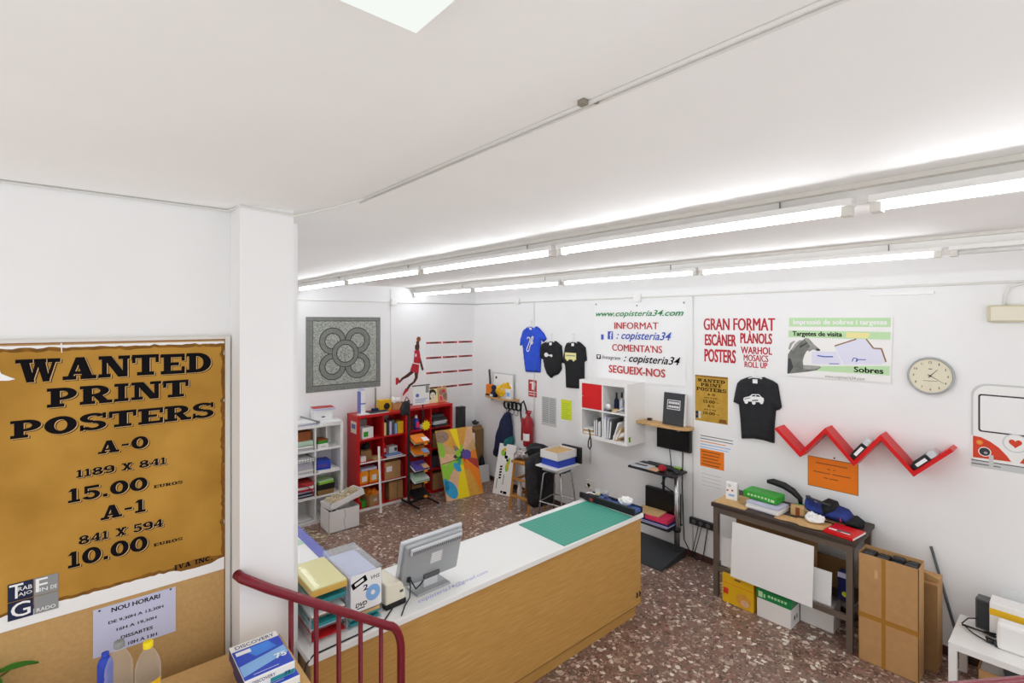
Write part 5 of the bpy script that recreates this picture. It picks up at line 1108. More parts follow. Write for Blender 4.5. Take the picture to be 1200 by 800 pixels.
for st, a, b, off, mm in (('GRAN FORMAT', (824.5, 386.5), (908.5, 372.5), .03, 'print_red'), ('ESCÀNER', (826, 404.5), (863, 388.5), .025, 'print_red'), ('PLÀNOLS', (867.5, 402), (905, 387.5), .025, 'print_red'), ('POSTERS', (825.5, 423.5), (862.5, 410), .03, 'print_red'), ('WARHOL', (868, 414), (905, 407), .03, 'print_red'), ('MOSAICS', (871.5, 422.5), (900.5, 416.5), .02, 'print_red'), ('ROLL UP', (872.5, 430), (899.5, 424.8), .02, 'print_red')):
    o = wthing('R', 'wall_lettering', 'red vinyl wall lettering reading '+st.replace('À', 'A'), 'wall lettering', *a, group='red vinyl words on the right wall')
    p0 = L(o, *a); p1 = L(o, *b); part(o, 'letters', mm, lambda m: m.text(st, p0[0], p1[0], p0[1], p1[1], -.0015, off))
# small brown poster
t = wthing('R', 'poster', 'small brown WANTED PRINT POSTERS poster beside the black car T-shirt', 'poster', 815, 492)
x0, x1, z0, z1 = wquad(t, (815, 439), (853.5, 442), (852.5, 498), (814.5, 491.5), 'parchment_small')
for st, u0, u1, v0, v1 in (('WANTED', .07, .92, .855, .925), ('PRINT', .18, .82, .765, .835), ('POSTERS', .04, .96, .665, .74), ('A-0', .38, .62, .575, .62), ('1189 X 841', .28, .69, .51, .535), ('15.00', .25, .62, .41, .47), ('A-1', .38, .6, .325, .375), ('841 X 594', .29, .66, .25, .28), ('10.00', .25, .62, .16, .22)):
    MB().slab(st, x0+(x1-x0)*u0, x0+(x1-x0)*u1, z0+(z1-z0)*v0, z0+(z1-z0)*v1, -.0026).build('lettering', 'print_black', t)
for v in (.425, .175): MB().text('EUROS', x0+(x1-x0)*.66, x0+(x1-x0)*.76, z0+(z1-z0)*v, z0+(z1-z0)*(v+.018), -.0026, .02).build('lettering', 'print_black', t)
part(t, 'corner_stain', 'parchment_edge', lambda m: [m.flat([(x0+(x1-x0)*.72, z0+.01), (x1-.01, z0+.01), (x1-.02, z0+.055), (x0+(x1-x0)*.76, z0+.05)], -.0025), m.flat([(x0, z1-.015), (x1, z1-.02), (x1, z1-.002), (x0, z1-.002)], -.0025)])
part(t, 'corner_squares', 'navy', lambda m: [m.flat([(x0+.008+a_, z0+.03+b_), (x0+.04+a_, z0+.03+b_), (x0+.04+a_, z0+.07+b_), (x0+.008+a_, z0+.07+b_)], -.0027) for a_, b_ in ((0, 0), (.0, .045))])
part(t, 'corner_squares', 'light_grey', lambda m: [m.flat([(x0+.044, z0+.03+b_), (x0+.076, z0+.03+b_), (x0+.076, z0+.07+b_), (x0+.044, z0+.07+b_)], -.0027) for b_ in (0, .045)])
# sheets below
t = wthing('R', 'notice_sheet', 'white text notice above the small orange card', 'notice', 820, 580); x0, x1, z0, z1 = wquad(t, (820, 507), (864, 514), (863, 578), (818, 570), 'paper')
sh_ = lambda m, ks, f: [m.box(x0+.02, x0+.02+(x1-x0)*(.86 if k < 2 else .8-.06*(k % 3)), -.0026, -.0021, z1-.035-k*.034, z1-.026-k*.034) for k in ks]
part(t, 'text_print', 'dark_grey', lambda m: sh_(m, (0, 1), 0)); part(t, 'orange_print', 'orange', lambda m: sh_(m, (2,), 0)); part(t, 'blue_print', 'sky', lambda m: sh_(m, (3, 4), 0)); part(t, 'faint_print', 'light_grey', lambda m: [m.box(x0+.04, x0+(x1-x0)*.6, -.0026, -.0021, z0+.02+k*.045, z0+.026+k*.045) for k in range(4)])
t = wthing('R', 'orange_notice', 'small orange card on the white text notice', 'notice', 820, 545); x0, x1, z0, z1 = wquad(t, (820, 524), (850, 529.5), (849, 553), (820, 545.5), 'paper', -.0035, 'backing'); part(t, 'card', 'orange_card', lambda m: m.box(x0+.008, x1-.008, -.0045, -.003, z0+.01, z1-.008)); part(t, 'text_print', 'brown', lambda m: [m.box(x0+.03+.01*(k % 2), x1-.05-.015*(k % 3), -.0050, -.0044, z1-.045-k*.038, z1-.033-k*.038) for k in range(5)])
t = wthing('R', 'orange_notice', 'large orange notice pinned below the red zigzag shelf', 'notice', 946, 567); x0, x1, z0, z1 = wquad(t, (947.5, 533), (1007, 544.5), (1005, 581.5), (946, 567), 'cardboard_dark', -.003, 'backing'); part(t, 'card', 'orange_card', lambda m: m.box(x0+.006, x1-.006, -.0042, -.003, z0+.006, z1-.006))
part(t, 'text_print', 'brown', lambda m: [m.box(x0+(x1-x0)*a_, x0+(x1-x0)*b_, -.0048, -.0041, z0+(z1-z0)*v, z0+(z1-z0)*v+.009) for a_, b_, v in ((.17, .8, .80), (.40, .46, .64), (.52, .56, .64), (.12, .46, .50), (.50, .85, .50), (.33, .42, .34), (.45, .62, .34))]); q = L(t, 978, 536.5); part(t, 'pin', 'black', lambda m: m.ball((q[0], -.006, q[1]), (.008, .006, .008), 6))
# printing poster with hand
t = wthing('R', 'printing_poster', 'white and green poster about envelopes and visiting cards', 'poster', 924, 441)
TL, TR, BR, BL = (924.5, 372), (1047, 371), (1044.5, 449), (923.5, 440)
q = [L(t, *p) for p in (TL, TR, BR, BL)]
MB().prism([(q[3][0], q[3][1]), (q[2][0], q[2][1]), (q[1][0], q[1][1]), (q[0][0], q[0][1])], -.012, -.004).build('panel', 'white', t)
P8 = lambda u, w: L(t, 915+u/8.571, 365+w/8.571)
def pp(nm, mm, polys, y):
    for ps in polys: MB().flat([P8(*p) for p in ps], y).build(nm, mm, t)
pp('green_band', 'pale_green', [[(90, 62), (1108, 62), (1108, 155), (88, 150)], [(85, 188), (1108, 205), (1105, 282), (82, 255)], [(400, 545), (1098, 545), (1095, 640), (330, 592)]], -.0125)
pp('hand_photo', 'mono_hand', [[(76, 430), (100, 390), (140, 340), (200, 300), (262, 262), (292, 280), (318, 330), (300, 370), (262, 400), (240, 440), (226, 490), (228, 530), (260, 548), (330, 545), (398, 548), (408, 562), (360, 590), (280, 602), (190, 612), (70, 624)]], -.0130)
pp('finger_photo', 'mono_light', [[(80, 372), (96, 318), (134, 292), (150, 298), (120, 330), (96, 385)], [(110, 380), (150, 318), (196, 285), (216, 292), (160, 345), (124, 396)], [(236, 262), (286, 268), (340, 330), (392, 372), (404, 392), (372, 396), (330, 380), (290, 402), (272, 380), (300, 350)], [(230, 536), (330, 540), (398, 546), (406, 560), (340, 580), (230, 580)]], -.0132)
pp('hand_shadow', 'charcoal', [[(190, 350), (270, 305), (275, 316), (200, 362)], [(78, 470), (104, 470), (130, 560), (90, 618), (72, 618)], [(352, 372), (392, 374), (404, 392), (370, 394)]], -.0134)
pp('card_print', 'lilac_pale', [[(315, 400), (560, 400), (620, 530), (315, 525)], [(545, 350), (760, 275), (860, 275), (940, 370), (1010, 375), (1065, 510), (1000, 530), (640, 530), (590, 450)]], -.0128)
m = MB(); m.ribbon([P8(545, 345), P8(762, 275)], .012, -.0136); m.ribbon([P8(862, 275), P8(935, 368), P8(1015, 372), P8(1060, 505)], .012, -.0136); m.build('envelope_edge', 'cardboard_dark', t)
m = MB(); m.ribbon([P8(370, 440), P8(440, 452), P8(530, 452)], .012, -.0136); m.ribbon([P8(720, 500), P8(735, 465), P8(770, 470), P8(760, 505), P8(780, 480), P8(860, 482)], .008, -.0136); m.ribbon([P8(490, 522), P8(590, 524)], .008, -.0136); m.build('signature_print', 'print_blue', t)
pp('envelope_flap', 'pale_yellow', [[(665, 205), (900, 215), (880, 268), (655, 262)]], -.0137)
m = MB()
for st, a, b in (('Impressió de sobres i targetes', (130, 130), (1072, 86)),): p0, p1 = P8(*a), P8(*b); m.text(st, p0[0], p1[0], P8(130, 140)[1], P8(130, 82)[1], -.0136, .02)
m.build('white_lettering', 'paper', t)
p0, p1 = P8(122, 252), P8(620, 200); MB().text('Targetes de visita', p0[0], p1[0], P8(122, 256)[1], P8(122, 196)[1], -.0142, .02).build('lettering', 'print_black', t); p0, p1 = P8(738, 605), P8(1035, 560); MB().text('Sobres', p0[0], p1[0], P8(738, 606)[1], P8(738, 550)[1], -.0142, .02).build('lettering', 'print_black', t)
m = MB(); p0, p1 = P8(445, 640), P8(845, 650); m.text('www.copisteria34.com', p0[0], p1[0], p0[1]-.03, p0[1]+.01, -.0136); m.build('web_lettering', 'grey', t)
# clock
t = wthing('R', 'wall_clock', 'round cream wall clock with grey rim', 'clock', 1091, 440); Mx = Matrix.Rotation(PI/2, 4, 'X')
MB().lathe([(0, 0), (.16, 0), (.165, .012), (.163, .034), (.155, .040), (.148, .034), (.148, .026), (0, .026)], n=48, M=Mx).build('rim', 'silver', t, smooth=True)
part(t, 'face', 'clockface', lambda m: m.disc(0, 0, .148, .148, -.0275, 48))
def marks(m):
    for k in range(1, 13):
        a = PI/2-2*PI*k/12; s_ = str(k); w = .007*len(s_) if k not in (1, 11) else .004*len(s_); cx_, cz_ = .118*math.cos(a), .118*math.sin(a); m.text(s_, cx_-w/1.3, cx_+w/1.3, cz_-.010, cz_+.010, -.028, .01)
    m.box(-.05, .05, -.0282, -.0278, -.046, -.043); m.box(-.012, .012, -.0282, -.0278, .058, .064)
part(t, 'numerals', 'print_black', marks)
def hand(m, ang, ln, w): a = PI/2-ang; d = Vector((math.cos(a), math.sin(a))); n_ = Vector((-d.y, d.x))*w; m.flat([tuple(-d*.02+n_), tuple(-d*.02-n_), tuple(d*ln-n_*.4), tuple(d*ln+n_*.4)], -.030)
part(t, 'hour_hand', 'black', lambda m: hand(m, 2*PI*(1.35/12), .075, .0035)); part(t, 'minute_hand', 'black', lambda m: hand(m, 2*PI*(20.5/60), .11, .0028)); part(t, 'hub', 'black', lambda m: m.lathe([(0, 0), (.007, 0), (.007, .006), (0, .006)], n=14, M=Matrix.Translation((0, -.027, 0)) @ Mx))
# zigzag shelf
t = wthing('R', 'zigzag_shelf', 'red zigzag wall shelf', 'shelf', 907, 502); D_ = .20
zp = [L(t, *p, D_) for p in ((907.3, 502.5), (937.4, 535.6), (967, 507.5), (1000.6, 546.5), (1032, 516), (1070.6, 558.6), (1117.5, 529))]
th = .034
def off_(i):
    ps = [Vector(p) for p in zp]; ns = []
    for a, b in zip(ps, ps[1:]): d = (b-a).normalized(); ns.append(Vector((-d.y, d.x)))
    if i == 0: n_ = ns[0]; k = 1
    elif i == len(ps)-1: n_ = ns[-1]; k = 1
    else: n_ = (ns[i-1]+ns[i]).normalized(); k = 1/max(.3, n_.dot(ns[i]))
    return ps[i]+n_*th*k
up = [off_(i) for i in range(7)]
for i in range(6):
    m = MB(); m.prism([zp[i], zp[i+1], tuple(up[i+1]), tuple(up[i])], -D_, 0); m.build('shelf_board', 'red_bright', t, bevel=.0015)
for k, (i, ln) in enumerate(((3, .23), (5, .22))):
    a, b = Vector(up[i]), Vector(up[i+1]); d = (b-a).normalized(); an = math.atan2(d.y, d.x); n_ = Vector((-d.y, d.x)); s0 = .015
    base = t.location
    o = thing('label_box', ('black box with white label in the middle valley of the zigzag shelf', 'black box with white label in the right valley of the zigzag shelf')[k], 'box', (WX, base.y-(a.x+d.x*s0), base.z+a.y+d.y*s0), -PI/2, 'black boxes on the zigzag shelf')
    M = Matrix.Rotation(-an, 4, 'Y'); ww = (.13, .17)[k]; y0_ = -D_+.0+(.0, -.005)[k]
    MB().box(.0, ln*.72, y0_, y0_+ww, .0, .05, M=M).build('body', 'black', o, bevel=.004); MB().box(ln*.72, ln, y0_+.005, y0_+ww-.005, .003, .058, M=M).build('clear_end', 'silver_light', o, bevel=.004); MB().box(.035, ln*.6, y0_-.002, y0_+.001, .010, .038, M=M).build('label', 'paper', o)
    MB().box(.02, ln*.66, y0_+.02, y0_+ww-.02, .05, .058, M=M).build('top_plate', 'charcoal', o, bevel=.002)
# van front decal
t = wthing('R', 'van_decal', 'red and white van-front decal at the right frame edge', 'wall decal', 1138, 548)
V = lambda u, w: L(t, 1050+u/5, 400+w/5)
x0 = V(440, 700)[0]; zt = V(520, 247)[1]; zb = V(440, 727)[1]; hw_ = (V(700, 595)[0]-x0); cxv = x0+hw_; x2 = x0+2*hw_
def outline(inset):
    r = .10; pts = [(x0+inset, zb+inset), (x2-inset, zb+inset)]
    for k in range(7): a = PI/2*k/6; pts.append((x2-inset-r+r*math.cos(a), zt-inset-r+r*math.sin(a)))
    for k in range(7): a = PI/2+PI/2*k/6; pts.append((x0+inset+r+r*math.cos(a), zt-inset-r+r*math.sin(a)))
    return pts
part(t, 'outline', 'light_grey', lambda m: m.prism(outline(0), -.003, 0)); part(t, 'body_print', 'white', lambda m: m.flat(outline(.014), -.0035))
zwt, zwb = V(600, 315)[1], V(600, 540)[1]; xa = V(482, 400)[0]; xb_ = x2-(xa-x0)
rr_ = lambda a, b, c_, d_, r: [(b-r+r*math.cos(q), d_-r+r*math.sin(q)) for q in [PI/2*k/5 for k in range(6)]]+[(a+r+r*math.cos(q), d_-r+r*math.sin(q)) for q in [PI/2+PI/2*k/5 for k in range(6)]]+[(a+r+r*math.cos(q), c_+r+r*math.sin(q)) for q in [PI+PI/2*k/5 for k in range(6)]]+[(b-r+r*math.cos(q), c_+r+r*math.sin(q)) for q in [1.5*PI+PI/2*k/5 for k in range(6)]]
part(t, 'window_frame', 'charcoal', lambda m: m.flat(rr_(xa, xb_, zwb, zwt, .02), -.004)); part(t, 'window_pane', 'wall_paint', lambda m: m.flat(rr_(xa+.012, xb_-.012, zwb+.012, zwt-.012, .014), -.0045))
ck = [V(*p) for p in ((440, 545), (490, 556), (545, 583), (600, 622), (650, 675), (676, 712), (440, 682))]
ck2 = [(x0+.012+(x-x0)*.95, zb+.085+(z-zb-.075)*.92) for x, z in ck]
for sg in (1, -1):
    MB().flat([(cxv+sg*(x-cxv), z) for x, z in ck], -.0042).build('cheek_edge', 'white', t); MB().flat([(cxv+sg*(x-cxv), z) for x, z in ck2], -.0048).build('cheek_print', 'bus_red', t)
part(t, 'bumper_print', 'light_grey', lambda m: m.flat([(x0+.004, zb+.004), (x2-.004, zb+.004), (x2-.004, zb+.05), (x0+.004, zb+.05)], -.0042)); part(t, 'bumper_line', 'dark_grey', lambda m: [m.flat([(x0+.004, zb+.05), (x2-.004, zb+.05), (x2-.004, zb+.058), (x0+.004, zb+.058)], -.0045), m.flat([(x0+.004, zb+.022), (x0+.18, zb+.022), (x0+.18, zb+.03), (x0+.004, zb+.03)], -.0045)])
part(t, 'bumper_guard', 'light_grey', lambda m: m.box(V(545, 700)[0], V(572, 700)[0], -.006, -.003, zb+.01, zb+.115))
hx_, hz_ = V(520, 645); hr_ = (V(558, 645)[0]-V(481, 645)[0])/2; part(t, 'headlight_rim', 'white', lambda m: m.disc(hx_, hz_, hr_, hr_, -.0054)); part(t, 'headlight', 'charcoal', lambda m: m.disc(hx_, hz_, hr_*.84, hr_*.84, -.0058)); part(t, 'headlight_glint', 'silver', lambda m: m.disc(hx_+.006, hz_-.008, hr_*.3, hr_*.25, -.0062))
ix, iz = V(490, 590); part(t, 'indicator', 'orange_decal', lambda m: m.disc(ix, iz, hr_*.52, hr_*.5, -.0054)); part(t, 'indicator_lens', 'pencil_orange', lambda m: m.disc(ix, iz, hr_*.3, hr_*.28, -.0058))
ez = V(700, 597)[1]; part(t, 'emblem_ring', 'silver_light', lambda m: m.disc(cxv, ez, .075, .075, -.005)); part(t, 'emblem_field', 'white', lambda m: m.disc(cxv, ez, .066, .066, -.0054))
part(t, 'heart', 'bus_red', lambda m: m.flat([(cxv+.0024*(16*math.sin(q)**3), ez+.0024*(13*math.cos(q)-5*math.cos(2*q)-2*math.cos(3*q)-math.cos(4*q))) for q in [2*PI*k/36 for k in range(36)]], -.0060))

# ------------------------------------------------------------------ wall cube with red door
cy1, cy0 = 4.655, 3.845; cz1, cz0 = 2.083, 1.285
t = thing('wall_cube', 'white wall-hung cube shelf with one red door', 'shelf', (WX, cy1, cz0), -PI/2)
w, h, d, th, ti = cy1-cy0, cz1-cz0, .39, .045, .02
B(t, 'top_board', 'white', 0, w, -d, 0, h-th, h, bevel=.002); B(t, 'bottom_board', 'white', 0, w, -d, 0, 0, th, bevel=.002)
for x in (0, w-th): B(t, 'side_board', 'white', x, x+th, -d, 0, th, h-th, bevel=.002)
MB().box(th, w-th, -.008, -.002, th, h-th).build('back_panel', 'white', t)
B(t, 'upright', 'white', w/2-ti/2, w/2+ti/2, -d+.002, -.01, th, h-th, bevel=.001)
for a, b_ in ((th, w/2-ti/2), (w/2+ti/2, w-th)): B(t, 'divider_shelf', 'white', a, b_, -d+.002, -.01, h/2-ti/2, h/2+ti/2, bevel=.001)
dr = B(t, 'door', 'red_bright', th+.003, w/2-ti/2-.003, -d+.001, -d+.018, h/2+ti/2+.003, h-th-.003, bevel=.002); m = MB(); m.ball((th+.02, -d-.004, h*.72), .009, 8); m.build('knob', 'silver_light', dr, smooth=True)
m = MB(); m.ringf(w+.0, 0, .0, 0, 0) if 0 else m.box(w, w+.0006, -d+.03, -d+.075, .05, .12); m.build('side_sticker', 'lime', t); m = MB(); m.box(w+.0004, w+.0012, -d+.04, -d+.065, .06, .075); m.box(w+.0004, w+.0012, -d+.035, -d+.05, .085, .11); m.build('sticker_print', 'black', t)
CX = lambda lx, ly, lz: (WX+ly, cy1-lx, cz0+lz)
RZ = -PI/2
zl, zu = th+.0005, h/2+ti/2+.0005
for k, (lx, hh, mm, ll) in enumerate(((.50, .24, 'navy', 'navy and black bottle at the left of the wall cube upper right cell'), (.585, .25, 'silver_light', 'grey bottle in the middle of the wall cube upper right cell'), (.655, .25, 'navy', 'navy bottle at the right of the wall cube upper right cell'))):
    o = thing('glue_bottle', ll, 'bottle', CX(lx, -.2, zu), RZ, 'bottles in the wall cube'); MB().lathe([(0, 0), (.03, 0), (.032, .01), (.032, hh*.55), (.015, hh*.7), (0, hh*.7)], n=18).build('body', mm, o, smooth=True); MB().lathe([(.014, 0), (.011, hh*.3), (0, hh*.3)], c=(0, 0, hh*.7), n=14).build('nozzle', 'black', o, smooth=True)
o = thing('desk_alarm', 'small round white dial in the wall cube upper right cell', 'dial', CX(.475, -.36, zu), RZ); MB().lathe([(0, -.02), (.04, -.02), (.04, .0), (0, .0)], c=(0, 0, 0), n=20, M=Matrix.Translation((0, 0, .06)) @ Mx).build('dial', 'white', o, smooth=True); B(o, 'foot', 'dark_grey', -.05, .05, -.02, .03, 0, .02)
o = thing('label_roll', 'kraft tape roll lying in the wall cube upper right cell', 'tape roll', CX(.58, -.33, zu), RZ); MB().lathe([(.02, 0), (.04, 0), (.04, .04), (.02, .04), (.02, 0)], n=20).build('roll', 'kraft', o, smooth=True)
o = thing('scissors', 'white-handled cutter lying tilted in the wall cube upper right cell', 'cutter', CX(.66, -.37, zu), RZ); MB().tube([(-.07, 0, .006), (.08, 0, .075)], .007, 8).build('handle', 'white', o, smooth=True)
o = pile('paper_pile', 'beige papers in the wall cube lower left cell', 'papers', *CX(.13, -.26, zl), .16, .2, 5, .09, ['kraft', 'paper', 'dark_grey', 'kraft'], RZ+.1, .015, seed=31)
for k, (lx, mm, hh) in enumerate(((.25, 'grey', .22), (.285, 'dark_grey', .24), (.32, 'silver_light', .2), (.345, 'charcoal', .23))):
    o = thing('file', ('grey', 'dark grey', 'pale silver', 'charcoal')[k]+' file standing in the wall cube lower left cell', 'file', CX(lx, -.24, zl), RZ, 'files in the wall cube'); B(o, 'cover', mm, -.012, .012, -.12, .12, 0, hh, bevel=.002); MB().box(-.009, .009, -.122, -.118, .01, hh-.02).build('spine_label', 'paper', o)
for k, (lx, mm, hh, ln) in enumerate(((.445, 'paper', .27, .02), (.475, 'lilac', .29, -.05), (.505, 'light_grey', .28, .03), (.535, 'dark_grey', .27, .1), (.59, 'paper', .26, .35), (.63, 'kraft', .2, .45))):
    o = thing('file', ('white', 'lilac', 'pale grey', 'dark grey', 'tilted white', 'tilted kraft')[k]+' file standing in the wall cube lower right cell', 'file', CX(lx, -.27, zl), RZ, 'files in the wall cube'); M = Matrix.Rotation(ln, 4, 'Y'); MB().box(-.011, .011, -.13, .12, 0.003, hh, M=M).build('cover', mm, o, bevel=.002); MB().box(-.008, .008, -.132, -.128, .02, hh-.03, M=M).build('sheet_edges', 'paper', o)
o = thing('paper_roll', 'white paper roll lying in front of the files in the wall cube', 'roll', CX(.66, -.34, zl), RZ); MB().tube([(-.07, -.03, .035), (.08, .0, .10)], .03, 14).build('roll', 'paper', o, smooth=True)
crumple('paper_wad', 'crumpled pale paper in the wall cube lower right cell', 'paper', CX(.68, -.25, zl+.10), .07, 'lilac', 4)
o = thing('key_lanyard', 'black strap dangling from the wall cube lower left cell', 'strap', CX(.21, -.395, .06), RZ); m = MB(); m.tube([(-.08, .05, .06), (-.02, -.0, .04), (0, -.012, -.02), (-.03, -.012, -.10), (-.035, -.012, -.17), (-.005, -.012, -.2), (.02, -.012, -.15), (.012, -.012, -.07), (0, -.014, -.02)], .009, 8); m.build('strap', 'black', o, smooth=True)
# wooden bow shelf, book, wall screen
t = thing('bow_shelf', 'pale wooden bow-front shelf right of the wall cube', 'shelf', (WX, 3.53, 1.60), -PI/2)
hw = .39; pts = [(-hw, 0), (-hw-.02, -.10)]+[(-hw*math.cos(PI*k/14)*1.0, -.16-.06*math.sin(PI*k/14)) for k in range(15)]+[(hw+.02, -.10), (hw, 0)]
m = MB(); m.prismz(pts, -.03, 0); m.build('board', 'wood_light', t, bevel=.003)
for x in (-.25, .25): MB().box(x-.01, x+.01, -.14, -.0, -.06, -.03).build('bracket', 'grey', t)
t = thing('book', 'dark grey book with white title block standing on the bow shelf', 'book', (WX-.11, 3.36, 1.6005), 0, None, (-.10, 0, -PI/2+.0)); B(t, 'cover', 'charcoal', -.145, .145, -.012, .012, 0, .40, bevel=.002); MB().box(-.14, .1475, -.009, .04, .004, .395).build('pages', 'paper', t)
m = MB(); m.box(-.10, .10, -.0128, -.0118, .20, .315); m.build('title_block', 'charcoal', t)
m = MB()
for a in ((-.09, .09, .305, .313), (-.09, .09, .195, .203), (-.09, -.083, .2, .31), (.083, .09, .2, .31)): m.box(a[0], a[1], -.0135, -.012, a[2], a[3])
for k in range(9): m.box(-.07+.0165*k, -.059+.0165*k, -.0135, -.012, .262, .292)
for k in range(8): m.box(-.07+.0185*k, -.057+.0185*k, -.0135, -.012, .216, .244)
m.build('title_print', 'paper', t)
o = carton('webcam', 'small black clip at the left of the bow shelf', 'clip', WX-.05, 3.74, 1.6005, .05, .04, .03, -PI/2, 'black')
t = wthing('R', 'wall_screen', 'black flat screen on the wall under the bow shelf', 'screen', 769, 523, off=.05)
p0, p1 = L(t, 769.5, 523, .07), L(t, 808.5, 503, .07); zz1 = min(L(t, 790, 501, .07)[1], 1.555-t.location.z)
B(t, 'case', 'black', p0[0], p1[0], -.07, -.02, p0[1], zz1, bevel=.004); MB().box(p0[0]+.01, p1[0]-.01, -.0712, -.069, p0[1]+.014, zz1-.01).build('display', 'black_gloss', t); MB().box(p0[0]+.15, p1[0]-.15, -.02, 0, p0[1]+.05, zz1-.05).build('mount', 'dark_grey', t)
m = MB(); m.tube([(p0[0]+.16, -.03, p0[1]), (p0[0]+.19, -.05, p0[1]-.12), (p0[0]+.22, -.08, p0[1]-.25)], .006, 6); m.tube([(p1[0]-.13, -.012, p0[1]), (p1[0]-.135, -.012, -1.0+.55), (p1[0]-.11, -.012, .18-t.location.z), (p1[0]-.02, -.03, .07-t.location.z), (p1[0]+.08, -.06, .012-t.location.z), (p1[0]+.14, -.02, .03-t.location.z), (p1[0]+.2, -.012, .45-t.location.z)], .006, 6); m.build('cable', 'cable', t, smooth=True)
# multimedia trolley
t = thing('media_stand', 'black and chrome media stand with shelves beside the counter end', 'stand', (5.52, 3.30, 0), -PI/2)
m = MB(); m.prism([(-.44, 0), (.12, 0), (.12, .10), (.05, .10), (-.44, .018)], -.09, .50, M=Matrix.Rotation(PI/2, 4, 'Z')); m.build('base', 'charcoal', t, bevel=.004)
MB().cyl((.035, 0, .06), (.035, 0, 1.03), .034, 24).build('column', 'steel', t, smooth=True)
for z in (.33, 1.02): MB().cyl((.035, 0, z), (.035, 0, z+.05), .044, 20).build('collar', 'black', t, smooth=True)
B(t, 'upper_shelf', 'black', -.56, .08, -.18, .16, 1.02, 1.045, bevel=.006); B(t, 'lower_shelf', 'black', -.50, .04, -.2, .12, .37, .39, bevel=.004)
m = MB(); m.tube([(.02, .03, 1.02), (-.12, .04, .98), (-.2, .03, .85), (-.05, .05, .78)], .008, 8); m.build('cable', 'cable', t, smooth=True)
MB().tube([(-.17, .03, 1.02), (-.17, .03, .75)], .016, 8).build('drop_bracket', 'black', t)
SP = lambda lx, ly, lz: (5.52+ly, 3.30-lx, lz)
o = thing('keyboard', 'black keyboard at the back of the media stand top shelf', 'keyboard', SP(-.22, .08, 1.0455), RZ); B(o, 'case', 'black', -.24, .24, -.07, .07, 0, .018, bevel=.003); m = MB()
for r in range(5):
    for k in range(15): m.box(-.225+k*.03, -.201+k*.03, -.06+r*.024, -.041+r*.024, .018, .024)
m.build('keys', 'charcoal', o)
o = carton('tablet', 'silver tablet lying on the media stand top shelf', 'tablet', *SP(-.40, -.07, 1.0455), .26, .17, .015, RZ+.05, 'silver_light'); MB().box(-.11, .06, -.03, .02, .015, .018).build('screen', 'dark_grey', o)
o = carton('note_pad', 'pinkish pad on the media stand top shelf', 'pad', *SP(-.21, -.09, 1.0455), .12, .14, .01, RZ, 'pinkish')
o = crumple('red_pouch', 'small red object on the media stand top shelf', 'pouch', SP(-.12, -.08, 1.0455), .045, 'print_red', 6, .8)
o = carton('yellow_pad', 'yellow note pad at the back of the media stand top shelf', 'pad', *SP(-.03, .12, 1.0455), .09, .05, .03, RZ, 'lime')
o = thing('black_monitor', 'black monitor standing on the media stand lower shelf', 'monitor', SP(-.21, .08, .3905), RZ); B(o, 'case', 'black', -.25, .24, -.02, .03, .01, .37, bevel=.006); MB().box(-.235, .225, -.022, -.018, .03, .355).build('display', 'black_gloss', o); B(o, 'foot', 'black', -.12, .12, -.04, .035, 0, .015)
pile('folder_pile', 'pink folder over blue folders on the media stand lower shelf', 'folders', *SP(-.18, -.06, .3905), .38, .22, 5, .05, ['periwinkle', 'deep_blue', 'lilac'], RZ, .015, seed=40)
o = carton('pink_folder', 'bright pink folder on the pile of the media stand lower shelf', 'folder', *SP(-.15, -.07, .441), .30, .22, .055, RZ+.05, 'pink'); 
o = carton('cardboard_sheet', 'sheet of tan cardboard slanting over the pink folder', 'cardboard', *SP(-.30, -.06, .4965), .34, .24, .008, RZ+.12, 'kraft')
# sockets and power strip
t = wthing('R', 'wall_socket', 'cream wall socket beside the chrome stool', 'socket', 692, 568); B(t, 'plate', 'socket', -.07, .07, -.03, 0, -.07, .07, bevel=.008); MB().lathe([(0, 0), (.042, 0), (.042, .004), (.03, .004), (.03, -.0), (0, 0)], n=20, M=Matrix.Translation((-.01, -.031, 0)) @ Mx).build('insert', 'white', t, smooth=True); MB().box(-.06, -.02, -.055, -.03, -.04, .0).build('plug', 'cream', t, bevel=.006)
t = wthing('R', 'power_strip', 'black power strip fixed to the wall behind the workbench', 'power strip', 810, 608); x1 = L(t, 840, 615)[0]; B(t, 'case', 'black', 0, x1, -.05, 0, -.04, .04, bevel=.006); m = MB()
for k in range(3): m.disc(.06+k*.09, 0, .028, .028, -.0508, 20)
m.build('outlet', 'dark_grey', t)
m = MB(); m.tube([(.13, -.055, 0), (.12, -.08, -.1), (.05, -.05, -.35), (.02, -.04, -.48), (.08, -.06, -.52+.0)], .005, 6); m.tube([(.17, -.055, 0), (.16, -.08, -.1), (.08, -.05, -.35), (.05, -.04, -.49)], .005, 6); m.build('cable', 'cable', t, smooth=True)

# ------------------------------------------------------------------ stools and clothes
def leg4(t, half, top, spread, z1, r, mm, flat=None):
    for sx in (-1, 1):
        for sy in (-1, 1): MB().tube([(sx*(half+spread), sy*(half+spread), .0), (sx*half, sy*half, z1)], r, 4 if flat else 12).build('leg', mm, t, smooth=not flat)
sc_ = flr(627, 596.5); t = thing('wooden_stool', 'wooden stool carrying dark clothes by the right wall', 'stool', (5.21, 5.62, 0), .12); HS = .77
leg4(t, .14, 0, .055, HS-.03, .024, 'wood_stool', True); B(t, 'seat', 'wood_stool', -.18, .18, -.18, .18, HS-.04, HS, bevel=.008)
for z, k in ((.2, .185), (.46, .165)):
    for s_ in (-1, 1): MB().box(-k, k, s_*k-.012, s_*k+.012, z-.02, z+.02).build('stretcher', 'wood_stool', t); MB().box(s_*k-.012, s_*k+.012, -k, k, z+.02, z+.05).build('stretcher', 'wood_stool', t)
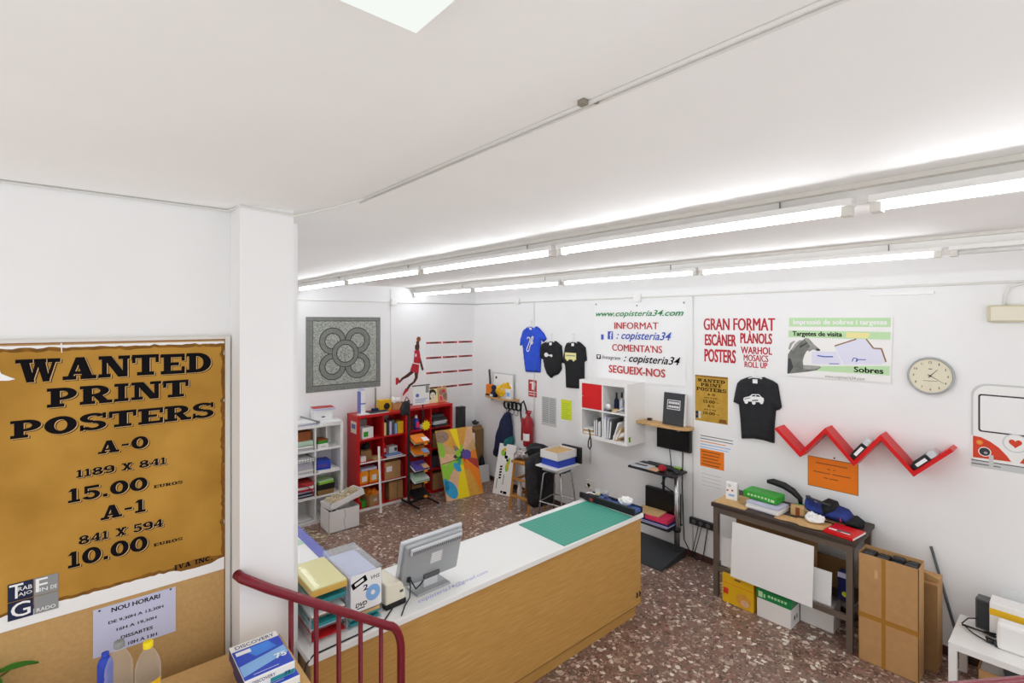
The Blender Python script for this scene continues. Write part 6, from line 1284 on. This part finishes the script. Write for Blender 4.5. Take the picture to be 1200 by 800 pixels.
o = thing('white_bottle', 'white bottle standing under the wooden stool', 'bottle', (5.16, 5.74, 0), 0); MB().lathe([(0, 0), (.04, 0), (.04, .3), (.02, .36), (.02, .4), (0, .4)], n=18).build('body', 'white', o, smooth=True); MB().lathe([(.022, 0), (.022, .03), (0, .03)], c=(0, 0, .4), n=14).build('cap', 'light_grey', o, smooth=True)
kb = hit(634, 592, 1, 5.33); o = thing('coat', 'black coat hanging between the wooden stool and the chrome stool', 'coat', (kb.x, 5.33, kb.z))
K = lambda pts: [(hit(x, y, 1, 5.33).x-kb.x, hit(x, y, 1, 5.33).z-kb.z) for x, y in pts]
MB().puff(K([(615, 541), (620, 534), (629, 530), (638, 529), (644, 536), (648, 550), (651, 568), (650, 583), (644, 590), (634, 594), (625, 595), (618, 590), (617, 575), (615, 558)]), .10, .03, .05, .14, 3, .0).build('body', 'dark_cloth', o, smooth=True)
MB().puff(K([(622, 545), (628, 537), (634, 542), (636, 565), (633, 588), (626, 590), (622, 570)]), .13, .03, .03, .08, 8, .02).build('sleeve', 'black_cloth', o, smooth=True)
o = thing('bag', 'black rucksack on top of the wooden stool', 'bag', (5.33, 5.55, HS), -.9); MB().puff([(-.17, .0), (.19, 0), (.24, .10), (.2, .2), (.12, .24), (-.02, .26), (-.1, .24), (-.19, .13)], .13, .03, .03, .1, 4, .02).build('body', 'black_cloth', o, smooth=True); MB().tube([(-.15, -.15, .12), (-.05, -.2, .22), (.08, -.19, .24), (.15, -.14, .15)], .014, 8).build('strap', 'charcoal', o, smooth=True)
o = thing('scarf', 'black white and red patterned cloth beside the rucksack on the stool', 'cloth', (5.18, 5.68, HS), -.9)
mat('patterned', '1f1416', .85, col2='d8d0cc', vscale=26); MB().puff([(-.14, .0), (.14, 0), (.16, .08), (.08, .17), (-.06, .18), (-.15, .08)], .12, .025, .03, .07, 6, .02).build('cloth', 'patterned', o, smooth=True)
t = thing('bar_stool', 'chrome-legged bar stool carrying a blue box by the right wall', 'stool', (5.21, 4.98, 0), .2); HB = .77
MB().lathe([(0, HB-.03), (.15, HB-.03), (.19, HB-.01), (.2, HB), (0, HB)], n=32).build('seat', 'charcoal', t, smooth=True)
for sx in (-1, 1):
    for sy in (-1, 1): MB().tube([(sx*.20, sy*.20, .0), (sx*.175, sy*.175, .4), (sx*.145, sy*.145, HB-.06), (sx*.11, sy*.11, HB-.03)], .011, 10).build('leg', 'steel', t, smooth=True)
m = MB(); q = .188
for a, b_ in (((-q, -q), (q, -q)), ((q, -q), (q, q)), ((q, q), (-q, q)), ((-q, q), (-q, -q))): m.tube([(a[0], a[1], .32), (b_[0], b_[1], .32)], .008, 8)
m.build('footrest', 'steel', t)
pile('papers', 'grey papers directly on the bar stool seat', 'papers', 5.21, 4.98, HB+.0005, .36, .30, 4, .05, ['light_grey', 'paper', 'silver_light'], .05, .02, seed=51)
carton('white_board', 'white flat board under the blue box on the bar stool', 'board', 5.21, 4.98, HB+.053, .50, .40, .02, .02, 'white')
carton('blue_box', 'royal blue box on the bar stool', 'box', 5.23, 4.98, HB+.0735, .36, .33, .10, .02, 'blue_box', None, None)
t = carton('kraft_tray', 'open white-sided kraft tray on the blue box', 'tray', 5.23, 4.98, HB+.174, .40, .34, .11, .02, 'white', open_top=True); MB().box(-.18, .18, -.15, .15, .088, .092).build('contents', 'kraft', t)
carton('flat_case', 'black flat case standing behind the blue box on the bar stool', 'case', 5.46, 4.93, HB+.0735, .035, .36, .23, .05, 'black')

# ------------------------------------------------------------------ workbench
TX0, TX1, TY0, TY1, TH = 5.065, 5.685, 1.30, 2.60, .98
t = thing('workbench', 'brown steel-legged workbench against the right wall', 'workbench', (TX0, TY1, 0), -PI/2); w, d = TY1-TY0, TX1-TX0
B(t, 'top', 'bench_top', 0, w, 0, d, TH-.04, TH, bevel=.003); LG = .05
for x in (.02, w-.02-LG):
    for y in (.01, d-.06): B(t, 'leg', 'bench_steel', x, x+LG, y, y+LG, 0, TH-.04, bevel=.002)
for y in (.015, d-.05): MB().box(.07, w-.07, y, y+.03, TH-.10, TH-.04).build('apron', 'bench_steel', t)
for x in (.025, w-.06): MB().box(x, x+.03, .06, d-.06, TH-.10, TH-.04).build('apron', 'bench_steel', t)
for y in (.015, d-.05): MB().box(.07, w-.07, y, y+.03, .27, .32).build('stretcher', 'bench_steel', t)
for x in (.025, w-.06): MB().box(x, x+.03, .06, d-.06, .27, .32).build('stretcher', 'bench_steel', t)
MB().box(.07, w-.07, .25, d-.06, .32, .34).build('lower_shelf', 'bench_top', t)
TP = lambda px, py, z=TH: flr(px, py, z)
# things leaning and standing below
def leaning(name, label, cat, pxTL, pxTR, xb, th_, mm, xt, z0=0.002, zt=None, y0=None, y1=None):
    """board leaning towards the wall; foot at x = xb, top at x = xt"""
    a, b_ = hit(*pxTL, 0, xt), hit(*pxTR, 0, xt); ya, yb = (a.y, b_.y) if y0 is None else (y1, y0); zt = (a.z+b_.z)/2 if zt is None else zt
    t = thing(name, label, cat, (xb, ya, z0), -PI/2); an = math.atan2(xt-xb, zt-z0); ln = math.hypot(xt-xb, zt-z0)
    MB().box(0, ya-yb, 0, th_, 0, ln, M=Matrix.Rotation(-an, 4, 'X')).build('panel', mm, t); return t
# the front boards rest on the cartons under the bench
BZ = .30
carton('yellow_carton', 'yellow paper carton on the floor under the workbench', 'box', 5.045+.15, 2.31, 0, .32, .29, .29, RZ, 'yellow', None, None)
o = bpy.data.objects['yellow_carton']
m = MB(); m.box(-.158, .158, -.1475, -.144, .20, .205); m.build('lid_seam', 'orange', o); m = MB(); m.box(-.145, -.095, -.1475, -.144, .09, .15); m.build('red_square', 'bus_red', o); m = MB(); m.disc(.06, .085, .075, .065, -.1478); m.build('photo_print', 'pencil_orange', o); m = MB(); m.disc(.075, .06, .04, .035, -.1482); m.build('photo_print', 'pinkish', o); m = MB(); m.box(-.03, .03, -.1478, -.144, .255, .272); m.build('lid_slot', 'cardboard_dark', o)
o = thing('paper_carton', 'white carton with a green lid band on the floor under the workbench', 'box', (5.045+.11, 1.962, 0), RZ); B(o, 'body', 'white', -.155, .155, -.108, .108, 0, .26, bevel=.003); B(o, 'lid', 'green_box', -.159, .159, -.112, .112, .185, .275, bevel=.003); m = MB(); m.box(-.14, -.10, -.1128, -.112, .20, .255); m.box(-.09, -.075, -.1128, -.112, .205, .24)
for k in range(6): m.box(-.05+k*.03, -.03+k*.03, -.1128, -.112, .222, .244)
m.build('lid_print', 'pale_green', o); m = MB(); m.box(.1555, .1565, -.03, .0, .06, .1); m.box(.1555, .1565, .03, .05, .06, .1); m.build('side_print', 'dark_grey', o)
o = carton('white_carton', 'plain white carton on the floor at the right under the workbench', 'box', 5.28+.10, 1.665, 0, .285, .2, .255, RZ, 'white')
leaning('foam_board', 'large white foam board leaning on the front of the workbench cartons', 'board', (860, 618), (953.6, 639.7), 5.00, .008, 'paper', 5.045, z0=.31, y0=1.612, y1=2.36, zt=.85)
leaning('foam_board', 'second white foam board behind the large one under the workbench', 'board', (844, 633), (973, 673.6), 5.125, .008, 'paper', 5.15, z0=.325, y0=1.50, y1=2.52, zt=.62)
o = leaning('brown_strip', 'brown strip behind the foam boards under the workbench', 'board', (865, 620), (957, 640), 5.18, .01, 'cardboard_dark', 5.22, z0=.345, y0=1.64, y1=2.40, zt=.86)  # brown panel, its top shows as a strip above the foam boards
o = carton('blue_carton', 'navy carton with a yellow dot on the workbench lower shelf', 'box', 5.34, 1.45, .3405, .085, .1, .25, RZ, 'deep_blue', None, ('lilac', 0, 1, .82, 1)); m = MB(); m.disc(.012, .06, .022, .025, -.0512); m.build('dot_print', 'neon', o)
o = leaning('wood_panel', 'dark brown panel leaning behind the boards on the lower shelf', 'board', (957, 660), (990, 672), 5.48, .015, 'cardboard_dark', 5.5, z0=.345, y0=1.42, y1=1.9, zt=.62)
# things on top
TZ = TH+.0005
def on(px, py, z=TZ): p = flr(px, py, z); return p.x, p.y
x, y = on(846, 588); tag(sheet('brown_paper', None, None, 5.30, 2.43, TZ, .40, .33, .02, 'kraft', .003), 'brown paper sheet at the left end of the workbench top', 'paper')
x, y = on(856, 587); o = thing('card_stand', 'small white printed card box at the left end of the workbench', 'card box', (5.31, 2.485, TZ+.0035), RZ+.12); B(o, 'panel', 'paper', -.058, .058, -.03, .03, 0, .18, bevel=.002); m = MB(); m.disc(-.02, .15, .02, .015, -.0308); m.build('grey_print', 'light_grey', o); m = MB(); m.box(-.05, -.03, -.0312, -.03, .09, .105); m.box(.0, .02, -.0312, -.03, .095, .11); m.build('red_print', 'print_red', o); m = MB(); m.box(-.03, .03, -.0312, -.03, .04, .06); m.build('blue_print', 'sky', o)
o = thing('tape_dispenser', 'grey and black tape dispenser behind the white card box', 'tape dispenser', (5.45, 2.27, TZ), RZ+.3); m = MB(); m.prism([(-.08, 0), (.08, 0), (.09, .05), (.05, .04), (-.04, .05), (-.09, .10)], -.03, .03); m.build('base', 'charcoal', o, bevel=.004); MB().lathe([(.015, -.02), (.05, -.02), (.05, .02), (.015, .02), (.015, -.02)], n=24, M=Matrix.Translation((-.01, 0, .08)) @ Mx).build('roll', 'light_grey', o, smooth=True)
o = pile('paper_stack', 'thick stack of white paper on the workbench under the green wrapper', 'paper stack', 5.30, 2.12, TZ, .32, .24, 8, .075, ['paper', 'white', 'lilac'], RZ-.02, .008, seed=61)
tag(sheet('white_sheet', None, None, 5.26, 2.08, TZ, .60, .02, RZ, 'paper', .003) , 'loose white sheet under the paper stack front', 'paper')
o = thing('green_ream_wrap', 'green ream wrapper on the white paper stack', 'ream wrapper', (5.36, 2.16, TZ+.078), RZ-.05); B(o, 'wrapper', 'green', -.19, .15, -.10, .10, 0, .075, bevel=.012); m = MB()
for k in range(6): m.box(-.14+k*.035, -.118+k*.035, -.1015, -.098, .03, .05)
m.box(.07, .085, -.1015, -.098, .02, .05); m.box(.095, .13, -.1015, -.098, .02, .045); m.build('white_print', 'pale_green', o)
o = thing('brush_handle', 'long curved black foam handle behind the green wrapper', 'handle', (5.58, 2.06, TZ), RZ); m = MB(); m.tube([(-.17, 0, .20), (-.11, 0, .21), (0, 0, .195), (.08, 0, .16), (.15, 0, .10), (.16, 0, .0)], [.02, .034, .036, .034, .026, .012], 12); m.build('handle', 'black', o, smooth=True)
crumple('green_tape', 'small dark green roll beside the curved black handle', 'roll', (5.55, 1.90, TZ), .045, 'green_box', 9)
o = carton('small_carton', 'small kraft box with dark tape on the workbench centre', 'box', 5.40, 1.87, TZ, .12, .10, .08, RZ+.3, 'kraft', None, ('brown', .35, .65, 0, 1)); o2 = carton('small_carton', 'small cream box with pink stripe on the workbench centre', 'box', 5.47, 1.79, TZ, .11, .09, .07, RZ-.2, 'cream', None, ('pinkish', .0, 1, .4, .6))
def rough_sheet(name, label, cat, x, y, z, rx, ry, mm, seed, rz=0, th=.004):
    r = random.Random(seed); pts = []
    for k in range(16):
        a = 2*PI*k/16; q = 1/max(abs(math.cos(a)), abs(math.sin(a)))*.8+r.uniform(-.12, .1); pts.append((rx*q*math.cos(a), ry*q*math.sin(a)))
    m = MB(); m.prismz(pts, 0, th); o = m.build(name, mm, loc=(x, y, z)); o.rotation_euler = (0, 0, rz); return tag(o, label, cat)
rough_sheet('torn_cardboard', 'torn tan cardboard piece at the front of the workbench centre', 'cardboard', 5.20, 1.88, TZ, .09, .16, 'kraft', 3, .1)
rough_sheet('torn_cardboard', 'torn tan cardboard sheet under the crumpled white paper', 'cardboard', 5.22, 1.66, TZ+.0045, .13, .17, 'kraft', 5, .3)
rough_sheet('torn_cardboard', 'torn tan cardboard scrap behind the crumpled white paper', 'cardboard', 5.47, 1.56, TZ, .07, .12, 'kraft', 8, -.2)
rough_sheet('torn_cardboard', 'narrow torn tan cardboard strip right behind the small kraft box', 'cardboard', 5.55, 1.76, TZ, .05, .10, 'cardboard', 11, .4)
crumple('crumpled_paper', 'crumpled white paper on the torn cardboard of the workbench', 'paper', (5.28, 1.68, TZ+.009), .085, 'paper', 12, .4)
o = thing('sports_bag', 'blue and black sports bag slumped at the right of the workbench', 'bag', (5.50, 1.61, TZ), RZ); MB().puff([(-.20, .03), (-.1, 0), (.2, 0), (.22, .06), (.15, .14), (.04, .16), (-.04, .14), (-.14, .13), (-.19, .19), (-.22, .16), (-.23, .08)], .14, .02, .03, .09, 3, .0).build('body', 'bag_blue' if 'bag_blue' in MATS else mat('bag_blue', '23367c', .8, vary=.3, vscale=12).name, o, smooth=True)
MB().puff([(-.07, .03), (.0, .02), (.09, .11), (.06, .19), (-.02, .2), (-.08, .15)], .16, .02, .02, .08, 5).build('flap', 'black_cloth', o, smooth=True); MB().puff([(.10, 0), (.27, 0), (.28, .06), (.22, .10), (.13, .08)], .16, .02, .02, .06, 6).build('end_pocket', 'black_cloth', o, smooth=True); MB().tube([(-.20, -.04, .18), (-.13, -.10, .185), (-.04, -.12, .18), (.03, -.12, .17)], .012, 8).build('handle', 'charcoal', o, smooth=True); MB().puff([(.09, .03), (.13, .02), (.13, .09), (.10, .10)], .185, .012, .01, .03, 2).build('pink_tab', 'pink', o, smooth=True)
o = thing('red_folder', 'red folder with a white strip at the right front of the workbench', 'folder', (5.23, 1.425, TZ), RZ-.12); B(o, 'cover', 'red_gloss', -.12, .12, -.13, .13, 0, .025, bevel=.002); MB().box(-.115, .123, -.128, .126, .006, .02).build('sheets', 'paper', o); MB().box(-.10, .07, -.07, -.045, .025, .028).build('strip', 'paper', o); MB().box(-.03, .0, -.075, -.04, .028, .036).build('clip', 'steel', o)
MB().tube([(-.02, -.06, .032), (.07, -.05, .032)], .006, 8).build('pen', 'dark_grey', o)

# ------------------------------------------------------------------ cartons and stick right of the bench
a, b_ = hit(1005, 775, 0, 5.05), hit(1078, 790, 0, 5.07); rz = -PI/2
y1, y0 = 1.275, .865
t = thing('tall_carton', 'tall taped cardboard carton full of black rolls right of the workbench', 'box', (5.06, y1, 0), -PI/2); w, d, h = y1-y0, .20, .915; th = .006; TL_ = Matrix.Identity(4)
for nm, a in (('front_wall', (0, w, 0, th, 0, h)), ('rear_wall', (0, w, d-th, d, 0, h+.01)), ('side_wall', (0, th, 0, d, 0, h)), ('side_wall', (w-th, w, 0, d, 0, h)), ('bottom', (0, w, 0, d, 0, th))): B(t, nm, 'cardboard', *a, bevel=.001)
MB().box(w*.40, w*.47, -.001, .001, .0, h).build('packing_tape', 'tape', t); MB().box(0, w, -.0012, .001, h*.41, h*.455).build('packing_tape', 'tape', t)
MB().box(w*.28, w*.34, -.0014, .001, h*.80, h*.88).build('handle_tab', 'kraft', t, bevel=.001)
 
for k in range(8):
    xx = .048+(k % 4)*.098; yy = .055+(k//4)*.09; o = thing('black_roll', ('nearest the wall' if k//4 else 'at the front')+' of the tall carton, '+('left', 'second', 'third', 'right')[k % 4]+' black roll', 'roll', (5.06+yy, y1-xx-.01, .007), -PI/2, 'black rolls in the tall carton'); MB().box(-.046, .046, -.042, .042, 0, h-.012-(k % 3)*.008).build('roll', 'black', o, bevel=.014); MB().box(-.03, .03, -.028, .028, h-.02-(k % 3)*.008, h-.009-(k % 3)*.008).build('end_cap', 'charcoal', o, bevel=.004)
    o['label'] = ('rear row ' if k//4 else 'front row ')+('leftmost', 'second', 'third', 'rightmost')[k % 4]+' black roll packed in the tall carton'
t = thing('open_carton', 'narrow brown cardboard carton with raised flap behind the tall carton', 'box', (5.33, .98, 0), -PI/2); w, h = .19, .74
B(t, 'body', 'cardboard', 0, w, 0, .22, 0, h, bevel=.003); MB().box(0, w, -.003, .002, h*.0, h*.97).build('front_flap', 'cardboard_dark', t); MB().obox((w*.55, .0, h+.035), (w, .005, .11), (.6, .25, 0)).build('top_flap', 'kraft', t)
a = hit(1091, 640, 0, WX-.02); t = thing('metal_rod', 'thin dark metal rod leaning on the wall behind the white side table', 'rod', (5.66, .66, 0), 0); MB().tube([(0, 0, 0.005), (a.x-5.66, a.y-.66, a.z)], .011, 10).build('rod', 'dark_grey', t, smooth=True)
# white side table and devices
LT = .45; LX0, LX1, LY1, LY0 = 5.02, 5.57, .682, .132
t = thing('side_table', 'white square side table at the lower right edge', 'table', (LX0, LY1, 0), -PI/2); s_ = .55
B(t, 'top', 'white_gloss', 0, s_, 0, s_, LT-.05, LT, bevel=.002)
for x in (0, s_-.05):
    for y in (0, s_-.05): B(t, 'leg', 'white_gloss', x, x+.05, y, y+.05, 0, LT-.05, bevel=.002)
TB = lambda lx, ly, lz: (LX0+ly, LY1-lx, lz)
o = thing('laminator_box', 'white carton with a yellow band on the white side table', 'box', TB(.39, .40, LT+.0005), RZ); B(o, 'body', 'white', -.19, .22, -.08, .08, 0, .27, bevel=.004); MB().box(-.191, .221, -.0812, -.079, .175, .225).build('yellow_band', 'yellow', o); MB().box(-.0, .10, -.0822, -.079, .14, .215).build('label', 'paper', o); m = MB(); m.box(.01, .025, -.083, -.082, .19, .207); m.box(.01, .025, -.083, -.082, .165, .182); m.box(.045, .055, -.083, -.082, .15, .157); m.box(.062, .074, -.083, -.082, .152, .162); m.box(.078, .09, -.083, -.082, .151, .161); m.build('label_print', 'black', o)
o = thing('white_device', 'rounded white case in front of the yellow-banded carton', 'case', TB(.40, .22, LT+.0005), RZ); B(o, 'body', 'white_gloss', -.15, .22, -.06, .06, 0, .20, bevel=.025)
o = thing('speaker', 'dark grey speaker at the back of the white side table', 'speaker', TB(.17, .44, LT+.0005), RZ-.1); B(o, 'cabinet', 'dark_grey', -.055, .055, -.05, .05, 0, .24, bevel=.006); MB().box(-.045, .045, -.0515, -.049, .015, .225).build('grille', 'charcoal', o)
o = thing('cable_coil', 'coiled black cable with plug on the white side table', 'cable', TB(.2, .26, LT+.0005), RZ); m = MB(); m.tube([(-.03, .15, .09), (-.13, .12, .06), (-.16, .06, .03), (-.09, .0, .01), (.0, -.06, .01), (.05, -.07, .012)], .005, 8); m.tube([(-.16, .06, .02), (-.05, .06, .02), (.0, .05, .02), (.06, .04, .02), (.0, .02, .03), (-.03, .04, .03), (.05, .05, .04)], .008, 8); m.tube([(.0, -.0, .012), (.07, -.02, .012), (.08, -.05, .02), (.0, -.05, .012), (-.01, -.01, .02)], .008, 8); m.build('cord', 'cable', o, smooth=True); MB().box(.04, .085, -.085, -.055, .003, .05).build('plug', 'charcoal', o, bevel=.006)
o = thing('acrylic_sheet', 'clear acrylic stand behind the yellow-banded carton', 'acrylic stand', TB(.42, .515, LT+.0005), RZ); m = MB(); m.box(-.17, .17, 0, .005, 0, .34); m.box(-.17, .17, .0, .03, 0, .005); m.box(.0, .004, -.02, .0, 0, .30); m.build('panel', 'acrylic', o)
t = carton('kraft_carton', 'open kraft carton of papers under the white side table', 'box', *TB(.33, .30, 0), .36, .32, .26, RZ, 'cardboard', open_top=True); MB().box(-.17, .17, -.14, .14, .02, .24).build('paper_fill', 'paper', t); MB().obox((.05, -.05, .262), (.2, .15, .006), (.1, .15, .2)).build('dark_folder', 'dark_grey', t)
